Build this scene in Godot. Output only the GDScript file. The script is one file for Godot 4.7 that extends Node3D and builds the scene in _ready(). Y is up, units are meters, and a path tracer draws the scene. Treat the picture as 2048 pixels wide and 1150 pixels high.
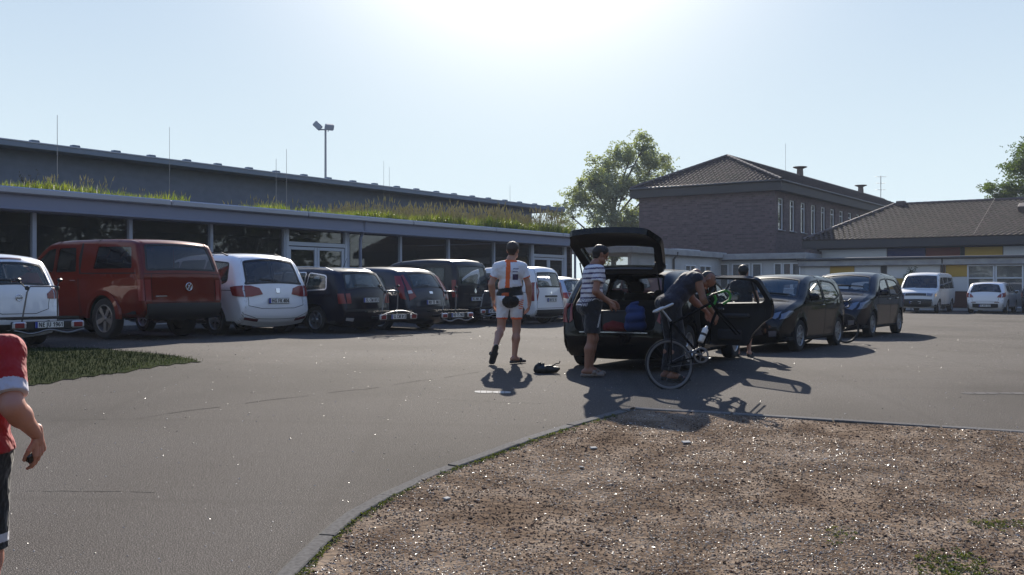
extends Node3D

# ---------------------------------------------------------------- basics
var M := {}
var used := {}
var rng := RandomNumberGenerator.new()
const U := Vector2(0.566, 0.824)     # along the glazed pavilion, (x, depth)
const SITE := 55.5

static func ss(a: float, b: float, x: float) -> float:
	var t := clampf((x - a) / (b - a), 0.0, 1.0)
	return t * t * (3.0 - 2.0 * t)

static func ground_y(x: float, d: float) -> float:
	return 0.06 - 0.15 * ss(-6.0, 5.0, x) - 0.45 * ss(14.5, 4.0, d)

func at(x: float, d: float, up := 0.0) -> Vector3:
	return Vector3(x, ground_y(x, d) + up, -d)

func L(r: float, g: float, b: float, a := 1.0) -> Color:
	var c := Color(r, g, b).linear_to_srgb()
	c.a = a
	return c

func mat(key: String, c: Color, rough := 0.8, metal := 0.0, coat := 0.0) -> StandardMaterial3D:
	var m := StandardMaterial3D.new()
	m.resource_name = key
	m.albedo_color = c
	m.roughness = rough
	m.metallic = metal
	if coat > 0.0:
		m.clearcoat_enabled = true
		m.clearcoat = coat
		m.clearcoat_roughness = 0.04
	M[key] = m
	return m

func numbered(called: String) -> String:
	if not used.has(called):
		used[called] = 0
		return called
	used[called] += 1
	return "%s_%03d" % [called, used[called]]

func tag(o: Node, label: String, category := "", group := "", kind := "") -> void:
	if label: o.set_meta("label", label)
	if category: o.set_meta("category", category)
	if group: o.set_meta("group", group)
	if kind: o.set_meta("kind", kind)

func thing(called: String, label: String, category: String, pos: Vector3, turn := 0.0, group := "") -> Node3D:
	var o := Node3D.new()
	o.name = numbered(called)
	add_child(o)
	o.position = pos
	o.rotation_degrees.y = turn
	tag(o, label, category, group)
	return o

func part(called: String, mesh: Mesh, m: Material, parent: Node, pos := Vector3.ZERO) -> MeshInstance3D:
	var o := MeshInstance3D.new()
	o.mesh = mesh
	o.material_override = m
	o.position = pos
	if parent == self:
		o.name = numbered(called)
		add_child(o)
	else:
		var n := called
		var i := 0
		while parent.has_node(n):
			i += 1
			n = "%s_%03d" % [called, i]
		o.name = n
		parent.add_child(o, true)
	return o

func setting(called: String, mesh: Mesh, m: Material, kind := "structure") -> MeshInstance3D:
	var o := part(called, mesh, m, self)
	o.set_meta("kind", kind)
	return o

# ---------------------------------------------------------------- mesh builder
class MB:
	var v := PackedVector3Array()
	var n := PackedVector3Array()
	var c := PackedColorArray()
	var tinted := false
	var ink := Color.WHITE
	func tri(a: Vector3, b: Vector3, d: Vector3, na: Vector3, nb: Vector3, nd: Vector3) -> void:
		var f := (b - a).cross(d - a)
		if f.length_squared() < 1e-16:
			return
		if f.dot(na + nb + nd) > 0.0:
			v.append(a); v.append(d); v.append(b)
			n.append(na); n.append(nd); n.append(nb)
		else:
			v.append(a); v.append(b); v.append(d)
			n.append(na); n.append(nb); n.append(nd)
		if tinted:
			c.append(ink); c.append(ink); c.append(ink)
	func flat(a: Vector3, b: Vector3, d: Vector3, out := Vector3.ZERO) -> void:
		var f := (b - a).cross(d - a).normalized()
		if out != Vector3.ZERO and f.dot(out) < 0.0:
			f = -f
		tri(a, b, d, f, f, f)
	func quad(a: Vector3, b: Vector3, d: Vector3, e: Vector3, out := Vector3.ZERO) -> void:
		flat(a, b, d, out)
		flat(a, d, e, out)
	func box(ctr: Vector3, size: Vector3, basis := Basis(), bev := 0.0) -> void:
		var h := size * 0.5
		var e := minf(bev, minf(h.x, minf(h.y, h.z)) * 0.9)
		var p := func(ax: int, s: Vector3) -> Vector3:
			var q := Vector3(h.x - e, h.y - e, h.z - e)
			q[ax] = h[ax]
			return ctr + basis * (q * s)
		for ax in 3:
			for sg in [-1.0, 1.0]:
				var b := (ax + 1) % 3
				var d := (ax + 2) % 3
				var cs := []
				for k in [[-1.0, -1.0], [1.0, -1.0], [1.0, 1.0], [-1.0, 1.0]]:
					var s := Vector3.ZERO
					s[ax] = sg; s[b] = k[0]; s[d] = k[1]
					cs.append(p.call(ax, s))
				var o := Vector3.ZERO
				o[ax] = sg
				quad(cs[0], cs[1], cs[2], cs[3], basis * o)
		if e <= 0.0:
			return
		for ax in 3:
			var b := (ax + 1) % 3
			var d := (ax + 2) % 3
			for sb in [-1.0, 1.0]:
				for sd in [-1.0, 1.0]:
					var s0 := Vector3.ZERO
					s0[ax] = -1.0; s0[b] = sb; s0[d] = sd
					var s1 := s0
					s1[ax] = 1.0
					var o := s0
					o[ax] = 0.0
					quad(p.call(b, s0), p.call(b, s1), p.call(d, s1), p.call(d, s0), basis * o)
		for k in 8:
			var s := Vector3(1 if k & 1 else -1, 1 if k & 2 else -1, 1 if k & 4 else -1)
			flat(p.call(0, s), p.call(1, s), p.call(2, s), basis * s)
	func tube(pts: Array, r: float, seg := 8, r2 := -1.0, closed := false) -> void:
		if r2 < 0.0: r2 = r
		var rings := []
		var np := pts.size()
		var side := Vector3.ZERO
		for i in np:
			var p: Vector3 = pts[i]
			var t: Vector3
			if closed:
				t = (pts[(i + 1) % np] as Vector3) - (pts[(i + np - 1) % np] as Vector3)
			else:
				t = (pts[mini(i + 1, np - 1)] as Vector3) - (pts[maxi(i - 1, 0)] as Vector3)
			t = t.normalized()
			if side == Vector3.ZERO:
				side = t.cross(Vector3.UP if absf(t.y) < 0.9 else Vector3.RIGHT).normalized()
			side = (side - t * side.dot(t)).normalized()
			var up := side.cross(t)
			var rr := lerpf(r, r2, float(i) / maxf(1.0, np - 1.0))
			var ring := []
			for k in seg:
				var a := TAU * k / seg
				var o := side * cos(a) + up * sin(a)
				ring.append([p + o * rr, o])
			rings.append(ring)
		var last := np if closed else np - 1
		for i in last:
			var A: Array = rings[i]
			var B: Array = rings[(i + 1) % np]
			for k in seg:
				var k2 := (k + 1) % seg
				tri(A[k][0], A[k2][0], B[k2][0], A[k][1], A[k2][1], B[k2][1])
				tri(A[k][0], B[k2][0], B[k][0], A[k][1], B[k2][1], B[k][1])
		if not closed:
			for e in [0, np - 1]:
				var ring: Array = rings[e]
				var o: Vector3 = (pts[0] - pts[1]) if e == 0 else (pts[np - 1] - pts[np - 2])
				for k in range(1, seg - 1):
					flat(ring[0][0], ring[k][0], ring[k + 1][0], o)
	# profile of (radius, height) round the axis of xf (its y)
	func lathe(prof: Array, seg: int, xf: Transform3D, smooth := true) -> void:
		var np := prof.size()
		var nr := []
		for i in np:
			var a: Vector2 = prof[maxi(i - 1, 0)]
			var b: Vector2 = prof[mini(i + 1, np - 1)]
			var t := (b - a).normalized()
			nr.append(Vector2(t.y, -t.x))
		for i in np - 1:
			var p0: Vector2 = prof[i]
			var p1: Vector2 = prof[i + 1]
			var n0: Vector2 = nr[i]
			var n1: Vector2 = nr[i + 1]
			if not smooth:
				var t := (p1 - p0).normalized()
				n0 = Vector2(t.y, -t.x)
				n1 = n0
			for k in seg:
				var a0 := TAU * k / seg
				var a1 := TAU * (k + 1) / seg
				var e0 := Vector3(cos(a0), 0, sin(a0))
				var e1 := Vector3(cos(a1), 0, sin(a1))
				var q := []
				var m := []
				for w in [[p0, n0, e0], [p0, n0, e1], [p1, n1, e1], [p1, n1, e0]]:
					q.append(xf * (w[2] * w[0].x + Vector3.UP * w[0].y))
					m.append((xf.basis * (w[2] * w[1].x + Vector3.UP * w[1].y)).normalized())
				tri(q[0], q[1], q[2], m[0], m[1], m[2])
				tri(q[0], q[2], q[3], m[0], m[2], m[3])
	func ball(ctr: Vector3, r: Vector3, seg := 12, rows := 8) -> void:
		for i in rows:
			for k in seg:
				var q := []
				var m := []
				for w in [[i, k], [i, k + 1], [i + 1, k + 1], [i + 1, k]]:
					var th: float = PI * w[0] / rows
					var ph: float = TAU * w[1] / seg
					var d := Vector3(sin(th) * cos(ph), cos(th), sin(th) * sin(ph))
					q.append(ctr + d * r)
					m.append((d / r).normalized())
				tri(q[0], q[1], q[2], m[0], m[1], m[2])
				tri(q[0], q[2], q[3], m[0], m[2], m[3])
	func prism(poly: Array, a: Vector3, ux: Vector3, uy: Vector3, depth: Vector3) -> void:
		var pk := PackedVector2Array(poly)
		var ix := Geometry2D.triangulate_polygon(pk)
		var f := func(p: Vector2) -> Vector3: return a + ux * p.x + uy * p.y
		for i in range(0, ix.size(), 3):
			var q := [f.call(pk[ix[i]]), f.call(pk[ix[i + 1]]), f.call(pk[ix[i + 2]])]
			flat(q[0], q[1], q[2], -depth)
			flat(q[0] + depth, q[1] + depth, q[2] + depth, depth)
		var mid := Vector2.ZERO
		for p in pk: mid += p / pk.size()
		for i in pk.size():
			var p0 := pk[i]
			var p1 := pk[(i + 1) % pk.size()]
			var o := (p1 - p0).orthogonal()
			if Geometry2D.is_point_in_polygon((p0 + p1) * 0.5 + o.normalized() * 0.002, pk): o = -o
			quad(f.call(p0), f.call(p1), f.call(p1) + depth, f.call(p0) + depth, ux * o.x + uy * o.y)
	func mesh() -> ArrayMesh:
		var am := ArrayMesh.new()
		if v.is_empty():
			v.append_array([Vector3.ZERO, Vector3.RIGHT * 1e-4, Vector3.UP * 1e-4])
			n.append_array([Vector3.UP, Vector3.UP, Vector3.UP])
			if tinted: c.append_array([ink, ink, ink])
		var arr := []
		arr.resize(Mesh.ARRAY_MAX)
		arr[Mesh.ARRAY_VERTEX] = v
		arr[Mesh.ARRAY_NORMAL] = n
		if tinted: arr[Mesh.ARRAY_COLOR] = c
		am.add_surface_from_arrays(Mesh.PRIMITIVE_TRIANGLES, arr)
		return am

func boxed(called: String, ctr: Vector3, size: Vector3, m: Material, parent: Node, bev := 0.0, basis := Basis()) -> MeshInstance3D:
	var b := MB.new()
	b.box(Vector3.ZERO, size, basis, bev)
	return part(called, b.mesh(), m, parent, ctr)

func tubed(called: String, pts: Array, r: float, m: Material, parent: Node, seg := 8, r2 := -1.0) -> MeshInstance3D:
	var b := MB.new()
	b.tube(pts, r, seg, r2)
	return part(called, b.mesh(), m, parent)

func scatter(called: String, mesh: Mesh, m: Material, parent: Node, xf: Array, tint: Array) -> MultiMeshInstance3D:
	var mm := MultiMesh.new()
	mm.transform_format = MultiMesh.TRANSFORM_3D
	mm.use_colors = true
	mm.mesh = mesh
	mm.instance_count = xf.size()
	for i in xf.size():
		mm.set_instance_transform(i, xf[i])
		mm.set_instance_color(i, tint[i])
	var o := MultiMeshInstance3D.new()
	o.multimesh = mm
	o.material_override = m
	if parent == self:
		o.name = numbered(called)
		add_child(o)
	else:
		o.name = called
		parent.add_child(o, true)
	o.set_meta("kind", "stuff")
	return o

func noise_tex(size: int, fr: float, ramp: Array, oct := 4, sd := 1, kind := FastNoiseLite.TYPE_SIMPLEX_SMOOTH, grain := 0.0) -> ImageTexture:
	var fn := FastNoiseLite.new()
	fn.seed = sd
	fn.noise_type = kind
	fn.frequency = fr
	fn.fractal_octaves = oct
	var im := fn.get_seamless_image(size, size)
	var g := Gradient.new()
	g.offsets = PackedFloat32Array()
	var offs := PackedFloat32Array()
	var cols := PackedColorArray()
	for r in ramp:
		offs.append(r[0])
		cols.append(r[1])
	g.offsets = offs
	g.colors = cols
	var lut := PackedByteArray()
	for k in 256:
		var c := g.sample(k / 255.0)
		lut.append(c.r8); lut.append(c.g8); lut.append(c.b8)
	im.convert(Image.FORMAT_L8)
	var src := im.get_data()
	var dst := PackedByteArray()
	dst.resize(size * size * 3)
	var rr := RandomNumberGenerator.new()
	rr.seed = sd + 77
	var gr := grain * 255.0
	for i in size * size:
		var q := int(clampf(src[i] + (rr.randf() - 0.5) * gr, 0.0, 255.0)) * 3
		dst[i * 3] = lut[q]
		dst[i * 3 + 1] = lut[q + 1]
		dst[i * 3 + 2] = lut[q + 2]
	return ImageTexture.create_from_image(Image.create_from_data(size, size, false, Image.FORMAT_RGB8, dst))

func triplanar(m: StandardMaterial3D, tex: Texture2D, scale: float, world := true) -> void:
	m.albedo_texture = tex
	m.uv1_triplanar = true
	m.uv1_world_triplanar = world
	m.uv1_scale = Vector3.ONE * scale

func bumpy(m: StandardMaterial3D, size: int, fr: float, strength: float, sd: int, oct := 3) -> void:
	var nt := noise_tex(size, fr, [[0.0, Color.BLACK], [1.0, Color.WHITE]], oct, sd)
	var im := nt.get_image()
	im.convert(Image.FORMAT_RGBA8)
	im.bump_map_to_normal_map(strength)
	m.normal_enabled = true
	m.normal_texture = ImageTexture.create_from_image(im)
	m.normal_scale = 1.0

func text_part(called: String, txt: String, h: float, m: Material, parent: Node, xf: Transform3D, w := 0.0) -> void:
	var tm := TextMesh.new()
	var f := SystemFont.new()
	f.font_names = PackedStringArray(["Droid Sans"])
	f.font_weight = 700
	tm.font = f
	tm.text = txt
	tm.font_size = 64
	tm.pixel_size = h / 46.0
	tm.depth = 0.004
	var o := part(called, tm, m, parent)
	if w > 0.0:
		var bw := tm.get_aabb().size.x
		if bw > 0.0:
			xf.basis = xf.basis.scaled_local(Vector3(w / bw, 1, 1))
	o.transform = xf

# ---------------------------------------------------------------- cars
# a car's skin: its side outline (t metres from the rear bumper, y up) swept across the width
class CarShell:
	var L := 4.2
	var W := 1.75
	var H := 1.47
	var chain := PackedVector2Array()
	var topc := PackedVector2Array()
	var botr := PackedVector2Array()
	var botf := PackedVector2Array()
	var len := PackedFloat32Array()
	var crest := 0.48
	var sill := 0.2
	var belt := 0.93
	var tumble := 0.17
	var rtop := 0.11
	var croof := 0.035
	var cend := 0.11
	var nar_r := 0.10
	var nar_f := 0.14
	var wheels := [0.75, 3.33]
	var R := 0.315
	func _init(s: Dictionary) -> void:
		for k in ["L", "W", "H", "sill", "belt", "tumble", "rtop", "croof", "cend", "nar_r", "nar_f", "wheels", "R"]:
			if s.has(k): set(k, s[k])
		var o: Array = s.out
		var pts := PackedVector2Array()
		for p in o: pts.append(Vector2(p[0], p[1]))
		for i in pts.size() - 1:
			var a := pts[maxi(i - 1, 0)]
			var b := pts[i]
			var d := pts[i + 1]
			var e := pts[mini(i + 2, pts.size() - 1)]
			var k := 5
			for j in k:
				var t := float(j) / k
				var l1 := b.distance_to(d)
				var m1 := (d - a) / maxf(a.distance_to(b) + l1, 1e-4) * l1
				var m2 := (e - b) / maxf(d.distance_to(e) + l1, 1e-4) * l1
				var t2 := t * t
				var t3 := t2 * t
				chain.append(b * (2 * t3 - 3 * t2 + 1) + m1 * (t3 - 2 * t2 + t) + d * (-2 * t3 + 3 * t2) + m2 * (t3 - t2))
		chain.append(pts[pts.size() - 1])
		var i0 := 0
		var i1 := 0
		for i in chain.size():
			if chain[i].x < chain[i0].x: i0 = i
			if chain[i].x > chain[i1].x: i1 = i
		var off := chain[i0].x
		for i in chain.size(): chain[i] = Vector2(chain[i].x - off, chain[i].y)
		L = chain[i1].x
		crest = chain[i0].y
		for i in range(i0, i1 + 1):
			if topc.is_empty() or chain[i].x > topc[topc.size() - 1].x + 1e-5: topc.append(chain[i])
		for i in range(i0, -1, -1):
			if botr.is_empty() or chain[i].x > botr[botr.size() - 1].x + 1e-5: botr.append(chain[i])
		for i in range(chain.size() - 1, i1 - 1, -1):
			if i == chain.size() - 1: botf.append(chain[i])
			elif chain[i].x > botf[botf.size() - 1].x + 1e-5: botf.append(chain[i])
		len.append(0.0)
		for i in range(1, chain.size()): len.append(len[i - 1] + chain[i].distance_to(chain[i - 1]))
	func cut(arr: PackedVector2Array, t: float) -> float:
		var a := 0
		var b := arr.size() - 1
		if t <= arr[0].x: return arr[0].y
		if t >= arr[b].x: return arr[b].y
		while b - a > 1:
			var m := (a + b) >> 1
			if arr[m].x <= t: a = m
			else: b = m
		return lerpf(arr[a].y, arr[b].y, (t - arr[a].x) / (arr[b].x - arr[a].x))
	func yt(t: float) -> float: return cut(topc, t)
	func yb0(t: float) -> float:
		if t < botr[botr.size() - 1].x: return cut(botr, t)
		if t > botf[0].x: return cut(botf, t)
		return lerpf(botr[botr.size() - 1].y, botf[0].y, (t - botr[botr.size() - 1].x) / (botf[0].x - botr[botr.size() - 1].x))
	func yb(t: float) -> float:
		var y := yb0(t)
		for w in wheels:
			var dt: float = absf(t - w)
			var ra := R + 0.055
			if dt < ra: y = maxf(y, R + sqrt(ra * ra - dt * dt))
		return minf(y, yt(t) - 0.01)
	func rad(y: float) -> float: return lerpf(0.05, rtop, smoothstep(crest, crest + 0.25, y))
	func hw0(t: float, y: float) -> float:
		var x := W * 0.5
		var e := maxf(0.0, (0.75 - t) / 0.75)
		x -= nar_r * pow(e, 2.0)
		e = maxf(0.0, (t - L + 1.0) / 1.0)
		x -= nar_f * pow(e, 2.2)
		if y > belt: x -= tumble * pow((y - belt) / (H - belt), 1.12) + 0.012
		else:
			x -= 0.012 * smoothstep(belt - 0.05, belt, y)
			if y < belt - 0.15: x -= 0.16 * pow(maxf(0.0, belt - 0.15 - y), 2.0)
		return x
	func hw(t: float, y: float) -> float:
		var x := hw0(t, y)
		var s := (yt(t + 0.012) - yt(t - 0.012)) / 0.024
		var d := maxf(0.0, (yt(t) - y) / sqrt(1.0 + s * s))
		var r := rad(y)
		if d < r: x -= r - sqrt(r * r - (r - d) * (r - d))
		var db := y - yb0(t)
		if db < 0.05: x -= 0.05 - sqrt(maxf(0.0, 0.0025 - (0.05 - maxf(db, 0.0)) * (0.05 - maxf(db, 0.0))))
		for w in wheels:
			var q := Vector2(t - w, y - R).length() - R - 0.055
			if q > -0.01 and q < 0.07 and y > 0.15: x += 0.012 * (1.0 - q / 0.07)
		return x
	func along(s: float) -> Array:   # point and tangent at arc length s
		var a := 0
		var b := len.size() - 1
		s = clampf(s, 0.0, len[b])
		while b - a > 1:
			var m := (a + b) >> 1
			if len[m] <= s: a = m
			else: b = m
		var k := (s - len[a]) / maxf(len[b] - len[a], 1e-6)
		var ta := chain[mini(a + 1, chain.size() - 1)] - chain[maxi(a - 1, 0)]
		var tb := chain[mini(b + 1, chain.size() - 1)] - chain[maxi(b - 1, 0)]
		return [chain[a].lerp(chain[b], k), ta.normalized().lerp(tb.normalized(), k).normalized()]
	func s_of_y_rear(y: float) -> float:
		for i in chain.size() - 1:
			if chain[i + 1].y >= y and chain[i + 1].y > chain[i].y and chain[i].x < L * 0.5:
				return lerpf(len[i], len[i + 1], clampf((y - chain[i].y) / maxf(chain[i + 1].y - chain[i].y, 1e-5), 0.0, 1.0))
		return len[len.size() - 1] * 0.4
	func s_of_y_front(y: float) -> float:
		for i in range(chain.size() - 1, 0, -1):
			if chain[i - 1].y >= y and chain[i].x > L * 0.5:
				return lerpf(len[i], len[i - 1], clampf((y - chain[i].y) / maxf(chain[i - 1].y - chain[i].y, 1e-5), 0.0, 1.0))
		return 0.0
	func s_of_t(t: float) -> float:
		for i in range(1, chain.size()):
			if chain[i].x >= t and (chain[i].y > crest + 0.3 or t > L * 0.3) and chain[i - 1].x < t:
				return lerpf(len[i - 1], len[i], (t - chain[i - 1].x) / maxf(chain[i].x - chain[i - 1].x, 1e-5))
		return len[len.size() - 1] * 0.5
	func xedge(s: float) -> float:
		var p: Vector2 = along(s)[0]
		return hw0(p.x, p.y) - rad(p.y)
	# mode -1 left side (t,y), 1 right side (t,y), 2 sweep (v,s)
	func raw(mode: int, a: float, b: float) -> Vector3:
		if mode != 2: return Vector3(mode * hw(a, b), b, -a)
		var q := along(b)
		var p: Vector2 = q[0]
		var nr := Vector2(-q[1].y, q[1].x)
		var c := lerpf(croof, cend, absf(nr.x)) * (1.0 - a * a)
		return Vector3(a * (hw0(p.x, p.y) - rad(p.y)), p.y + nr.y * c, -(p.x + nr.x * c))
	var coarse := false
	var keep_key := Vector4.ZERO
	var keep_n := 0
	var keep := []
	func at(mode: int, a: float, b: float, off: float) -> Array:
		var p := raw(mode, a, b)
		if coarse:
			if mode != 2: return [p + Vector3(off * mode, 0, 0), Vector3(mode, 0, 0)]
			var tq: Vector2 = along(b)[1]
			var nq := Vector3(0, tq.x, tq.y)
			return [p + nq * off, nq]
		var e := 0.012
		var n: Vector3
		if mode == 2:
			n = (raw(2, a + 0.02, b) - raw(2, a - 0.02, b)).cross(raw(2, a, b + e) - raw(2, a, b - e))
			n = n.normalized()
			var tg: Vector2 = along(b)[1]
			if n.dot(Vector3(0, tg.x, tg.y)) < 0.0: n = -n
		else:
			n = (raw(mode, a + e, b) - raw(mode, a - e, b)).cross(raw(mode, a, b + e * 0.5) - raw(mode, a, b - e * 0.5)).normalized()
			if n.x * mode < 0.0: n = -n
		return [p + n * off, n]
	# polygons given in body coordinates become (v,s)
	func rear(poly: Array) -> Array:
		var o := []
		for p in poly:
			var s := s_of_y_rear(p[1])
			o.append(Vector2(clampf(p[0] / xedge(s), -0.995, 0.995), s))
		return o
	func front(poly: Array) -> Array:
		var o := []
		for p in poly:
			var s := s_of_y_front(p[1])
			o.append(Vector2(clampf(p[0] / xedge(s), -0.995, 0.995), s))
		return o
	func top(poly: Array) -> Array:
		var o := []
		for p in poly:
			var s := s_of_t(p[1])
			o.append(Vector2(clampf(p[0] / xedge(s), -0.995, 0.995), s))
		return o
	func span(poly: Array, a: float) -> Array:
		var lo := 1e9
		var hi := -1e9
		for i in poly.size():
			var p: Vector2 = poly[i]
			var q: Vector2 = poly[(i + 1) % poly.size()]
			if absf(p.x - q.x) < 1e-7:
				if absf(p.x - a) < 1e-6:
					lo = minf(lo, minf(p.y, q.y)); hi = maxf(hi, maxf(p.y, q.y))
				continue
			var k := (a - p.x) / (q.x - p.x)
			if k >= -1e-6 and k <= 1.000001:
				var y := lerpf(p.y, q.y, k)
				lo = minf(lo, y); hi = maxf(hi, y)
		return [lo, hi]
	func bounds(poly: Array) -> Vector2:
		var o := Vector2(1e9, -1e9)
		for p in poly: o = Vector2(minf(o.x, p.x), maxf(o.y, p.x))
		return o
	# fills the whole face (poly empty) or one polygon of it, leaving the holes open
	func sheet(mb: MB, mode: int, poly: Array, holes: Array, off: float, da: float, db: float, xf := Transform3D()) -> void:
		var st := []
		keep_n = 0
		if poly.is_empty():
			if mode == 2:
				st = [-1.0, -0.97, -0.9, -0.75, -0.5, -0.25, 0.0, 0.25, 0.5, 0.75, 0.9, 0.97, 1.0]
			else:
				st = [0.0, 0.006, 0.02, 0.045, 0.08, 0.13, 0.2, 0.28, 0.36, L - 0.36, L - 0.28, L - 0.2, L - 0.13, L - 0.08, L - 0.045, L - 0.02, L - 0.006, L]
				var t := 0.36
				while t < L - 0.36:
					t += da
					st.append(minf(t, L - 0.36))
				for w in wheels:
					for k in 15:
						st.append(w - (R + 0.055) * cos(PI * k / 14.0))
						if k == 0 or k == 14: st.append(w - (R + 0.0549) * cos(PI * k / 14.0))
		else:
			var bb := bounds(poly)
			var n := maxi(1, ceili((bb.y - bb.x) / da))
			for i in n + 1: st.append(lerpf(bb.x, bb.y, float(i) / n))
			for p in poly: st.append(p.x)
		var hb := []
		for h in holes:
			hb.append(bounds(h))
			for p in h: st.append(p.x)
		st.sort()
		var lo_all: float = st[0]
		for i in st.size() - 1:
			var a0: float = st[i]
			var a1: float = st[i + 1]
			if a1 - a0 < 1e-5: continue
			var am := (a0 + a1) * 0.5
			var e0 := lerpf(a0, a1, 1e-4)
			var e1 := lerpf(a1, a0, 1e-4)
			var lo0: float
			var lo1: float
			var hi0: float
			var hi1: float
			if poly.is_empty():
				if mode == 2:
					lo0 = 0.0; lo1 = 0.0; hi0 = len[len.size() - 1]; hi1 = hi0
				else:
					lo0 = yb(a0); lo1 = yb(a1); hi0 = maxf(yt(a0), lo0); hi1 = maxf(yt(a1), lo1)
			else:
				var s0 := span(poly, e0)
				var s1 := span(poly, e1)
				if s0[0] > s0[1] or s1[0] > s1[1]: continue
				lo0 = s0[0]; hi0 = s0[1]; lo1 = s1[0]; hi1 = s1[1]
			var gaps := []
			for k in holes.size():
				if am > hb[k].x and am < hb[k].y:
					var g0 := span(holes[k], e0)
					var g1 := span(holes[k], e1)
					if g0[0] <= g0[1] and g1[0] <= g1[1]: gaps.append([g0[0], g0[1], g1[0], g1[1]])
			gaps.sort_custom(func(x, y): return x[0] < y[0])
			var p0 := lo0
			var p1 := lo1
			for gp in gaps:
				strip(mb, mode, a0, a1, p0, clampf(gp[0], p0, hi0), p1, clampf(gp[2], p1, hi1), off, db, xf)
				p0 = clampf(gp[1], p0, hi0); p1 = clampf(gp[3], p1, hi1)
			strip(mb, mode, a0, a1, p0, hi0, p1, hi1, off, db, xf)
	func strip(mb: MB, mode: int, a0: float, a1: float, l0: float, h0: float, l1: float, h1: float, off: float, db: float, xf: Transform3D) -> void:
		if h0 - l0 < 1e-4 and h1 - l1 < 1e-4: return
		var n := maxi(1, ceili(maxf(h0 - l0, h1 - l1) / db))
		var A := []
		var B := []
		var old := keep_n == n and keep_key.is_equal_approx(Vector4(a0, l0, h0, off + mode))
		if old: A = keep
		for j in n + 1:
			var k := float(j) / n
			if mode != 2 and n > 3: k = 1.0 - pow(1.0 - k, 1.35)
			if not old: A.append(at(mode, a0, lerpf(l0, h0, k), off))
			B.append(at(mode, a1, lerpf(l1, h1, k), off))
		for q in ([B] if old else [A, B]):
			for w in q:
				w[0] = xf * w[0]
				w[1] = xf.basis * w[1]
		keep = B
		keep_n = n
		keep_key = Vector4(a1, l1, h1, off + mode)
		for j in n:
			mb.tri(A[j][0], B[j][0], B[j + 1][0], A[j][1], B[j][1], B[j + 1][1])
			mb.tri(A[j][0], B[j + 1][0], A[j + 1][0], A[j][1], B[j + 1][1], A[j + 1][1])
	func rim(mb: MB, mode: int, poly: Array, o1: float, o2: float, xf := Transform3D()) -> void:
		for i in poly.size():
			var p: Vector2 = poly[i]
			var q: Vector2 = poly[(i + 1) % poly.size()]
			var n := maxi(1, ceili(p.distance_to(q) / 0.12))
			for j in n:
				var a := p.lerp(q, float(j) / n)
				var b := p.lerp(q, float(j + 1) / n)
				mb.quad(xf * at(mode, a.x, a.y, o1)[0], xf * at(mode, b.x, b.y, o1)[0], xf * at(mode, b.x, b.y, o2)[0], xf * at(mode, a.x, a.y, o2)[0])
	# a thin raised line along points on the skin
	func line(mb: MB, mode: int, pts: Array, w: float, off: float, closed := false, xf := Transform3D()) -> void:
		var n := pts.size()
		var last := n if closed else n - 1
		for i in last:
			var p: Vector2 = pts[i]
			var q: Vector2 = pts[(i + 1) % n]
			var k := maxi(1, ceili(p.distance_to(q) / 0.1))
			for j in k:
				var A := at(mode, lerpf(p.x, q.x, float(j) / k), lerpf(p.y, q.y, float(j) / k), off)
				var B := at(mode, lerpf(p.x, q.x, float(j + 1) / k), lerpf(p.y, q.y, float(j + 1) / k), off)
				var d: Vector3 = (B[0] - A[0]).normalized()
				var sa: Vector3 = d.cross(A[1]).normalized() * w * 0.5
				var ex := d * w * 0.3
				mb.quad(xf * (A[0] - sa - ex), xf * (A[0] + sa - ex), xf * (B[0] + sa + ex), xf * (B[0] - sa + ex), xf.basis * A[1])

func soft(poly: Array, r := 0.05) -> Array:   # rounds the corners
	var o := []
	for i in poly.size():
		var p := Vector2(poly[i][0], poly[i][1])
		var a := Vector2(poly[(i + poly.size() - 1) % poly.size()][0], poly[(i + poly.size() - 1) % poly.size()][1])
		var b := Vector2(poly[(i + 1) % poly.size()][0], poly[(i + 1) % poly.size()][1])
		var q := p + (a - p).limit_length(minf(r, a.distance_to(p) * 0.4))
		var s := p + (b - p).limit_length(minf(r, b.distance_to(p) * 0.4))
		for k in 4:
			var t := k / 3.0
			var w := q.lerp(p, t).lerp(p.lerp(s, t), t)
			o.append([w.x, w.y])
	return o

func pv(poly: Array) -> Array:
	var o := []
	for p in poly: o.append(Vector2(p[0], p[1]))
	return o

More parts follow.
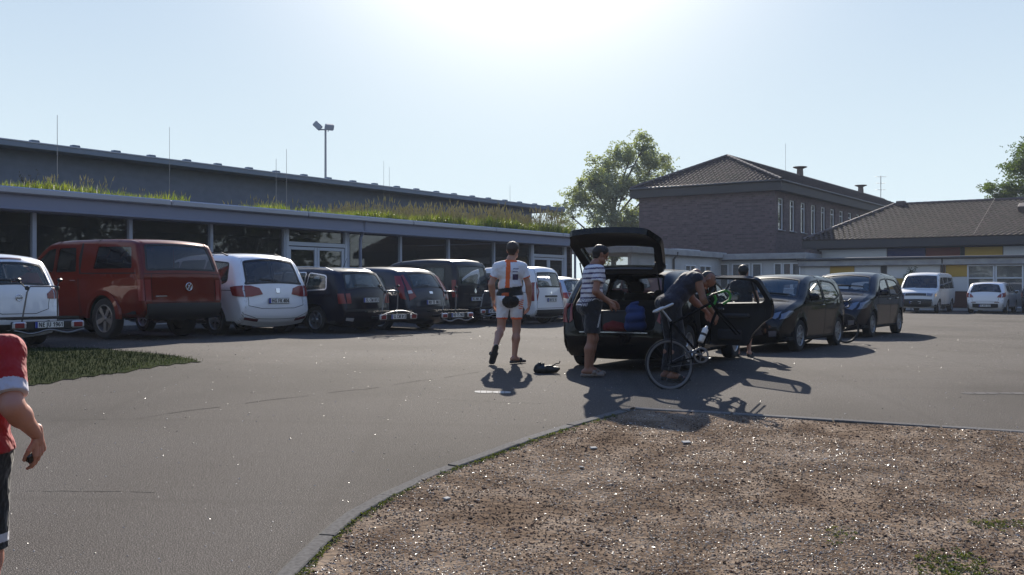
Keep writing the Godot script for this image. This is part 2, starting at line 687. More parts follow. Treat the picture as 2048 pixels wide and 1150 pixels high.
func wheel(parent: Node3D, x: float, t: float, R: float, w: float, spokes: int, rim_m: Material, rr := 0.66) -> void:
	var node := Node3D.new()
	var nm := "wheel"
	var i := 0
	while parent.has_node(nm):
		i += 1
		nm = "wheel_%03d" % i
	node.name = nm
	parent.add_child(node, true)
	node.position = Vector3(x, R, -t)
	var sg := signf(x)
	var xf := Transform3D(Basis(Vector3.UP, Vector3(sg, 0, 0), Vector3(0, 0, 1)).orthonormalized(), Vector3.ZERO)
	xf.basis = Basis(Vector3(0, 0, -sg), Vector3(sg, 0, 0), Vector3(0, -1, 0)) if sg > 0 else Basis(Vector3(0, 0, 1), Vector3(-1, 0, 0), Vector3(0, -1, 0))
	var h := w * 0.5
	var ri := R * rr
	var b := MB.new()
	b.lathe([Vector2(ri, -h * 0.9), Vector2(R * 0.86, -h), Vector2(R * 0.96, -h * 0.9), Vector2(R, -h * 0.6), Vector2(R, h * 0.6), Vector2(R * 0.96, h * 0.9), Vector2(R * 0.86, h), Vector2(ri, h * 0.86)], 32, xf)
	part("tyre", b.mesh(), M.rubber, node)
	b = MB.new()
	b.lathe([Vector2(ri + 0.004, h * 0.86), Vector2(ri - 0.012, h * 0.95), Vector2(ri - 0.022, h * 0.8), Vector2(ri - 0.03, -h * 0.5), Vector2(0.02, -h * 0.5)], 32, xf)
	b.lathe([Vector2(0.06, h * 0.35), Vector2(0.055, h * 0.75), Vector2(0.03, h * 0.8), Vector2(0.0, h * 0.8)], 16, xf)
	for k in spokes:
		var a := TAU * k / spokes + 0.3
		var d := xf.basis * Vector3(cos(a), 0, sin(a))
		var s := xf.basis * Vector3(-sin(a), 0, cos(a))
		var u := xf.basis.y
		var wd := ri * (0.17 if spokes < 8 else 0.09)
		var p0 := d * 0.04 + u * h * 0.72
		var p1 := d * (ri - 0.015) + u * h * 0.82
		b.quad(p0 - s * wd * 0.8, p0 + s * wd * 0.8, p1 + s * wd, p1 - s * wd, u)
		b.quad(p0 - s * wd * 0.8, p1 - s * wd, p1 - s * wd - u * 0.04, p0 - s * wd * 0.8 - u * 0.04, -s)
		b.quad(p0 + s * wd * 0.8, p1 + s * wd, p1 + s * wd - u * 0.04, p0 + s * wd * 0.8 - u * 0.04, s)
	part("rim", b.mesh(), rim_m, node)

func car(called: String, label: String, cat: String, pos: Vector3, phi: float, scl: float, group: String, sp: Dictionary) -> Node3D:
	var root := thing(called, label, cat, pos, phi, group)
	root.scale = Vector3.ONE * scl
	var k := CarShell.new(sp)
	var paint: Material = sp.paint
	var glass: Material = sp.get("glass", M.car_glass)
	var hatch_glass: Material = M.dusty_glass if sp.has("tailgate") else glass
	var rear_win: Array = k.rear(soft(sp.rear_window)) if sp.has("rear_window") else []
	var shield: Array = k.top(soft(sp.windshield))
	var sw := []
	for p in sp.windows: sw.append(pv(soft(p, sp.get("soft", 0.06))))
	var sweep_holes := [shield]
	var left_holes := sw.duplicate()
	var right_holes := sw.duplicate()
	var lid := []
	var door := []
	if sp.has("tailgate"):
		lid = k.rear(soft(sp.tailgate, 0.08))
		sweep_holes.append(lid)
	elif rear_win.size(): sweep_holes.append(rear_win)
	if sp.has("rear_door"):
		door = pv(soft(sp.rear_door, 0.06))
		right_holes.erase(sw[sp.door_window])
		right_holes.append(door)
	# body and dark lining
	for layer in 2:
		var b := MB.new()
		var off := 0.0 if layer == 0 else -0.03
		var lod: float = sp.get("lod", 1.0)
		var da := 0.16 * lod if layer == 0 else 0.4
		var db := 0.06 * lod if layer == 0 else 0.25
		k.coarse = layer == 1
		k.sheet(b, -1, [], left_holes, off, da, db)
		k.sheet(b, 1, [], right_holes, off, da, db)
		k.sheet(b, 2, [], sweep_holes, off, 0.1, 0.09 * lod if layer == 0 else 0.25)
		k.coarse = false
		k.keep_n = 0
		if layer == 0:
			for h in sw:
				k.rim(b, -1, h, 0.0, -0.03)
				if right_holes.has(h): k.rim(b, 1, h, 0.0, -0.03)
			k.rim(b, 2, shield, 0.0, -0.03)
			if lid.size(): k.rim(b, 2, lid, 0.0, -0.03)
			if door.size(): k.rim(b, 1, door, 0.0, -0.03)
			if rear_win.size() and lid.is_empty(): k.rim(b, 2, rear_win, 0.0, -0.03)
		part("body" if layer == 0 else "cabin_lining", b.mesh(), paint if layer == 0 else M.lining, root)
	# glass with its dark surround
	for sg in [-1, 1]:
		for h in sw:
			if sg == 1 and not right_holes.has(h): continue
			var b := MB.new()
			k.sheet(b, sg, h, [], -0.006, 0.25, 0.2)
			var w := part("window", b.mesh(), glass, root)
			b = MB.new()
			k.line(b, sg, h, 0.03, 0.003, true)
			part("window_seal", b.mesh(), sp.get("seal", M.black_trim), w)
	var b2 := MB.new()
	k.sheet(b2, 2, shield, [], -0.004, 0.2, 0.2)
	var ws := part("windscreen", b2.mesh(), glass, root)
	b2 = MB.new()
	k.line(b2, 2, shield, 0.035, 0.003, true)
	part("window_seal", b2.mesh(), M.black_trim, ws)
	var lid_xf := Transform3D()
	var lid_node: Node3D = root
	if lid.size():
		var hy: float = sp.hinge[1]
		var ht: float = sp.hinge[0]
		lid_xf.origin = -Vector3(0, hy, -ht)
		b2 = MB.new()
		k.sheet(b2, 2, lid, [rear_win], 0.0, 0.15, 0.08, lid_xf)
		k.rim(b2, 2, lid, 0.0, -0.085, lid_xf)
		k.rim(b2, 2, rear_win, 0.0, -0.085, lid_xf)
		lid_node = part("tailgate", b2.mesh(), paint, root, Vector3(0, hy, -ht))
		lid_node.rotation_degrees.x = sp.open_tail
		b2 = MB.new()
		k.sheet(b2, 2, lid, [rear_win], -0.085, 0.2, 0.1, lid_xf)
		part("tailgate_lining", b2.mesh(), M.black_trim, lid_node)
		for sg in [-1.0, 1.0]:
			var e := root.transform.affine_inverse()
			tubed("gas_strut", [Vector3(sg * 0.56, hy - 0.33, -ht + 0.12), Vector3(sg * 0.56, hy + 0.16, -ht + 0.36)], 0.011, M.black_trim, root, 6)
	if rear_win.size():
		b2 = MB.new()
		k.sheet(b2, 2, rear_win, [], -0.004, 0.2, 0.2, lid_xf)
		var rw := part("rear_window", b2.mesh(), hatch_glass, lid_node)
		b2 = MB.new()
		k.line(b2, 2, rear_win, 0.04, 0.003, true, lid_xf)
		part("window_seal", b2.mesh(), M.black_trim, rw)
		if sp.has("wiper"):
			var wy: float = sp.wiper
			b2 = MB.new()
			k.line(b2, 2, k.rear([[0.02, wy], [-0.36, wy + 0.04]]), 0.022, 0.02, false, lid_xf)
			part("wiper", b2.mesh(), M.black_trim, rw)
	if door.size():
		var hx := k.hw(1.95, 0.8)
		var xf := Transform3D(Basis(), -Vector3(hx, 0, -float(sp.door_hinge)))
		var h: Array = sw[sp.door_window]
		b2 = MB.new()
		k.sheet(b2, 1, door, [h], 0.0, 0.15, 0.08, xf)
		k.rim(b2, 1, door, 0.0, -0.06, xf)
		k.rim(b2, 1, h, 0.0, -0.06, xf)
		var dn := part("rear_door", b2.mesh(), paint, root, Vector3(hx, 0, -float(sp.door_hinge)))
		dn.rotation_degrees.y = sp.open_door
		dn.set_meta("label", "rear side door swung wide open")
		b2 = MB.new()
		k.sheet(b2, 1, door, [h], -0.06, 0.2, 0.12, xf)
		part("door_lining", b2.mesh(), M.black_trim, dn)
		b2 = MB.new()
		k.sheet(b2, 1, h, [], -0.02, 0.25, 0.2, xf)
		part("window", b2.mesh(), glass, dn)
		var da: Vector3 = xf * k.at(1, 1.45, 0.74, -0.085)[0]
		boxed("armrest", da, Vector3(0.07, 0.07, 0.5), M.seat_cloth, dn, 0.025)
		boxed("door_pocket", xf * k.at(1, 1.55, 0.45, -0.08)[0], Vector3(0.06, 0.16, 0.42), M.seat_cloth, dn, 0.02)
		boxed("door_pull", xf * k.at(1, 1.72, 0.84, -0.075)[0], Vector3(0.03, 0.035, 0.12), M.chrome_dull, dn, 0.01)
		b2 = MB.new()
		var q0: Vector3 = xf * k.at(1, sp.quarter, 0.90, -0.02)[0]
		var q1: Vector3 = xf * k.at(1, sp.quarter + 0.06, 1.30, -0.02)[0]
		b2.tube([q0, q1], 0.02, 6)
		part("window_bar", b2.mesh(), M.black_trim, dn)
	# underside, wheel wells
	b2 = MB.new()
	var hwid := k.W * 0.5 - 0.06
	b2.box(Vector3(0, k.sill + 0.07, -k.L * 0.5), Vector3(hwid * 2, 0.06, k.L - 0.5))
	for w in k.wheels:
		for sg in [-1.0, 1.0]:
			var ra := k.R + 0.052
			for j in 12:
				var a0 := PI * j / 12.0
				var a1 := PI * (j + 1) / 12.0
				var xo: float = sg * (hwid + 0.03)
				var xi: float = sg * (hwid - 0.36)
				b2.quad(Vector3(xo, k.R + sin(a0) * ra, -w + cos(a0) * ra), Vector3(xo, k.R + sin(a1) * ra, -w + cos(a1) * ra), Vector3(xi, k.R + sin(a1) * ra, -w + cos(a1) * ra), Vector3(xi, k.R + sin(a0) * ra, -w + cos(a0) * ra))
				b2.flat(Vector3(xi, k.R, -w), Vector3(xi, k.R + sin(a0) * ra, -w + cos(a0) * ra), Vector3(xi, k.R + sin(a1) * ra, -w + cos(a1) * ra))
	part("underbody", b2.mesh(), M.lining, root)
	for w in k.wheels:
		for sg in [-1.0, 1.0]:
			wheel(root, sg * (k.W * 0.5 - 0.125), w, k.R, 0.2, sp.get("spokes", 5), sp.get("rim", M.alloy))
	# cabin
	var sh: float = k.sill + 0.15 + maxf(0.0, k.H - 1.47) * 0.6
	if not sp.has("blank"):
		for sg in [-1.0, 1.0]:
			var s := MB.new()
			var st: float = sp.get("seat_t", k.L * 0.5)
			s.box(Vector3(sg * 0.37, sh + 0.08, -st - 0.25), Vector3(0.5, 0.16, 0.5), Basis(), 0.05)
			s.box(Vector3(sg * 0.37, sh + 0.42, -st + 0.08), Vector3(0.48, 0.62, 0.13), Basis(Vector3.RIGHT, 0.25), 0.05)
			s.box(Vector3(sg * 0.37, sh + 0.81, -st + 0.18), Vector3(0.25, 0.17, 0.09), Basis(Vector3.RIGHT, 0.2), 0.035)
			part("seat", s.mesh(), M.seat_cloth, root)
		var s2 := MB.new()
		var rt: float = sp.get("bench_t", 1.2)
		s2.box(Vector3(0, sh + 0.08, -rt - 0.25), Vector3(1.2, 0.16, 0.5), Basis(), 0.05)
		s2.box(Vector3(0, sh + 0.36, -rt + 0.06), Vector3(1.2, 0.52, 0.13), Basis(Vector3.RIGHT, 0.25), 0.05)
		for sg in [-1.0, 1.0]: s2.box(Vector3(sg * 0.36, sh + 0.7, -rt + 0.15), Vector3(0.25, 0.14, 0.09), Basis(), 0.035)
		part("rear_bench", s2.mesh(), M.seat_cloth, root)
		var wt: float = sp.windshield[0][1]
		boxed("dashboard", Vector3(0, k.belt - 0.08, -wt + 0.1), Vector3(k.W - 0.36, 0.18, 0.4), M.black_trim, root, 0.05)
		var sw2 := MB.new()
		var ring := []
		for j in 16: ring.append(Vector3(-0.37, k.belt - 0.02, -wt + 0.42) + Vector3(cos(TAU * j / 16) * 0.18, sin(TAU * j / 16) * 0.17, sin(TAU * j / 16) * 0.07))
		sw2.tube(ring, 0.015, 6, -1.0, true)
		part("steering_wheel", sw2.mesh(), M.black_trim, root)
	# seams, handles, mirrors
	var seams := MB.new()
	for sg in [-1, 1]:
		for ln in sp.get("seams", []):
			if sg == 1 and door.size() and ln[0][0] < 2.0: continue
			k.line(seams, sg, pv(ln), 0.013, 0.0015)
	for ln in sp.get("rear_seams", []): k.line(seams, 2, k.rear(ln), 0.01, 0.0015, false, Transform3D())
	for ln in sp.get("front_seams", []): k.line(seams, 2, k.front(ln), 0.01, 0.0015)
	for ln in sp.get("top_seams", []): k.line(seams, 2, k.top(ln), 0.01, 0.0015)
	if seams.v.size(): part("panel_gap", seams.mesh(), M.gap, root)
	for sg in [-1, 1]:
		for h in sp.get("handles", []):
			if sg == 1 and door.size() and h[0] < 1.9: continue
			var q := k.at(sg, h[0], h[1], 0.018)
			boxed("door_handle", q[0], Vector3(0.025, 0.03, 0.19), sp.get("handle_m", paint), root, 0.01)
		if sp.has("mirror"):
			var q := k.at(sg, sp.mirror[0], sp.mirror[1], 0.11)
			var b := MB.new()
			b.box(Vector3.ZERO, Vector3(0.2, 0.14, 0.1), Basis(Vector3.UP, sg * -0.25), 0.04)
			b.tube([Vector3(-sg * 0.15, -0.06, -0.03), Vector3(0, -0.02, 0)], 0.025, 6)
			var mo := part("side_mirror", b.mesh(), sp.get("mirror_m", paint), root, q[0])
			boxed("mirror_glass", Vector3(0, 0, 0.052), Vector3(0.16, 0.1, 0.006), M.mirror, mo, 0.0, Basis(Vector3.UP, sg * -0.25))
	# patches: [name, face, polygon, material, offset]; face S both sides, R rear, F front, T top; M mirrored pair on R or F
	for q in sp.get("patches", []):
		var face: String = q[1]
		var list := []
		if face == "S":
			list = [[-1, pv(q[2])], [1, pv(q[2])]]
		else:
			var polys := [q[2]]
			if face.ends_with("M"):
				var mir := []
				for p in q[2]: mir.append([-p[0], p[1]])
				polys.append(mir)
			for p in polys:
				list.append([2, k.rear(p) if face[0] == "R" else (k.front(p) if face[0] == "F" else k.top(p))])
		for l in list:
			var b := MB.new()
			var on_lid: bool = lid.size() > 0 and q.size() > 5
			k.sheet(b, l[0], l[1], [], q[4], 0.15, 0.08, lid_xf if on_lid else Transform3D())
			k.rim(b, l[0], l[1], q[4], 0.0, lid_xf if on_lid else Transform3D())
			part(q[0], b.mesh(), q[3], lid_node if on_lid else root)
	# lamps that wrap the corner: rear polygon (x,y) and side polygon (t,y) in one piece
	for q in sp.get("lamps", []):
		for sg in [-1, 1]:
			var b := MB.new()
			var mir := []
			for p in q[1]: mir.append([p[0] * sg, p[1]])
			if mir.size():
				var pl: Array = k.rear(mir) if q[0].begins_with("tail") else k.front(mir)
				k.sheet(b, 2, pl, [], 0.012, 0.1, 0.06)
				k.rim(b, 2, pl, 0.012, 0.0)
			if q[2].size():
				var sp2 := []
				for p in pv(q[2]):
					var tr: Vector2 = k.along(k.s_of_y_rear(p.y))[0]
					var tf: Vector2 = k.along(k.s_of_y_front(p.y))[0]
					sp2.append(Vector2(clampf(p.x, tr.x + 0.002, tf.x - 0.002) if p.y > k.crest + 0.05 else p.x, p.y))
				k.sheet(b, sg, sp2, [], 0.012, 0.04, 0.06)
				k.rim(b, sg, sp2, 0.012, 0.0)
			part(q[0], b.mesh(), q[3], root)
	if sp.has("plate"):
		plate(root, sp.plate, k, lid_node, lid_xf)
	if sp.has("rails"):
		for sg in [-1, 1]:
			var pts := []
			for j in 9:
				var t: float = lerpf(sp.rails[0], sp.rails[1], j / 8.0)
				var p: Vector3 = k.raw(sg, t, k.yt(t) - 0.012)
				pts.append(p + Vector3(-sg * 0.02, 0.045 if j > 0 and j < 8 else 0.0, 0))
			tubed("roof_rail", pts, 0.014, sp.get("rail_m", M.alloy), root, 6)
	if sp.has("antenna"):
		var p: Vector3 = k.raw(2, 0.0, k.s_of_t(sp.antenna))
		tubed("aerial", [p - Vector3(0, 0.02, 0), p + Vector3(0, 0.22, 0.14)], 0.007, M.black_trim, root, 5, 0.003)
	return root

# number plate on the rear (y) or front
func plate(root: Node3D, d: Dictionary, k: CarShell, lid_node: Node3D, lid_xf: Transform3D) -> void:
	var fr: bool = d.get("front", false)
	var px: float = d.get("x", 0.0)
	var s := k.s_of_y_front(d.y) if fr else k.s_of_y_rear(d.y)
	var p: Vector3 = k.at(2, px, s, 0.016)[0]
	var sgz := -1.0 if fr else 1.0
	var node := boxed("number_plate", p, Vector3(0.52, 0.115, 0.012), M.black_trim, root, 0.004)
	boxed("plate_face", Vector3(0, 0, sgz * 0.0075), Vector3(0.505, 0.1, 0.004), M.plate_white, node)
	boxed("country_band", Vector3(-0.23 * sgz, 0, sgz * 0.0095), Vector3(0.045, 0.1, 0.003), M.plate_blue, node)
	var xf := Transform3D(Basis(Vector3.UP, 0.0 if not fr else PI), Vector3(0.025 * sgz, 0, sgz * 0.0115))
	text_part("plate_text", d.txt, 0.075, M.ink, node, xf, 0.42)

func scaled(o: Array, ft: float, fy: float) -> Array:
	var r := []
	for p in o: r.append([p[0] * ft, p[1] * fy])
	return r

const OUT_HATCH := [[0.14, 0.2], [0.04, 0.30], [0.0, 0.46], [0.015, 0.62], [0.05, 0.80], [0.11, 0.95], [0.25, 1.16], [0.41, 1.35], [0.62, 1.42], [1.1, 1.455], [1.7, 1.465], [2.2, 1.44], [2.55, 1.355], [2.95, 1.14], [3.22, 0.985], [3.6, 0.90], [3.9, 0.80], [4.08, 0.68], [4.17, 0.54], [4.2, 0.42], [4.17, 0.28], [4.08, 0.19]]
const OUT_ESTATE := [[0.14, 0.2], [0.03, 0.32], [0.0, 0.48], [0.02, 0.68], [0.05, 0.86], [0.11, 1.02], [0.24, 1.26], [0.34, 1.39], [0.58, 1.44], [1.2, 1.475], [1.9, 1.475], [2.35, 1.43], [2.65, 1.33], [3.0, 1.12], [3.3, 0.96], [3.8, 0.90], [4.1, 0.80], [4.3, 0.66], [4.38, 0.5], [4.4, 0.4], [4.36, 0.26], [4.26, 0.19]]
const OUT_MPV := [[0.16, 0.24], [0.03, 0.36], [0.0, 0.54], [0.03, 0.80], [0.08, 1.02], [0.18, 1.25], [0.31, 1.50], [0.42, 1.60], [0.7, 1.665], [1.4, 1.70], [2.2, 1.69], [2.7, 1.62], [3.1, 1.47], [3.6, 1.2], [3.9, 1.06], [4.4, 0.94], [4.68, 0.78], [4.82, 0.6], [4.85, 0.45], [4.8, 0.29], [4.7, 0.2]]
const OUT_VAN := [[0.14, 0.25], [0.02, 0.36], [0.0, 0.54], [0.02, 0.85], [0.05, 1.1], [0.10, 1.4], [0.17, 1.66], [0.27, 1.78], [0.6, 1.82], [1.5, 1.84], [2.3, 1.78], [2.6, 1.67], [3.1, 1.3], [3.35, 1.12], [3.8, 0.99], [4.08, 0.82], [4.17, 0.6], [4.2, 0.45], [4.15, 0.28], [4.05, 0.2]]
const OUT_PICKUP := [[0.12, 0.44], [0.02, 0.52], [0.0, 0.64], [0.03, 0.85], [0.045, 1.08], [0.06, 1.25], [0.14, 1.48], [0.26, 1.76], [0.35, 1.87], [0.6, 1.915], [1.4, 1.95], [2.3, 1.96], [2.85, 1.955], [3.15, 1.925], [3.35, 1.85], [3.68, 1.60], [4.0, 1.34], [4.2, 1.26], [4.8, 1.15], [5.1, 1.03], [5.2, 0.84], [5.25, 0.62], [5.2, 0.42], [5.1, 0.34]]
const OUT_BUS := [[0.1, 0.3], [0.02, 0.4], [0.0, 0.55], [0.02, 1.0], [0.06, 1.4], [0.14, 1.78], [0.24, 1.87], [0.6, 1.91], [1.6, 1.93], [2.8, 1.92], [3.2, 1.87], [3.46, 1.74], [3.76, 1.42], [4.0, 1.15], [4.4, 1.04], [4.66, 0.9], [4.74, 0.7], [4.79, 0.5], [4.75, 0.35], [4.68, 0.27]]

const HATCH_REAR_WIN := [[-0.66, 0.985], [-0.52, 1.31], [0.52, 1.31], [0.66, 0.985]]
const HATCH_SHIELD := [[-0.70, 3.17], [-0.575, 2.58], [0.575, 2.58], [0.70, 3.17]]
const HATCH_WINDOWS := [[[0.62, 1.05], [0.82, 1.29], [1.0, 1.335], [1.74, 1.37], [1.78, 0.955], [0.98, 0.985]], [[1.85, 0.955], [1.83, 1.37], [2.4, 1.335], [2.72, 1.18], [2.98, 1.0], [2.99, 0.955]]]
const HATCH_SEAMS := [[[1.82, 1.4], [1.82, 0.3], [1.78, 0.26]], [[2.98, 0.96], [2.95, 0.6], [2.92, 0.28]], [[0.92, 1.02], [1.0, 0.8], [1.08, 0.55], [1.2, 0.28]], [[1.2, 0.28], [2.9, 0.27]]]

func base_hatch(paint: Material) -> Dictionary:
	return {"out": OUT_HATCH, "W": 1.76, "H": 1.465, "paint": paint, "rear_window": HATCH_REAR_WIN, "windshield": HATCH_SHIELD, "windows": HATCH_WINDOWS,
		"seams": HATCH_SEAMS, "handles": [[1.98, 0.88], [1.18, 0.9]], "mirror": [2.82, 0.98], "wiper": 1.01,
		"rear_seams": [[[-0.62, 0.98], [-0.58, 0.7], [-0.55, 0.56], [0.55, 0.56], [0.58, 0.7], [0.62, 0.98]]]}

func crossed_ring(b: MB, c: Vector3, r: float, n := 20) -> void:   # round badge ring standing on a rear face
	var pts := []
	for j in n: pts.append(c + Vector3(cos(TAU * j / n), sin(TAU * j / n), 0) * r)
	b.tube(pts, r * 0.12, 6, -1.0, true)

func build_cars() -> void:
	var t: Material = M.tail_red
	var g := at(-8.55, 17.27)
	# white small van-like hatch at the left edge
	var sp := base_hatch(M.white)
	sp.out = scaled(OUT_MPV, 0.885, 0.955)
	sp.H = 1.625; sp.W = 1.80; sp.belt = 0.98; sp.wheels = [0.78, 3.4]; sp.R = 0.32; sp.tumble = 0.2
	sp.rear_window = [[-0.64, 1.07], [-0.56, 1.42], [0.56, 1.42], [0.64, 1.07]]
	sp.windshield = [[-0.72, 3.35], [-0.58, 2.62], [0.58, 2.62], [0.72, 3.35]]
	sp.windows = [[[0.55, 1.1], [0.72, 1.4], [1.05, 1.46], [1.78, 1.5], [1.82, 1.03], [0.7, 1.05]], [[1.9, 1.02], [1.88, 1.5], [2.4, 1.45], [2.9, 1.2], [3.2, 1.03]]]
	sp.seams = [[[1.86, 1.5], [1.86, 0.3]], [[3.1, 1.0], [3.0, 0.3]], [[1.86, 0.3], [3.0, 0.3]]]
	sp.handles = [[2.02, 0.95], [1.2, 0.97]]; sp.mirror = [3.0, 1.08]
	sp.lamps = [["tail_light", [[0.56, 0.92], [0.70, 1.01], [0.80, 1.03], [0.80, 0.84], [0.56, 0.84]], [[0.008, 0.84], [0.06, 1.03], [0.34, 1.04], [0.28, 0.93], [0.2, 0.84]], t]]
	sp.patches = [["bumper_insert", "R", [[-0.62, 0.31], [-0.6, 0.42], [0.6, 0.42], [0.62, 0.31]], M.black_trim, 0.004], ["high_brake_light", "R", [[-0.22, 1.475], [-0.22, 1.495], [0.22, 1.495], [0.22, 1.475]], M.tail_dark, 0.006]]
	sp.rear_seams = [[[-0.6, 0.84], [-0.56, 0.66], [-0.3, 0.58], [0.3, 0.58], [0.56, 0.66], [0.6, 0.84]], [[-0.8, 0.6], [-0.62, 0.56], [-0.5, 0.5]]]
	sp.wiper = 1.11
	var o := car("white_hatchback", "white hatchback at the picture's left edge with a bike rack on its tow bar", "car", g, SITE, 1.0, "cars parked nose-in along the pavilion", sp)
	var b := MB.new()
	crossed_ring(b, Vector3.ZERO, 0.055)
	b.box(Vector3.ZERO, Vector3(0.13, 0.014, 0.012))
	var k := CarShell.new(sp)
	var e := part("badge", b.mesh(), M.chrome, o, k.at(2, 0.0, k.s_of_y_rear(0.84), 0.01)[0])
	# red pickup with canopy
	sp = {"out": OUT_PICKUP, "W": 1.95, "H": 1.955, "paint": M.red_paint, "belt": 1.26, "sill": 0.46, "tumble": 0.11, "wheels": [1.22, 4.32], "R": 0.405, "rtop": 0.065, "nar_r": 0.04, "cend": 0.07,
		"rear_window": [[-0.80, 1.34], [-0.70, 1.81], [0.70, 1.81], [0.80, 1.34]], "windshield": [[-0.78, 4.02], [-0.64, 3.32], [0.64, 3.32], [0.78, 4.02]],
		"windows": [[[0.32, 1.36], [0.42, 1.80], [1.50, 1.83], [1.58, 1.36]], [[2.12, 1.31], [2.22, 1.82], [2.84, 1.82], [2.86, 1.3]], [[2.93, 1.3], [2.92, 1.83], [3.2, 1.79], [3.62, 1.5], [3.86, 1.3]]],
		"seams": [[[2.02, 1.27], [2.0, 0.5]], [[2.05, 1.27], [2.04, 0.5]], [[2.89, 1.84], [2.89, 0.5]], [[3.9, 1.3], [3.85, 0.5]]],
		"rear_seams": [[[-0.86, 1.27], [0.86, 1.27]], [[-0.72, 1.26], [-0.72, 0.72], [0.72, 0.72], [0.72, 1.26]]],
		"handles": [[2.2, 1.14], [3.02, 1.14]], "mirror": [3.82, 1.38], "mirror_m": M.black_trim, "seat_t": 3.0, "bench_t": 2.35, "glass": M.dark_glass, "seal": M.red_paint, "spokes": 5, "rim": M.alloy_dark,
		"lamps": [["tail_light", [[0.75, 0.76], [0.75, 1.16], [0.92, 1.16], [0.92, 0.76]], [[0.01, 0.76], [0.04, 1.16], [0.14, 1.16], [0.12, 0.76]], t]],
		"patches": [["canopy_joint", "S", [[1.97, 1.28], [2.05, 1.6], [1.99, 1.89], [2.045, 1.89], [2.10, 1.6], [2.02, 1.28]], M.gap, 0.002], ["bed_rail", "S", [[0.08, 1.27], [0.08, 1.292], [1.98, 1.302], [1.98, 1.28]], M.gap, 0.002], ["rear_bumper", "R", [[-0.9, 0.46], [-0.92, 0.70], [0.92, 0.70], [0.9, 0.46]], M.black_trim, 0.05]],
		"plate": {"y": 0.60, "x": 0.12, "txt": "PLÖ NE 337"}}
	o = car("red_pickup", "dark red pickup truck with a matching hard canopy over its bed", "pickup truck", at(-6.58, 20.1), SITE, 1.03, "cars parked nose-in along the pavilion", sp)
	k = CarShell.new(sp)
	b = MB.new()
	crossed_ring(b, Vector3.ZERO, 0.075, 24)
	for q in [[[-0.036, 0.058], [-0.012, 0.006]], [[-0.012, 0.006], [0.0, 0.03]], [[0.0, 0.03], [0.012, 0.006]], [[0.012, 0.006], [0.036, 0.058]], [[-0.066, 0.012], [-0.034, -0.056]], [[-0.034, -0.056], [0.0, 0.004]], [[0.0, 0.004], [0.034, -0.056]], [[0.034, -0.056], [0.066, 0.012]]]:
		b.tube([Vector3(q[0][0], q[0][1], 0), Vector3(q[1][0], q[1][1], 0)], 0.007, 5)
	e = part("badge", b.mesh(), M.chrome, o, k.at(2, 0.08, k.s_of_y_rear(1.02), 0.02)[0])
	boxed("model_lettering", k.at(2, -0.62, k.s_of_y_rear(0.84), 0.008)[0], Vector3(0.26, 0.022, 0.006), M.chrome_dull, o)
	for sg in [-1.0, 1.0]:   # flared arches
		for w in sp.wheels:
			b = MB.new()
			for j in 18:
				for q in [[0.44, 0.55]]:
					var a0 := PI * (j / 18.0)
					var a1 := PI * ((j + 1) / 18.0)
					var f := func(a: float, rr: float, x: float) -> Vector3: return Vector3(sg * x, 0.405 + sin(a) * rr, -w + cos(a) * rr)
					b.quad(f.call(a0, 0.46, 0.995), f.call(a1, 0.46, 0.995), f.call(a1, 0.55, 0.98), f.call(a0, 0.55, 0.98), Vector3(sg, 0, 0))
					b.quad(f.call(a0, 0.55, 0.98), f.call(a1, 0.55, 0.98), f.call(a1, 0.57, 0.93), f.call(a0, 0.57, 0.93), Vector3(0, sin(a0), cos(a0)))
					b.quad(f.call(a0, 0.46, 0.995), f.call(a1, 0.46, 0.995), f.call(a1, 0.46, 0.9), f.call(a0, 0.46, 0.9))
			part("wheel_arch", b.mesh(), M.red_paint, o)
	# white people carrier
	sp = {"out": OUT_MPV, "W": 1.90, "H": 1.70, "paint": M.white, "belt": 1.02, "tumble": 0.19, "wheels": [0.86, 3.78], "R": 0.335, "rtop": 0.13,
		"rear_window": [[-0.70, 1.06], [-0.66, 1.10], [-0.60, 1.52], [0.60, 1.52], [0.66, 1.10], [0.70, 1.06]], "windshield": [[-0.78, 3.82], [-0.62, 2.86], [0.62, 2.86], [0.78, 3.82]],
		"windows": [[[0.42, 1.12], [0.5, 1.50], [1.28, 1.56], [1.34, 1.06], [0.6, 1.06]], [[1.42, 1.06], [1.38, 1.57], [2.3, 1.56], [2.34, 1.04]], [[2.42, 1.04], [2.4, 1.55], [2.75, 1.5], [3.3, 1.25], [3.6, 1.05]]],
		"seams": [[[2.38, 1.6], [2.38, 0.3]], [[3.6, 1.04], [3.45, 0.3]], [[0.05, 0.93], [2.3, 0.97]], [[1.38, 1.56], [1.4, 0.9], [1.3, 0.3]], [[1.3, 0.3], [3.45, 0.3]]],
		"rear_seams": [[[-0.72, 1.0], [-0.68, 0.62], [-0.4, 0.56], [0.4, 0.56], [0.68, 0.62], [0.72, 1.0]], [[-0.9, 0.45], [-0.5, 0.38], [0.5, 0.38], [0.9, 0.45]]],
		"handles": [[1.55, 0.94], [2.6, 0.94]], "mirror": [3.4, 1.12], "wiper": 1.09, "rails": [0.75, 2.6], "rail_m": M.black_trim, "antenna": 0.75, "seat_t": 2.6, "bench_t": 1.6, "glass": M.dark_glass,
		"lamps": [["tail_light", [[0.36, 0.84], [0.42, 0.96], [0.6, 1.02], [0.86, 1.03], [0.86, 0.80], [0.6, 0.80]], [[0.008, 0.80], [0.07, 1.03], [0.3, 1.0], [0.22, 0.83]], t]],
		"patches": [["reflector", "RM", [[0.46, 0.33], [0.46, 0.37], [0.80, 0.39], [0.78, 0.34]], M.tail_dark, 0.006], ["badge", "R", [[-0.04, 0.86], [-0.05, 0.95], [0.05, 0.95], [0.04, 0.86]], M.chrome, 0.012]],
		"plate": {"y": 0.70, "txt": "HG FK 404"}}
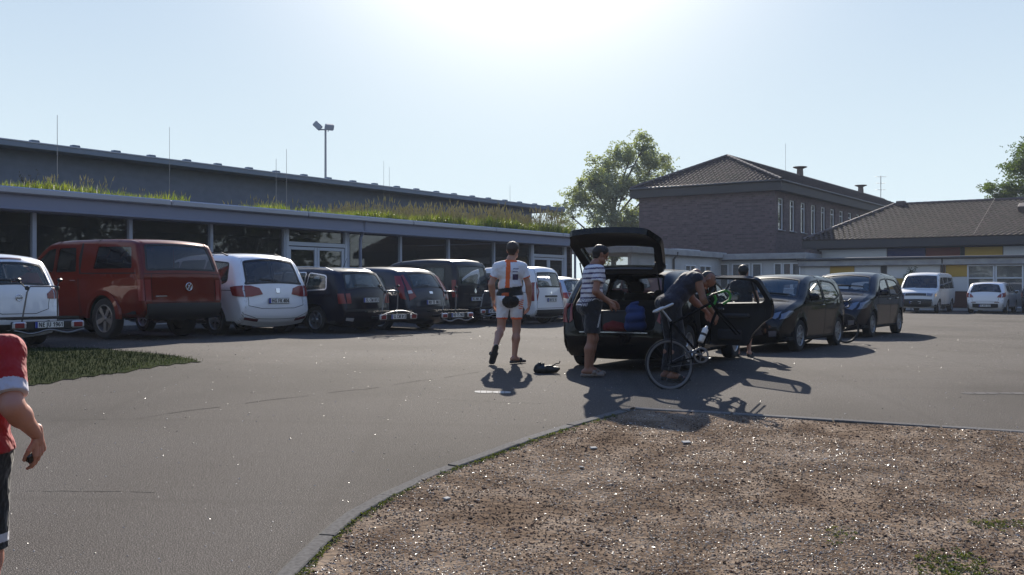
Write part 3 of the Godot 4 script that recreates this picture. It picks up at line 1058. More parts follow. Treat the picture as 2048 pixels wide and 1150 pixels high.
	car("white_people_carrier", "white people carrier with black roof rails between the red pickup and dark estate", "car", at(-5.17, 21.92), 49.0, 1.05, "cars parked nose-in along the pavilion", sp)
	# dark blue estate
	sp = {"out": OUT_ESTATE, "W": 1.74, "H": 1.475, "paint": M.navy, "belt": 0.93, "wheels": [0.84, 3.36], "R": 0.31,
		"rear_window": [[-0.62, 1.0], [-0.53, 1.33], [0.53, 1.33], [0.62, 1.0]], "windshield": [[-0.70, 3.22], [-0.56, 2.68], [0.56, 2.68], [0.70, 3.22]],
		"windows": [[[0.5, 1.0], [0.58, 1.31], [1.12, 1.375], [1.14, 0.97]], [[1.22, 0.97], [1.22, 1.385], [1.92, 1.385], [1.94, 0.96]], [[2.02, 0.96], [2.0, 1.385], [2.4, 1.35], [2.75, 1.18], [3.05, 0.97]]],
		"seams": [[[1.98, 1.4], [1.98, 0.28]], [[3.05, 0.97], [2.98, 0.28]], [[1.18, 1.38], [1.2, 0.9], [1.26, 0.6], [1.3, 0.28]], [[1.3, 0.28], [2.98, 0.28]]],
		"handles": [[2.15, 0.88], [1.3, 0.9]], "mirror": [2.92, 1.0], "wiper": 1.03, "rails": [0.5, 2.3], "antenna": 0.8, "seal": M.chrome_dull, "spokes": 5, "rim": M.alloy,
		"lamps": [["tail_light", [[0.56, 0.68], [0.56, 0.90], [0.78, 0.90], [0.78, 0.68]], [[0.008, 0.68], [0.07, 0.90], [0.17, 0.90], [0.14, 0.68]], t]],
		"patches": [["side_moulding", "S", [[1.25, 0.52], [1.25, 0.57], [2.9, 0.57], [2.9, 0.52]], M.black_trim, 0.012], ["bumper_strip", "R", [[-0.76, 0.50], [-0.76, 0.55], [0.76, 0.55], [0.76, 0.50]], M.black_trim, 0.014], ["corner_reflector", "RM", [[0.5, 0.31], [0.5, 0.37], [0.74, 0.37], [0.72, 0.31]], M.lamp_clear, 0.01]],
		"plate": {"y": 0.74, "txt": "SL CM 813"}}
	sp.lod = 1.25
	car("dark_blue_estate", "dark blue estate car with silver wheels and roof rails", "car", at(-3.34, 23.22), SITE, 1.02, "cars parked nose-in along the pavilion", sp)
	# grey hatch with high lamps
	sp = base_hatch(M.grey_paint)
	sp.out = scaled(OUT_HATCH, 1.035, 1.03); sp.W = 1.84; sp.H = 1.51; sp.belt = 0.96; sp.wheels = [0.82, 3.46]
	sp.rear_window = [[-0.58, 1.0], [-0.5, 1.06], [-0.47, 1.33], [0.47, 1.33], [0.5, 1.06], [0.58, 1.0]]
	sp.lamps = [["tail_light", [[0.52, 0.80], [0.60, 1.04], [0.60, 1.32], [0.74, 1.32], [0.84, 0.96], [0.84, 0.72]], [[0.06, 0.74], [0.16, 1.04], [0.34, 1.30], [0.44, 1.30], [0.3, 1.0], [0.18, 0.78]], t]]
	sp.patches = [["badge", "R", [[-0.06, 0.85], [-0.06, 0.9], [0.06, 0.9], [0.06, 0.85]], M.chrome, 0.01], ["lamp_insert", "RM", [[0.60, 0.88], [0.62, 0.95], [0.74, 0.95], [0.74, 0.88]], M.lamp_clear, 0.018]]
	sp.plate = {"y": 0.66, "txt": "RD TS 902"}
	sp.lod = 1.25
	car("grey_hatchback", "dark grey hatchback with tall red lamps and a pale glinting roof", "car", at(-2.08, 25.36), SITE, 1.05, "cars parked nose-in along the pavilion", sp)
	# dark high-roof van
	sp = {"out": OUT_VAN, "W": 1.83, "H": 1.84, "paint": M.dark_paint, "belt": 1.08, "tumble": 0.12, "wheels": [0.72, 3.42], "R": 0.32, "nar_r": 0.05, "cend": 0.06, "rtop": 0.1,
		"rear_window": [[-0.66, 1.12], [-0.62, 1.64], [0.62, 1.64], [0.66, 1.12]], "windshield": [[-0.74, 3.28], [-0.62, 2.62], [0.62, 2.62], [0.74, 3.28]],
		"windows": [[[0.4, 1.14], [0.44, 1.62], [1.12, 1.64], [1.14, 1.12]], [[1.24, 1.12], [1.22, 1.64], [2.1, 1.63], [2.14, 1.1]], [[2.22, 1.1], [2.2, 1.62], [2.5, 1.56], [2.9, 1.28], [3.12, 1.1]]],
		"seams": [[[2.18, 1.66], [2.18, 0.3]], [[1.18, 1.66], [1.18, 0.35]], [[3.12, 1.1], [3.0, 0.3]], [[0.3, 0.98], [1.2, 0.98]]],
		"rear_seams": [[[-0.74, 1.7], [-0.74, 0.5], [0.74, 0.5], [0.74, 1.7]]], "handles": [[1.35, 0.98], [2.34, 0.98]], "mirror": [2.98, 1.18], "mirror_m": M.black_trim, "wiper": 1.15, "seat_t": 2.35, "bench_t": 1.5,
		"lamps": [["tail_light", [[0.76, 0.78], [0.76, 1.26], [0.86, 1.26], [0.88, 0.78]], [[0.008, 0.78], [0.08, 1.26], [0.16, 1.26], [0.12, 0.78]], t]],
		"patches": [["badge", "R", [[-0.06, 0.93], [0, 1.03], [0.06, 0.93], [0, 0.87]], M.chrome, 0.012], ["handle_strip", "R", [[-0.3, 0.83], [-0.3, 0.87], [0.3, 0.87], [0.3, 0.83]], M.black_trim, 0.016]],
		"plate": {"y": 0.72, "txt": "KI AW 26"}}
	sp.lod = 1.4
	car("dark_van", "tall dark passenger van with a wide upright rear window", "van", at(-1.12, 29.95), SITE, 1.05, "cars parked nose-in along the pavilion", sp)
	# white high-roof car with diamond lamps
	var sp2 := sp.duplicate()
	sp2.out = scaled(OUT_VAN, 1.0, 0.955); sp2.H = 1.757; sp2.W = 1.76; sp2.paint = M.white; sp2.belt = 1.02; sp2.tumble = 0.16
	sp2.rear_window = [[-0.62, 1.14], [-0.55, 1.56], [0.55, 1.56], [0.62, 1.14]]
	sp2.windows = [[[0.45, 1.16], [0.52, 1.52], [1.12, 1.56], [1.14, 1.08]], [[1.24, 1.08], [1.22, 1.56], [2.1, 1.55], [2.14, 1.06]], [[2.22, 1.06], [2.2, 1.54], [2.5, 1.48], [2.9, 1.22], [3.1, 1.06]]]
	sp2.lamps = [["tail_light", [[0.60, 1.0], [0.66, 1.3], [0.78, 1.3], [0.80, 1.0], [0.80, 0.72], [0.72, 0.72]], [[0.05, 0.72], [0.10, 1.28], [0.16, 1.28], [0.32, 1.02], [0.14, 0.72]], t]]
	sp2.patches = [["lamp_insert", "RM", [[0.64, 1.0], [0.69, 1.12], [0.76, 1.0], [0.7, 0.9]], M.lamp_clear, 0.018], ["handle_strip", "R", [[-0.34, 0.83], [-0.34, 0.88], [0.34, 0.88], [0.34, 0.83]], M.black_trim, 0.016], ["badge", "R", [[-0.05, 0.95], [0, 1.02], [0.05, 0.95], [0, 0.9]], M.chrome, 0.012], ["bumper_insert", "R", [[-0.8, 0.27], [-0.8, 0.46], [0.8, 0.46], [0.8, 0.27]], M.black_trim, 0.008]]
	sp2.plate = {"y": 0.74, "txt": "OD TL 15"}
	sp2.glass = M.car_glass
	sp2.wheels = [0.72, 3.42]
	car("white_minivan", "white boxy car with angular red lamps, behind the walking cyclist", "car", at(1.2, 31.22), SITE, 1.02, "cars parked nose-in along the pavilion", sp2)
	# silver and dark cars beyond
	sp = base_hatch(M.silver)
	sp.lamps = [["tail_light", [[0.5, 0.78], [0.56, 0.94], [0.82, 0.96], [0.82, 0.76]], [[0.008, 0.76], [0.12, 0.96], [0.34, 0.96], [0.2, 0.8]], t]]
	sp.plate = {"y": 0.68, "txt": "IZ BE 71"}
	sp.lod = 1.8
	car("silver_hatchback", "silver hatchback half hidden behind the man in the striped shirt", "car", at(2.35, 33.7), SITE, 1.04, "cars parked nose-in along the pavilion", sp)
	sp = base_hatch(M.dark_paint)
	sp.lamps = [["tail_light", [[0.5, 0.78], [0.56, 0.94], [0.82, 0.96], [0.82, 0.76]], [[0.008, 0.76], [0.12, 0.96], [0.34, 0.96], [0.2, 0.8]], t]]
	sp.lod = 1.8
	car("dark_hatchback", "dark hatchback beyond the silver one, mostly hidden by the open tailgate", "car", at(3.45, 35.6), SITE, 1.0, "cars parked nose-in along the pavilion", sp)
	sp = {}
	sp = base_hatch(M.maroon)
	sp.out = scaled(OUT_MPV, 0.9, 1.02); sp.H = 1.734; sp.W = 1.8; sp.belt = 1.05; sp.wheels = [0.78, 3.4]
	sp.rear_window = [[-0.64, 1.14], [-0.56, 1.54], [0.56, 1.54], [0.64, 1.14]]
	sp.windshield = [[-0.72, 3.4], [-0.58, 2.62], [0.58, 2.62], [0.72, 3.4]]
	sp.windows = [[[0.55, 1.16], [0.72, 1.5], [1.05, 1.56], [1.78, 1.6], [1.82, 1.1], [0.7, 1.12]], [[1.9, 1.1], [1.88, 1.6], [2.4, 1.54], [2.9, 1.28], [3.2, 1.1]]]
	sp.lod = 1.8
	car("maroon_family_car", "maroon family car showing only its roof right of the open tailgate", "car", at(6.75, 42.0), SITE, 1.05, "cars parked nose-in along the pavilion", sp)
	# black hatchback, tailgate and rear door open
	sp = base_hatch(M.black_paint)
	sp.out = scaled(OUT_HATCH, 1.02, 0.965); sp.H = 1.414; sp.W = 1.74; sp.belt = 0.92; sp.wheels = [0.80, 3.38]; sp.R = 0.315; sp.croof = 0.022; sp.cend = 0.055
	sp.rear_window = [[-0.56, 0.94], [-0.47, 1.295], [0.47, 1.295], [0.56, 0.94]]
	sp.tailgate = [[-0.56, 0.55], [-0.71, 0.92], [-0.60, 1.335], [0.60, 1.335], [0.71, 0.92], [0.56, 0.55]]
	sp.hinge = [0.50, 1.345]; sp.open_tail = -97.0; sp.open_door = 68.0; sp.door_hinge = 1.92
	sp.windows = [[[0.93, 1.0], [1.06, 1.26], [1.2, 1.285], [1.78, 1.305], [1.82, 0.93], [1.0, 0.95]], [[1.92, 0.93], [1.90, 1.305], [2.4, 1.28], [2.72, 1.14], [2.98, 0.96], [2.99, 0.93]]]
	sp.rear_door = [[0.84, 0.98], [0.99, 1.30], [1.2, 1.33], [1.88, 1.345], [1.91, 0.3], [1.26, 0.3], [1.17, 0.5], [1.0, 0.66], [0.84, 0.74]]
	sp.door_window = 0; sp.quarter = 1.08
	sp.seams = [[[2.98, 0.93], [2.95, 0.6], [2.92, 0.28]], [[1.87, 1.33], [1.87, 0.28]], [[1.87, 0.28], [2.92, 0.27]]]
	sp.lamps = [["tail_light", [[0.62, 0.70], [0.66, 0.93], [0.82, 0.93], [0.82, 0.66]], [[0.008, 0.66], [0.10, 0.93], [0.36, 0.93], [0.24, 0.80], [0.16, 0.68]], t]]
	sp.rear_seams = []
	sp.patches = [["load_sill", "R", [[-0.5, 0.525], [-0.5, 0.54], [0.5, 0.54], [0.5, 0.525]], M.chrome_dull, 0.008], ["number_plate_recess", "R", [[-0.3, 0.70], [-0.3, 0.84], [0.3, 0.84], [0.3, 0.70]], M.black_trim, 0.006, true]]
	o = car("open_hatchback", "black hatchback with its tailgate raised and a rear door open", "car", at(1.40, 13.82), -27.0, 1.0, "", sp)
	boxed("boot_floor", Vector3(0, 0.50, -0.62), Vector3(1.1, 0.04, 1.0), M.black_trim, o)
	for sg in [-1.0, 1.0]: boxed("boot_side", Vector3(sg * 0.60, 0.66, -0.62), Vector3(0.16, 0.32, 0.9), M.black_trim, o, 0.03)
	# two dark hatchbacks facing the camera
	for i in 2:
		sp = base_hatch(M.black_paint if i == 0 else M.blueblack)
		sp.out = scaled(OUT_HATCH, 0.97 if i == 0 else 1.0, 1.03 if i == 0 else 1.06)
		sp.H = 1.509 if i == 0 else 1.553
		sp.belt = 0.97 if i == 0 else 1.0
		sp.windshield = [[-0.70, 3.04], [-0.575, 2.46], [0.575, 2.46], [0.70, 3.04]] if i == 0 else [[-0.72, 3.14], [-0.58, 2.54], [0.58, 2.54], [0.72, 3.14]]
		sp.windows = [[[0.62, 1.1], [0.82, 1.33], [1.0, 1.375], [1.68, 1.41], [1.72, 0.985], [0.98, 1.015]], [[1.80, 0.985], [1.78, 1.41], [2.3, 1.375], [2.5, 1.27], [2.6, 0.985]], [[2.64, 0.985], [2.56, 1.24], [2.9, 1.02], [2.93, 0.985]]]
		sp.seams = [[[1.75, 1.44], [1.75, 0.28]], [[2.95, 0.98], [2.88, 0.28]], [[1.2, 0.28], [2.88, 0.28]], [[0.95, 0.9], [1.1, 0.55], [1.2, 0.28]]]
		sp.wheels = [0.72, 3.23] if i == 0 else [0.74, 3.30]
		sp.mirror = [2.72, 1.04]; sp.mirror_m = sp.paint
		sp.handles = [[1.92, 0.9], [1.15, 0.92]]
		sp.spokes = 9
		sp.rim = M.alloy_dull
		sp.lamps = [["headlight", [[0.46, 0.66], [0.56, 0.73], [0.70, 0.79], [0.78, 0.79], [0.78, 0.69], [0.62, 0.64]], [[3.62, 0.80], [3.74, 0.81], [4.2, 0.74], [4.2, 0.64], [3.85, 0.68]], M.lamp_glass]] if i == 0 else [["headlight", [[0.40, 0.67], [0.5, 0.76], [0.70, 0.85], [0.78, 0.85], [0.78, 0.72], [0.6, 0.65]], [[3.5, 0.88], [3.62, 0.90], [4.2, 0.82], [4.2, 0.67], [3.8, 0.72]], M.lamp_glass], ["tail_light", [], [[0.05, 0.8], [0.12, 1.0], [0.22, 1.0], [0.18, 0.8]], t]]
		sp.patches = [["grille", "F", [[-0.42, 0.36], [-0.36, 0.52], [0.36, 0.52], [0.42, 0.36]], M.black_trim, 0.004], ["upper_grille", "F", [[-0.26, 0.66], [-0.24, 0.69], [0.24, 0.69], [0.26, 0.66]], M.chrome_dull, 0.01], ["fog_light", "FM", [[0.52, 0.33], [0.52, 0.43], [0.66, 0.43], [0.66, 0.33]], M.lamp_glass, 0.01], ["wiper", "T", [[-0.55, 3.0], [-0.55, 2.985], [0.1, 2.99], [0.1, 3.005]], M.black_trim, 0.015], ["wiper", "T", [[0.0, 3.01], [0.0, 2.995], [0.58, 2.99], [0.58, 3.005]], M.black_trim, 0.015]]
		sp.top_seams = [[[-0.62, 3.15], [-0.5, 3.9]], [[0.62, 3.15], [0.5, 3.9]]]
		sp.plate = {"y": 0.55, "txt": "HH RT 518" if i == 0 else "NMS V 77", "front": true}
		o = car("black_hatchback" if i == 0 else "blue_black_hatchback", "black hatchback facing the camera just beyond the open rear door" if i == 0 else "blue-black hatchback facing the camera with a bicycle before its bumper", "car", at(6.44, 21.59) if i == 0 else at(9.81, 27.14), SITE + 90.0, 0.945 if i == 0 else 1.0, "dark hatchbacks facing the camera", sp)
		if i == 1: boxed("paper_on_dashboard", Vector3(0.05, 1.12, -2.82), Vector3(0.34, 0.22, 0.01), M.plate_white, o, 0.0, Basis(Vector3.RIGHT, 0.5))
	# white bus-like van by the coloured wall
	sp = {"out": OUT_BUS, "W": 1.84, "H": 1.93, "paint": M.white_old, "belt": 1.12, "sill": 0.3, "tumble": 0.15, "wheels": [0.95, 3.87], "R": 0.32, "nar_r": 0.04, "nar_f": 0.1, "cend": 0.06, "rtop": 0.09,
		"rear_window": [[-0.66, 1.2], [-0.62, 1.66], [0.62, 1.66], [0.66, 1.2]], "windshield": [[-0.80, 3.96], [-0.68, 3.44], [0.68, 3.44], [0.80, 3.96]],
		"windows": [[[0.4, 1.2], [0.42, 1.68], [1.55, 1.70], [1.57, 1.18]], [[1.66, 1.18], [1.65, 1.70], [2.66, 1.70], [2.68, 1.17]], [[2.78, 1.16], [2.77, 1.70], [3.26, 1.68], [3.62, 1.38], [3.78, 1.17]]],
		"seams": [[[2.73, 1.75], [2.73, 0.36]], [[3.82, 1.15], [3.7, 0.5]], [[1.6, 1.75], [1.6, 0.36]]], "handles": [[2.9, 1.02], [1.75, 1.02]], "mirror": [3.72, 1.25], "mirror_m": M.black_trim, "seat_t": 3.05, "bench_t": 1.6, "glass": M.dark_glass, "spokes": 8, "rim": M.alloy_dull,
		"lamps": [["headlight", [[0.50, 0.79], [0.50, 0.92], [0.72, 0.92], [0.72, 0.79]], [], M.lamp_glass], ["indicator_lamp", [[0.735, 0.79], [0.735, 0.92], [0.82, 0.92], [0.82, 0.79]], [[4.45, 0.79], [4.45, 0.92], [4.60, 0.92], [4.66, 0.79]], M.amber]],
		"patches": [["grille", "F", [[-0.48, 0.81], [-0.48, 0.91], [0.48, 0.91], [0.48, 0.81]], M.black_trim, 0.006], ["front_bumper", "F", [[-0.86, 0.34], [-0.86, 0.64], [0.86, 0.64], [0.86, 0.34]], M.black_trim, 0.035], ["wiper", "T", [[-0.5, 4.0], [-0.5, 3.98], [0.15, 3.98], [0.15, 4.0]], M.black_trim, 0.015]],
		"plate": {"y": 0.5, "txt": "FL KN 640", "front": true}}
	sp.lod = 1.8
	car("white_van", "old white van with amber indicators parked facing out by the coloured wall", "van", at(21.5, 50.6), SITE + 90.0, 0.98, "", sp)
	# small white hatch with its rear to us, dark car beside it
	sp = base_hatch(M.white)
	sp.lamps = [["tail_light", [[0.5, 0.74], [0.56, 0.84], [0.66, 0.92], [0.82, 0.92], [0.82, 0.74]], [[0.008, 0.74], [0.10, 0.94], [0.34, 1.0], [0.24, 0.8]], t]]
	sp.patches = [["bumper_insert", "R", [[-0.55, 0.3], [-0.55, 0.46], [0.55, 0.46], [0.55, 0.3]], M.black_trim, 0.006], ["reflector", "RM", [[0.4, 0.5], [0.4, 0.53], [0.6, 0.53], [0.6, 0.5]], M.tail_dark, 0.008]]
	sp.plate = {"y": 0.39, "txt": "PI MO 333"}
	sp.glass = M.dark_glass
	sp.lod = 1.8
	car("small_white_hatchback", "small white hatchback parked nose to the wall beside a white van", "car", at(21.76, 46.0), -34.5, 0.98, "", sp)
	sp = base_hatch(M.blueblack)
	sp.out = scaled(OUT_ESTATE, 1.0, 1.0); sp.wheels = [0.84, 3.36]
	sp.windshield = [[-0.70, 3.22], [-0.56, 2.68], [0.56, 2.68], [0.70, 3.22]]
	sp.plate = {"y": 0.5, "x": -0.3, "txt": "HL K 12"}
	sp.lamps = [["tail_light", [[0.56, 0.74], [0.56, 0.9], [0.82, 0.9], [0.82, 0.74]], [[0.008, 0.74], [0.1, 0.94], [0.3, 0.94], [0.2, 0.8]], M.tail_dark]]
	sp.lod = 1.8
	car("dark_estate", "dark estate car cut by the right edge, beside the small white hatchback", "car", at(23.9, 45.2), -34.5, 1.0, "", sp)

# ---------------------------------------------------------------- bike racks on tow bars
func rack(label: String, x: float, d: float, phi: float, v: int, txt: String) -> void:
	var o := thing("bike_rack", label, "bike rack", at(x, d), phi, "bike racks on tow bars")
	var y := 0.46
	tubed("tow_arm", [Vector3(0, y - 0.08, -0.75), Vector3(0, y - 0.06, -0.3), Vector3(0, y, 0.05)], 0.03, M.black_trim, o)
	for k in 2:
		var z := -0.12 - 0.24 * k
		var b := MB.new()
		b.box(Vector3(0, y + 0.05, z), Vector3(1.25, 0.018, 0.09), Basis(), 0.006)
		for sg in [-1.0, 1.0]: b.box(Vector3(0, y + 0.068, z + sg * 0.045), Vector3(1.25, 0.03, 0.008))
		part("wheel_tray", b.mesh(), M.black_trim, o)
	var bow := []
	for j in 13:
		var q := -1.0 + j / 6.0
		bow.append(Vector3(q * 0.62, y + (0.08 - 0.10 * q * q if v == 1 else -0.16 + 0.03 * cos(q * 6.0)), 0.08))
	tubed("bumper_bar", bow, 0.016, M.alloy_dark, o)
	var hoop := []
	var hw := 0.27 if v == 0 else 0.22
	var top := 1.06 if v == 0 else 1.0
	for p in [[-hw - 0.05, y], [-hw, top - 0.1], [-hw + 0.05, top], [hw - 0.05, top], [hw, top - 0.1], [hw + 0.05, y]]: hoop.append(Vector3(p[0], p[1], -0.22 + 0.14 * (p[1] - y)))
	tubed("hoop", hoop, 0.014, M.alloy_dark if v == 0 else M.alloy_dull, o)
	for sg in [-1.0, 1.0]:
		var b := MB.new()
		b.tube([Vector3(sg * (hw - 0.02), top - 0.06, -0.16), Vector3(sg * (hw + 0.1), top + 0.1, -0.05 - 0.2 * absf(sg))], 0.011, 6)
		b.box(Vector3(sg * (hw + 0.1), top + 0.11, -0.24), Vector3(0.1, 0.06, 0.07), Basis(Vector3.UP, 0.5), 0.02)
		b.box(Vector3(sg * hw, top - 0.03, -0.15), Vector3(0.06, 0.07, 0.06), Basis(), 0.015)
		part("clamp_arm", b.mesh(), M.black_trim, o)
	boxed("light_board", Vector3(0, y - 0.06, 0.03), Vector3(1.3, 0.15, 0.04), M.black_trim, o, 0.015)
	for sg in [-1.0, 1.0]:
		var c := Vector3(sg * 0.52, y - 0.05, 0.06)
		var h := boxed("tail_light", c, Vector3(0.24, 0.12, 0.05), M.lamp_clear, o, 0.03)
		boxed("red_lens", Vector3(-0.005, 0, 0.02), Vector3(0.17, 0.085, 0.025), M.tail_red, h, 0.015)
	var p := boxed("number_plate", Vector3(0.0, y - 0.045, 0.06), Vector3(0.52, 0.115, 0.012), M.black_trim, o, 0.004)
	boxed("plate_face", Vector3(0, 0, 0.0075), Vector3(0.505, 0.1, 0.004), M.plate_white, p)
	boxed("country_band", Vector3(-0.23, 0, 0.0095), Vector3(0.045, 0.1, 0.003), M.plate_blue, p)
	text_part("plate_text", txt, 0.075, M.ink, p, Transform3D(Basis(), Vector3(0.025, 0, 0.0115)), 0.42)

# ---------------------------------------------------------------- bicycles
func bicycle(label: String, pos: Vector3, phi: float, lean: float, pitch: float, green: bool, group: String) -> Node3D:
	var o := thing("road_bike", label, "bicycle", pos, phi, group)
	o.rotation_order = EULER_ORDER_YXZ
	o.rotation_degrees = Vector3(pitch, phi, lean)
	var R := 0.315
	var rear := Vector3(0, R, 0)
	var front := Vector3(0, R, -0.99)
	var bb := Vector3(0, 0.27, -0.41)
	var seat := Vector3(0, 0.79, -0.23)
	var head_t := Vector3(0, 0.83, -0.80)
	var head_b := Vector3(0, 0.68, -0.855)
	var fm: Material = M.bike_frame
	for w in ([[rear, "rear"]] if green else [[rear, "rear"], [front, "front"]]):
		var node := Node3D.new()
		node.name = "wheel" if w[1] == "rear" else "wheel_001"
		o.add_child(node, true)
		node.position = w[0]
		var b := MB.new()
		var ring := []
		for j in 36: ring.append(Vector3(0, cos(TAU * j / 36) * (R - 0.012), sin(TAU * j / 36) * (R - 0.012)))
		b.tube(ring, 0.0125, 7, -1.0, true)
		part("tyre", b.mesh(), M.rubber, node)
		b = MB.new()
		var xf := Transform3D(Basis(Vector3(0, 0, -1), Vector3(1, 0, 0), Vector3(0, -1, 0)), Vector3.ZERO)
		b.lathe([Vector2(R - 0.022, -0.009), Vector2(R - 0.042, -0.011), Vector2(R - 0.05, 0.0), Vector2(R - 0.042, 0.011), Vector2(R - 0.022, 0.009)], 36, xf)
		part("rim", b.mesh(), M.rim_grey if green else M.black_trim, node)
		b = MB.new()
		for j in 24:
			var a := TAU * j / 24
			var sx := 0.025 if j % 2 else -0.025
			b.tube([Vector3(sx, cos(a + 0.4) * 0.02, sin(a + 0.4) * 0.02), Vector3(0, cos(a) * (R - 0.045), sin(a) * (R - 0.045))], 0.0013, 4)
		b.tube([Vector3(-0.045, 0, 0), Vector3(0.045, 0, 0)], 0.016, 8)
		part("spoke_set", b.mesh(), M.black_trim, node)
	var b := MB.new()
	b.tube([bb, seat], 0.016)
	b.tube([seat + Vector3(0, -0.03, 0), head_t + Vector3(0, -0.03, 0)], 0.015)
	b.tube([bb, head_b + Vector3(0, 0.02, 0)], 0.019)
	b.tube([head_t, head_b], 0.02)
	for sg in [-1.0, 1.0]:
		b.tube([bb + Vector3(sg * 0.03, 0, 0.03), rear + Vector3(sg * 0.06, 0, 0)], 0.009, 6)
		b.tube([seat + Vector3(sg * 0.012, -0.03, 0.01), rear + Vector3(sg * 0.06, 0, 0)], 0.008, 6)
	part("frame", b.mesh(), fm, o)
	b = MB.new()
	for sg in [-1.0, 1.0]:
		b.tube([head_b, head_b + Vector3(sg * 0.045, -0.04, -0.01), front + Vector3(sg * 0.05, 0.02, 0.01), front + Vector3(sg * 0.05, 0, 0)], 0.011, 6)
	part("fork", b.mesh(), fm, o)
	b = MB.new()
	b.tube([seat, seat + Vector3(0, 0.16, 0.05)], 0.013)
	part("seat_post", b.mesh(), M.alloy_dull, o)
	b = MB.new()
	b.box(Vector3(0, 0.975, -0.14), Vector3(0.12, 0.035, 0.14), Basis(Vector3.RIGHT, 0.05), 0.016)
	b.box(Vector3(0, 0.972, -0.27), Vector3(0.045, 0.03, 0.16), Basis(Vector3.RIGHT, 0.02), 0.014)
	part("saddle", b.mesh(), M.saddle, o)
	b = MB.new()
	var st := head_t + Vector3(0, 0.06, -0.09)
	b.tube([head_t, head_t + Vector3(0, 0.045, 0.01), st], 0.014)
	part("stem", b.mesh(), M.black_trim, o)
	b = MB.new()
	b.tube([st + Vector3(-0.2, 0, 0), st + Vector3(0.2, 0, 0)], 0.013)
	part("handlebar", b.mesh(), M.black_trim, o)
	for sg in [-1.0, 1.0]:
		b = MB.new()
		var pts := []
		for q in [[0.14, 0, 0], [0.2, 0, -0.01], [0.205, -0.005, -0.07], [0.205, -0.04, -0.1], [0.205, -0.09, -0.1], [0.208, -0.13, -0.06], [0.21, -0.14, 0.03]]: pts.append(st + Vector3(sg * q[0], q[1], q[2]))
		b.tube(pts, 0.017, 7)
		part("bar_tape", b.mesh(), M.green_tape if green else M.black_trim, o)
		b = MB.new()
		b.tube([st + Vector3(sg * 0.205, 0.0, -0.07), st + Vector3(sg * 0.205, 0.05, -0.14)], 0.015, 7)
		b.tube([st + Vector3(sg * 0.205, 0.0, -0.13), st + Vector3(sg * 0.21, -0.09, -0.15)], 0.007, 5)
		part("brake_lever", b.mesh(), M.black_trim, o)
	b = MB.new()
	var xr := Transform3D(Basis(Vector3(0, 0, -1), Vector3(1, 0, 0), Vector3(0, -1, 0)), bb + Vector3(0.045, 0, 0))
	b.lathe([Vector2(0.098, -0.003), Vector2(0.1, 0.0), Vector2(0.098, 0.003), Vector2(0.075, 0.003)], 28, xr)
	for j in 5: b.tube([bb + Vector3(0.045, 0, 0), bb + Vector3(0.045, cos(TAU * j / 5) * 0.085, sin(TAU * j / 5) * 0.085)], 0.007, 5)
	b.tube([rear + Vector3(0.04, 0.03, 0), bb + Vector3(0.045, 0.095, 0)], 0.004, 4)
	b.tube([rear + Vector3(0.04, -0.03, 0), bb + Vector3(0.045, -0.095, 0)], 0.004, 4)
	part("chainset", b.mesh(), M.rim_grey, o)
	for sg in [-1.0, 1.0]:
		b = MB.new()
		var e := bb + Vector3(sg * 0.08, sg * 0.1, sg * 0.14)
		b.tube([bb, bb + Vector3(sg * 0.07, 0, 0), e], 0.01, 6)
		b.box(e + Vector3(sg * 0.05, 0, 0), Vector3(0.09, 0.018, 0.06), Basis(), 0.005)
		part("pedal_crank", b.mesh(), M.rim_grey, o)
	if green:
		b = MB.new()
		var q := bb.lerp(head_b, 0.42)
		var ax := (head_b - bb).normalized()
		var up := Vector3(0, ax.z, -ax.y) * -1.0
		if up.y < 0: up = -up
		var xb := Transform3D(Basis(Vector3.RIGHT, ax, Vector3.RIGHT.cross(ax)), q + up * 0.055)
		b.lathe([Vector2(0.0, -0.1), Vector2(0.035, -0.098), Vector2(0.037, -0.02), Vector2(0.032, 0.0), Vector2(0.037, 0.02), Vector2(0.036, 0.075), Vector2(0.02, 0.09), Vector2(0.014, 0.115), Vector2(0.0, 0.118)], 16, xb)
		var bt := part("water_bottle", b.mesh(), M.bottle, o)
		b = MB.new()
		b.lathe([Vector2(0.038, -0.015), Vector2(0.041, -0.008), Vector2(0.041, 0.008), Vector2(0.038, 0.015)], 16, xb)
		part("bottle_cage", b.mesh(), M.black_trim, bt)
	return o

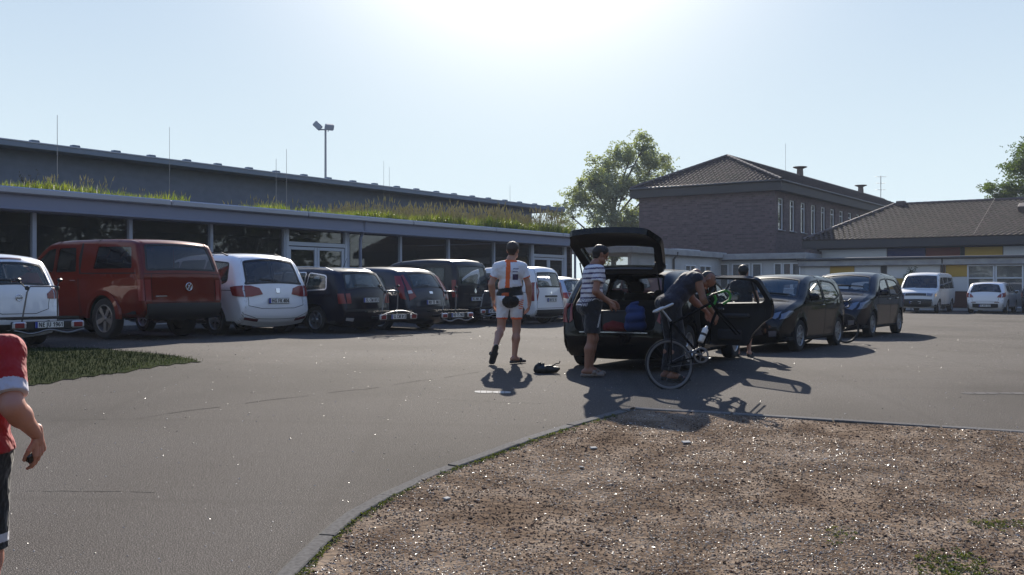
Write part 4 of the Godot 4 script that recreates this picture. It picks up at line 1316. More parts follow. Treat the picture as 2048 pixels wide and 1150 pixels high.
# ---------------------------------------------------------------- people
# bones: [a, b, ra, rb, flat_end]; joined with a smooth minimum on a grid, meshed as surface nets
func field(mb: MB, bones: Array, cell: float, k: float, off: float, cuts: Array, ink: Color, colf = null) -> void:
	var lo := Vector3.ONE * 1e6
	var hi := -lo
	for b in bones:
		var r: float = maxf(b[2], b[3]) + off + cell * 2.5
		for p in [b[0], b[1]]:
			lo = lo.min(p - Vector3.ONE * r)
			hi = hi.max(p + Vector3.ONE * r)
	var nx := ceili((hi.x - lo.x) / cell) + 1
	var ny := ceili((hi.y - lo.y) / cell) + 1
	var nz := ceili((hi.z - lo.z) / cell) + 1
	var f := PackedFloat32Array()
	f.resize(nx * ny * nz)
	f.fill(10.0)
	for b in bones:
		var a: Vector3 = b[0]
		var e: Vector3 = b[1]
		var ra: float = b[2] + off
		var rb: float = b[3] + off
		var m: float = maxf(ra, rb) + cell * 2.5
		var ab := e - a
		var l2 := maxf(ab.length_squared(), 1e-9)
		var ln := sqrt(l2)
		var flat: bool = b.size() > 4 and b[4]
		var i0 := (a.min(e) - Vector3.ONE * m - lo) / cell
		var i1 := (a.max(e) + Vector3.ONE * m - lo) / cell
		for z in range(maxi(0, int(i0.z)), mini(nz, int(i1.z) + 2)):
			for y in range(maxi(0, int(i0.y)), mini(ny, int(i1.y) + 2)):
				var w := (z * ny + y) * nx
				for x in range(maxi(0, int(i0.x)), mini(nx, int(i1.x) + 2)):
					var p := lo + Vector3(x, y, z) * cell
					var t := (p - a).dot(ab) / l2
					var tc := clampf(t, 0.0, 1.0)
					var d := p.distance_to(a + ab * tc) - lerpf(ra, rb, tc)
					if flat: d = maxf(d, (t - 1.0) * ln)
					var o := f[w + x]
					var h := maxf(k - absf(o - d), 0.0) / k
					f[w + x] = minf(o, d) - h * h * k * 0.25
	for c in cuts:   # [point, outward normal]
		var n: Vector3 = c[1]
		for z in nz:
			for y in ny:
				var w := (z * ny + y) * nx
				for x in nx:
					if f[w + x] < cell * 3.0:
						f[w + x] = maxf(f[w + x], (lo + Vector3(x, y, z) * cell - c[0]).dot(n))
	var vid := PackedInt32Array()
	vid.resize(f.size())
	vid.fill(-1)
	var vs := PackedVector3Array()
	var ns := PackedVector3Array()
	var sy := nx
	var sz := nx * ny
	var co := [0, 1, sy, sy + 1, sz, sz + 1, sz + sy, sz + sy + 1]
	for z in nz - 1:
		for y in ny - 1:
			for x in nx - 1:
				var w := z * sz + y * sy + x
				if absf(f[w]) > cell * 3.0: continue
				var mask := 0
				for q in 8:
					if f[w + co[q]] < 0.0: mask |= 1 << q
				if mask == 0 or mask == 255: continue
				var s := Vector3.ZERO
				var cnt := 0
				for e in [[0, 1], [2, 3], [4, 5], [6, 7], [0, 2], [1, 3], [4, 6], [5, 7], [0, 4], [1, 5], [2, 6], [3, 7]]:
					var fa := f[w + co[e[0]]]
					var fb := f[w + co[e[1]]]
					if (fa < 0.0) != (fb < 0.0):
						var t := fa / (fa - fb)
						var pa := Vector3(e[0] & 1, (e[0] >> 1) & 1, (e[0] >> 2) & 1)
						var pb := Vector3(e[1] & 1, (e[1] >> 1) & 1, (e[1] >> 2) & 1)
						s += pa.lerp(pb, t)
						cnt += 1
				s /= cnt
				vid[w] = vs.size()
				vs.append(lo + (Vector3(x, y, z) + s) * cell)
				var g := Vector3(f[w + 1] - f[w] + f[w + 1 + sy + sz] - f[w + sy + sz], f[w + sy] - f[w] + f[w + sy + 1 + sz] - f[w + 1 + sz], f[w + sz] - f[w] + f[w + sz + 1 + sy] - f[w + 1 + sy])
				ns.append(g.normalized())
	for z in range(1, nz - 1):
		for y in range(1, ny - 1):
			for x in range(1, nx - 1):
				var w := z * sz + y * sy + x
				if absf(f[w]) > cell * 1.6: continue
				for e in [[1, sy, sz], [sy, sz, 1], [sz, 1, sy]]:
					if (f[w] < 0.0) == (f[w + e[0]] < 0.0): continue
					var q := [vid[w], vid[w - e[1]], vid[w - e[1] - e[2]], vid[w - e[2]]]
					if q[0] < 0 or q[1] < 0 or q[2] < 0 or q[3] < 0: continue
					for t in [[0, 1, 2], [0, 2, 3]]:
						var a: int = q[t[0]]
						var b: int = q[t[1]]
						var c: int = q[t[2]]
						if colf != null:
							mb.ink = colf.call((vs[a] + vs[b] + vs[c]) / 3.0, ns[a])
						else:
							mb.ink = ink
						mb.tri(vs[a], vs[b], vs[c], ns[a], ns[b], ns[c])

func hand(mb: MB, wrist: Vector3, dir: Vector3, palm: Vector3, sg: float, curl: float, ink: Color, hc: float, s := 1.0) -> void:
	# dir: along the hand; palm: where the palm faces; the thumb lies on the side dir x palm * sg
	dir = dir.normalized()
	palm = (palm - dir * palm.dot(dir)).normalized()
	var side := dir.cross(palm) * sg
	var bones := []
	var k0 := wrist + dir * 0.095 * s
	for i in 4:
		var o := side * (0.033 - 0.022 * i) * s
		bones.append([wrist + dir * 0.012 * s + o * 0.55, k0 + o - dir * 0.006 * absf(i - 1.2) * s, 0.0155 * s, 0.0125 * s])
		var p := k0 + o - dir * 0.006 * absf(i - 1.2) * s
		var lens: Array = [[0.042, 0.025, 0.02], [0.046, 0.029, 0.021], [0.043, 0.027, 0.02], [0.033, 0.02, 0.018]][i]
		var a := curl * (0.7 + 0.15 * i)
		for j in 3:
			a += [0.15, 0.55, 0.4][j] * curl * 1.4 if j > 0 else 0.0
			var d := dir * cos(a) + palm * sin(a)
			var q: Vector3 = p + d * lens[j] * s
			bones.append([p, q, (0.0095 - 0.0008 * j) * s, (0.0087 - 0.0008 * j) * s])
			p = q
	var tb := wrist + dir * 0.025 * s + side * 0.026 * s
	var t1 := tb + (dir * 0.7 + side * 0.6 + palm * 0.35).normalized() * 0.042 * s
	var t2 := t1 + (dir * 0.9 + side * 0.15 + palm * (0.3 + curl * 0.4)).normalized() * 0.032 * s
	var t3 := t2 + (dir * 0.9 - side * 0.1 + palm * (0.3 + curl * 0.5)).normalized() * 0.024 * s
	bones.append([tb, t1, 0.015 * s, 0.0115 * s])
	bones.append([t1, t2, 0.011 * s, 0.0102 * s])
	bones.append([t2, t3, 0.0102 * s, 0.009 * s])
	bones.append([wrist - dir * 0.03 * s, wrist + dir * 0.03 * s, 0.027 * s, 0.026 * s])
	field(mb, bones, hc, 0.0045 * s, 0.0, [], ink)

# J: joints; st: style
func person(label: String, pos: Vector3, phi: float, scl: float, J: Dictionary, st: Dictionary) -> Node3D:
	var o := thing("person", label, "person", pos, phi)
	o.scale = Vector3.ONE * scl
	var skin: Color = st.skin
	var fat: float = st.get("fat", 0.0)
	var neck: Vector3 = J.neck
	var pel: Vector3 = J.pelvis
	var up := (neck - pel).normalized()
	var rt: Vector3 = (J.sh_r - J.sh_l).normalized()
	var hr: Vector3 = (J.hip_r - J.hip_l).normalized()
	var fw := up.cross(rt).normalized()
	var bk := -fw
	var chest: Vector3 = pel.lerp(neck, 0.68)
	var waist: Vector3 = pel.lerp(neck, 0.3)
	var torso := [
		[chest - rt * 0.085 + fw * 0.01, chest + rt * 0.085 + fw * 0.01, 0.115 + fat, 0.115 + fat],
		[pel.lerp(neck, 0.83) - rt * 0.11 + bk * 0.012, pel.lerp(neck, 0.83) + rt * 0.11 + bk * 0.012, 0.085 + fat * 0.5, 0.085 + fat * 0.5],
		[waist - rt * 0.06 + fw * fat * 0.6, waist + rt * 0.06 + fw * fat * 0.6, 0.108 + fat * 1.2, 0.108 + fat * 1.2],
		[pel - hr * 0.07, pel + hr * 0.07, 0.122 + fat, 0.122 + fat],
		[pel + bk * 0.055 - hr * 0.07 - up * 0.05, pel + bk * 0.055 + hr * 0.07 - up * 0.05, 0.095 + fat, 0.095 + fat],
		[waist, chest, 0.125 + fat, 0.13 + fat], [pel, waist, 0.125 + fat, 0.12 + fat]]
	var bones := torso.duplicate()
	bones.append([chest.lerp(neck, 0.5), neck + up * 0.02, 0.075, 0.06])
	bones.append([neck, J.head - (J.head_up as Vector3) * 0.03, 0.058, 0.055])
	for s in ["l", "r"]:
		var sh: Vector3 = J["sh_" + s]
		var el: Vector3 = J["el_" + s]
		var wr: Vector3 = J["wr_" + s]
		var hp: Vector3 = J["hip_" + s]
		var kn: Vector3 = J["kn_" + s]
		var an: Vector3 = J["an_" + s]
		var to: Vector3 = J["toe_" + s]
		bones.append([neck.lerp(sh, 0.35) - up * 0.03, sh, 0.048, 0.056 + fat * 0.4])
		bones.append([sh, el, 0.056 + fat * 0.3, 0.042 + fat * 0.15])
		bones.append([el, el.lerp(wr, 0.3), 0.042 + fat * 0.15, 0.043 + fat * 0.15])
		bones.append([el.lerp(wr, 0.3), wr, 0.043 + fat * 0.15, 0.027])
		bones.append([hp, kn, 0.092 + fat * 0.6, 0.056 + fat * 0.2])
		var kb := bk
		if (an - kn).length() > 0.01:
			var sd := hr
			kb = (an - kn).normalized().cross(sd).normalized()
			if kb.dot(bk) < 0.0: kb = -kb
		bones.append([kn, kn.lerp(an, 0.33) + kb * 0.02, 0.054, 0.057])
		bones.append([kn.lerp(an, 0.33) + kb * 0.02, an, 0.057, 0.035])
		bones.append([an - (to - an).normalized() * 0.045 - Vector3(0, 0.03, 0), an.lerp(to, 0.4), 0.036, 0.034])
		bones.append([an.lerp(to, 0.3), to, 0.036, 0.026])
	var mb := MB.new()
	mb.tinted = true
	var cell: float = st.get("cell", 0.0165)
	field(mb, bones, cell, 0.035, 0.0, [], skin)
	# head: finer grid
	var H: Vector3 = J.head
	var hu: Vector3 = (J.head_up as Vector3).normalized()
	var hf: Vector3 = J.head_fw
	hf = (hf - hu * hf.dot(hu)).normalized()
	var hx := hf.cross(hu).normalized()
	var P := func(x: float, y: float, z: float) -> Vector3: return H + hx * x + hu * y + hf * z
	var hb := [[P.call(0, 0.045, -0.022), P.call(0, 0.05, 0.02), 0.085, 0.078], [P.call(0, 0.0, 0.02), P.call(0, -0.075, 0.05), 0.068, 0.036], [P.call(-0.03, -0.06, 0.02), P.call(0.03, -0.06, 0.02), 0.045, 0.045],
		[P.call(0, 0.0, 0.094), P.call(0, -0.032, 0.108), 0.011, 0.015], [P.call(-0.02, 0.022, 0.083), P.call(0.02, 0.022, 0.083), 0.016, 0.016], [P.call(-0.018, -0.062, 0.082), P.call(0.018, -0.062, 0.082), 0.011, 0.011],
		[P.call(0, -0.09, 0.062), P.call(0, -0.095, 0.066), 0.024, 0.022], [P.call(0, -0.05, -0.01), P.call(0, -0.13, -0.015), 0.056, 0.056]]
	for sg in [-1.0, 1.0]:
		hb.append([P.call(sg * 0.083, 0.012, -0.012), P.call(sg * 0.08, -0.025, -0.004), 0.017, 0.011])
	field(mb, hb, st.get("head_cell", 0.0105), 0.016, 0.0, [], skin)
	var hc: float = st.get("hand_cell", 0.0075)
	hand(mb, J.wr_l, J.hd_l, J.palm_l, 1.0, J.curl_l, skin, hc)
	hand(mb, J.wr_r, J.hd_r, J.palm_r, -1.0, J.curl_r, skin, hc)
	part("body", mb.mesh(), M.skin, o)
	for sg in [-1.0, 1.0]:
		var e := MB.new()
		e.ball(P.call(sg * 0.032, 0.004, 0.082), Vector3.ONE * 0.0105, 8, 6)
		part("eye", e.mesh(), M.eye, o)
	var mo := MB.new()
	mo.box(P.call(0, -0.062, 0.0925), Vector3(0.044, 0.006, 0.006), Basis(hx, hu, -hf).orthonormalized(), 0.002)
	part("mouth", mo.mesh(), M.lips, o)
	# hair
	mb = MB.new()
	mb.tinted = true
	var rr := RandomNumberGenerator.new()
	rr.seed = 5
	var hairb := [[P.call(0, 0.05, -0.028), P.call(0, 0.055, 0.018), 0.086, 0.079], [P.call(0, 0.02, -0.05), P.call(0, -0.03, -0.045), 0.07, 0.052]]
	for i in 60:
		var d := Vector3(rr.randf_range(-1, 1), rr.randf_range(-0.2, 1), rr.randf_range(-1, 0.8)).normalized()
		hairb.append([P.call(d.x * 0.07, 0.05 + d.y * 0.07, -0.01 + d.z * 0.075), P.call(d.x * 0.084, 0.055 + d.y * 0.082, -0.012 + d.z * 0.092), 0.014, 0.005])
	field(mb, hairb, 0.0115, 0.012, st.get("hair_off", 0.004), [[P.call(0, 0.035, 0.055), (hf * 0.9 - hu * 0.55).normalized()], [P.call(0, -0.085, 0), (-hu - hf * 0.35).normalized()]], st.hair)
	part("hair", mb.mesh(), M.hair, o)
	# garments
	var slv: float = st.get("sleeve", 0.5)
	var sb := torso.duplicate()
	sb.append([chest.lerp(neck, 0.5), neck - up * 0.005, 0.078, 0.06])
	for s in ["l", "r"]:
		var sh: Vector3 = J["sh_" + s]
		var el: Vector3 = J["el_" + s]
		sb.append([neck.lerp(sh, 0.35) - up * 0.03, sh, 0.048, 0.056 + fat * 0.4])
		if slv > 0.0: sb.append([sh, sh.lerp(el, slv), 0.056 + fat * 0.4, 0.051 + fat * 0.4 + st.get("sleeve_flare", 0.0), true])
	mb = MB.new()
	mb.tinted = true
	var hem: float = st.get("hem", 0.0)
	field(mb, sb, cell * 0.85, 0.03, st.get("loose", 0.011), [[pel + up * hem, -up], [neck + up * st.get("collar", 0.02), up]], Color.WHITE, st.shirt)
	part(st.get("shirt_name", "shirt"), mb.mesh(), M.cloth, o)
	var hb2 := [torso[2], torso[3], torso[4], torso[6]]
	var leg: float = st.get("short", 0.55)
	for s in ["l", "r"]:
		var hp: Vector3 = J["hip_" + s]
		var kn: Vector3 = J["kn_" + s]
		hb2.append([hp, hp.lerp(kn, minf(leg, 1.0)), 0.094 + fat * 0.6, 0.075 + fat * 0.4 + st.get("flare", 0.0), leg <= 1.0])
		if leg > 1.0: hb2.append([kn, kn.lerp(J["an_" + s], leg - 1.0), 0.075, 0.066, true])
	mb = MB.new()
	mb.tinted = true
	field(mb, hb2, cell * 0.85, 0.03, st.get("loose_short", 0.008), [[pel + up * 0.1, up]], Color.WHITE, st.shorts)
	part("trousers" if leg > 1.0 else "shorts", mb.mesh(), M.cloth, o)
	for s in ["l", "r"]:
		var an: Vector3 = J["an_" + s]
		var to: Vector3 = J["toe_" + s]
		var d := (to - an)
		var fd := Vector3(d.x, 0, d.z).normalized() if absf(d.y) < 0.15 else d.normalized()
		var dn := Vector3.DOWN if absf(d.y) < 0.15 else (d.cross(hr)).normalized()
		if absf(d.y) >= 0.15 and dn.dot(Vector3.DOWN) < 0.0 and dn.dot(bk) < 0.0: dn = -dn
		mb = MB.new()
		mb.tinted = true
		var heel := an - fd * 0.05 + dn * 0.062
		var tip := an + fd * 0.2 + dn * 0.062
		var fb := [[heel, heel.lerp(tip, 0.5), 0.034, 0.036], [heel.lerp(tip, 0.5) - hr * 0.014, tip - hr * 0.012, 0.034, 0.032], [heel.lerp(tip, 0.5) + hr * 0.014, tip + hr * 0.012, 0.034, 0.03]]
		if st.get("closed_shoe", false): fb += [[an + dn * 0.03, an.lerp(to, 0.5), 0.046, 0.042], [an.lerp(to, 0.4), to, 0.042, 0.034]]
		else: fb += [[an.lerp(to, 0.55) - hr * 0.035, an.lerp(to, 0.55) + hr * 0.035, 0.03, 0.03]]
		field(mb, fb, 0.01, 0.01, 0.004, [[an + dn * 0.075, dn]], st.shoe)
		part("shoe", mb.mesh(), M.cloth, o)
	return o

func stand(over: Dictionary) -> Dictionary:
	var j := {"pelvis": Vector3(0, 0.98, 0), "neck": Vector3(0, 1.50, 0.02), "head": Vector3(0, 1.645, 0.0), "head_up": Vector3.UP, "head_fw": Vector3(0, 0, -1),
		"sh_l": Vector3(-0.185, 1.405, 0.01), "sh_r": Vector3(0.185, 1.405, 0.01), "el_l": Vector3(-0.255, 1.15, 0.04), "el_r": Vector3(0.255, 1.15, 0.04), "wr_l": Vector3(-0.27, 0.9, -0.04), "wr_r": Vector3(0.27, 0.9, -0.04),
		"hip_l": Vector3(-0.095, 0.93, 0), "hip_r": Vector3(0.095, 0.93, 0), "kn_l": Vector3(-0.105, 0.5, -0.02), "kn_r": Vector3(0.105, 0.5, -0.02), "an_l": Vector3(-0.11, 0.085, 0.03), "an_r": Vector3(0.11, 0.085, 0.03),
		"toe_l": Vector3(-0.13, 0.035, -0.13), "toe_r": Vector3(0.13, 0.035, -0.13), "hd_l": Vector3(0, -1, -0.15), "hd_r": Vector3(0, -1, -0.15), "palm_l": Vector3(1, 0, 0.1), "palm_r": Vector3(-1, 0, 0.1), "curl_l": 0.45, "curl_r": 0.45}
	j.merge(over, true)
	return j

func build_people() -> void:
	var sk := L(0.42, 0.22, 0.15)
	var white := L(0.72, 0.72, 0.76)
	var orange := L(0.75, 0.14, 0.035)
	var black := L(0.012, 0.012, 0.014)
	var lin := func(c: Color) -> Color: return c.srgb_to_linear()
	var wl: Color = lin.call(white)
	var ol: Color = lin.call(orange)
	var bl: Color = lin.call(black)
	var skl: Color = lin.call(sk)
	# walker in a white and orange racing suit
	var shirt := func(p: Vector3, n: Vector3) -> Color:
		if absf(p.x) > 0.19 and p.y > 1.2:
			var r := Vector2(absf(p.x) - 0.185, p.y - 1.405).length()
			return ol if r > 0.155 and r < 0.185 else wl
		if p.y > 1.475 and absf(p.x - 0.01) < 0.085: return ol
		if p.z > -0.02:
			var x := p.x - (p.y - 1.2) * 0.05
			if p.y < 1.11 + x * 0.12 and p.y > 0.98 + x * 0.12:
				return ol * 0.6 if x < -0.02 and x > -0.12 and p.y < 1.04 + x * 0.1 else bl
			if x > -0.075 and x < -0.01: return ol
			if x > 0.025 and x < 0.11:
				if p.y > 1.22 and p.y < 1.3: return Color(0.06, 0.04, 0.09)
				if (p.y > 1.37 and p.y < 1.385) or (p.y > 1.33 and p.y < 1.345 and x < 0.1): return Color(0.12, 0.1, 0.16)
		return wl
	var shorts := func(p: Vector3, n: Vector3) -> Color:
		var q := Vector2((p.x - 0.0) / 0.125, (p.y - 0.905) / 0.095)
		if p.z > -0.01 and q.length() < 1.0: return bl
		if p.y < 0.675: return ol
		if p.x > 0.12 and p.y > 0.8 and p.y < 0.93 and fmod(p.y * 31.0 + p.x * 9.0, 1.0) < 0.5: return ol
		return wl
	person("person walking away in a white racing suit with an orange back stripe and sandals", at(-0.03, 14.8), 4.0, 1.015, stand({
		"neck": Vector3(0.01, 1.49, 0.0), "head": Vector3(0.045, 1.64, -0.025), "head_fw": Vector3(0.5, 0, -1), "head_up": Vector3(0.08, 1, -0.05),
		"el_l": Vector3(-0.275, 1.15, 0.05), "wr_l": Vector3(-0.235, 0.92, -0.07), "el_r": Vector3(0.27, 1.14, 0.03), "wr_r": Vector3(0.285, 0.88, 0.0), "hd_r": Vector3(-0.15, -1, -0.1),
		"kn_l": Vector3(-0.13, 0.51, -0.02), "an_l": Vector3(-0.235, 0.25, 0.34), "toe_l": Vector3(-0.27, 0.10, 0.27), "kn_r": Vector3(0.10, 0.5, -0.03), "an_r": Vector3(0.06, 0.085, 0.03), "toe_r": Vector3(0.17, 0.03, -0.08)}),
		{"skin": skl, "hair": Color(0.04, 0.025, 0.016), "shirt": shirt, "shirt_name": "jersey", "shorts": shorts, "shoe": Color(0.03, 0.025, 0.025), "sleeve": 0.62, "hem": 0.0, "short": 0.66, "collar": 0.035})
	# man in a striped shirt at the open boot
	var stripe := func(p: Vector3, n: Vector3) -> Color:
		var k := fmod(p.y * 15.5 + 40.0 - 0.6 * absf(p.x), 1.0)
		return Color(0.055, 0.04, 0.11) if k < 0.33 else Color(0.62, 0.6, 0.64)
	var dark := func(p: Vector3, n: Vector3) -> Color: return Color(0.006, 0.006, 0.009)
	var darks := func(p: Vector3, n: Vector3) -> Color:
		return Color(0.5, 0.5, 0.5) if p.x > 0.1 and absf(p.z + 0.05 + (p.y - 0.75) * 0.3) < 0.012 and p.y > 0.66 and p.y < 0.84 else Color(0.014, 0.014, 0.018)
	person("person in a white and blue striped shirt reaching into the open car boot", at(1.03, 13.15), -72.0, 0.985, stand({
		"pelvis": Vector3(0, 0.97, 0.0), "neck": Vector3(0, 1.475, -0.06), "head": Vector3(0, 1.615, -0.145), "head_up": Vector3(0, 1, -0.32), "head_fw": Vector3(0.1, -0.3, -1),
		"sh_l": Vector3(-0.185, 1.41, -0.07), "sh_r": Vector3(0.185, 1.41, -0.05), "el_r": Vector3(0.25, 1.13, 0.03), "wr_r": Vector3(0.19, 0.98, -0.19), "hd_r": Vector3(-0.1, -0.5, -0.9), "palm_r": Vector3(-0.8, -0.4, 0),
		"el_l": Vector3(-0.24, 1.14, -0.12), "wr_l": Vector3(-0.12, 1.0, -0.33), "hd_l": Vector3(0.1, -0.5, -1), "palm_l": Vector3(0.7, -0.6, 0),
		"kn_l": Vector3(-0.10, 0.5, -0.1), "an_l": Vector3(-0.10, 0.085, -0.04), "toe_l": Vector3(-0.12, 0.035, -0.21), "kn_r": Vector3(0.1, 0.5, 0.02), "an_r": Vector3(0.1, 0.085, 0.09), "toe_r": Vector3(0.12, 0.035, -0.07)}),
		{"skin": Color(0.27, 0.125, 0.075), "hair": Color(0.012, 0.01, 0.01), "shirt": stripe, "shorts": darks, "shoe": Color(0.2, 0.16, 0.13), "sleeve": 0.55, "hem": -0.06, "short": 0.82, "flare": 0.02, "loose": 0.014, "loose_short": 0.014, "sleeve_flare": 0.012, "cell": 0.0155})
	# man bending over a bicycle
	var navy := func(p: Vector3, n: Vector3) -> Color: return Color(0.010, 0.010, 0.02)
	person("person in a dark vest bending over the road bike with the white bottle", at(2.04, 12.78), -76.0, 1.0, stand({
		"pelvis": Vector3(0, 0.99, 0.02), "neck": Vector3(0, 1.36, -0.33), "head": Vector3(0, 1.29, -0.475), "head_up": Vector3(0, 0.25, -1), "head_fw": Vector3(0, -1, -0.35),
		"sh_l": Vector3(-0.185, 1.31, -0.27), "sh_r": Vector3(0.185, 1.31, -0.27), "el_r": Vector3(0.23, 1.05, -0.33), "wr_r": Vector3(0.18, 0.87, -0.49), "hd_r": Vector3(-0.1, -0.8, -0.5), "palm_r": Vector3(-1, 0, 0.3),
		"el_l": Vector3(-0.22, 1.04, -0.38), "wr_l": Vector3(-0.1, 0.88, -0.53), "hd_l": Vector3(0.1, -0.8, -0.5), "palm_l": Vector3(1, 0, 0.3),
		"hip_l": Vector3(-0.095, 0.92, 0.02), "hip_r": Vector3(0.095, 0.92, 0.02), "kn_l": Vector3(-0.11, 0.5, -0.04), "kn_r": Vector3(0.11, 0.5, -0.06)}),
		{"skin": Color(0.24, 0.115, 0.075), "hair": Color(0.05, 0.04, 0.035), "hair_off": -0.006, "shirt": navy, "shorts": dark, "shoe": Color(0.02, 0.02, 0.02), "sleeve": 0.1, "hem": -0.05, "short": 1.9, "flare": 0.0, "loose": 0.012, "cell": 0.0155})
	# person behind the open door
	person("person with dark bushy hair standing behind the open car door", at(3.98, 17.2), -20.0, 0.88, stand({}), {"skin": skl, "hair": Color(0.01, 0.008, 0.008), "hair_off": 0.014, "shirt": navy, "shorts": dark, "shoe": Color(0.02, 0.02, 0.02), "cell": 0.022})
	# person in red at the left edge
	var red := func(p: Vector3, n: Vector3) -> Color:
		if p.x > 0.205:
			var r := Vector3(p.x - 0.2, p.y - 1.43, p.z).length()
			if r > 0.185 and p.y > 1.16: return Color(0.5, 0.48, 0.56)
			return Color(0.33, 0.010, 0.014)
		if p.x < 0.15 + (p.y - 1.3) * 0.2 and p.x > 0.06 and p.y > 1.27 and p.y < 1.42 and p.z > 0.0: return Color(0.5, 0.48, 0.6)
		return Color(0.35, 0.010, 0.014)
	var bibs := func(p: Vector3, n: Vector3) -> Color: return Color(0.5, 0.5, 0.55) if p.y < 0.62 and p.y > 0.58 else Color(0.008, 0.008, 0.01)
	var pr := person("person in a red jersey cut by the left edge, holding a small dark object", at(-2.2, 4.0), 6.0, 0.885, stand({
		"sh_r": Vector3(0.2, 1.44, 0.02), "el_r": Vector3(0.27, 1.205, 0.14), "wr_r": Vector3(0.305, 1.05, -0.06), "hd_r": Vector3(0.02, -1.0, -0.28), "palm_r": Vector3(-1, 0, -0.25), "curl_r": 0.5,
		"toe_r": Vector3(0.14, 0.035, -0.14)}),
		{"skin": Color(0.46, 0.215, 0.15), "hair": Color(0.03, 0.018, 0.012), "fat": 0.022, "shirt": red, "shirt_name": "jersey", "shorts": bibs, "shoe": Color(0.03, 0.03, 0.03), "sleeve": 0.8, "hem": 0.01, "short": 0.9, "cell": 0.0095, "loose": 0.012, "loose_short": 0.003, "closed_shoe": true, "hand_cell": 0.0036})
	var b := MB.new()
	b.box(Vector3.ZERO, Vector3(0.03, 0.05, 0.045), Basis(Vector3(1, 0.3, 0).normalized(), 0.4), 0.012)
	var hp: Vector3 = pr.transform * Vector3(0.275, 0.95, -0.055)
	var po := part("pouch", b.mesh(), M.black_gloss, self, hp)
	tag(po, "small dark pouch held in the hand of the person in red", "pouch")

# ---------------------------------------------------------------- ground
func kerb_d(x: float) -> float:   # depth of the kerb line at x
	var pts := [[-1.26, -6.0], [-1.25, 3.0], [-1.21, 5.0], [-1.183, 5.33], [-1.129, 5.88], [-1.045, 6.45], [-0.858, 7.03], [-0.591, 7.67], [-0.224, 8.28], [0.162, 8.99], [0.609, 9.66], [0.94, 10.11], [1.3, 10.56], [1.955, 10.42], [2.938, 10.17], [3.837, 9.89], [4.884, 9.54], [30.0, 2.4]]
	for i in pts.size() - 1:
		if x <= pts[i + 1][0]: return lerpf(pts[i][1], pts[i + 1][1], clampf((x - pts[i][0]) / (pts[i + 1][0] - pts[i][0]), 0, 1))
	return 2.4

func lumps(x: float, d: float) -> float:
	return 0.006 * sin(x * 3.1 + d * 1.3) + 0.008 * sin(x * 1.1 - d * 2.3) + 0.004 * sin(x * 9.0 + d * 7.0)

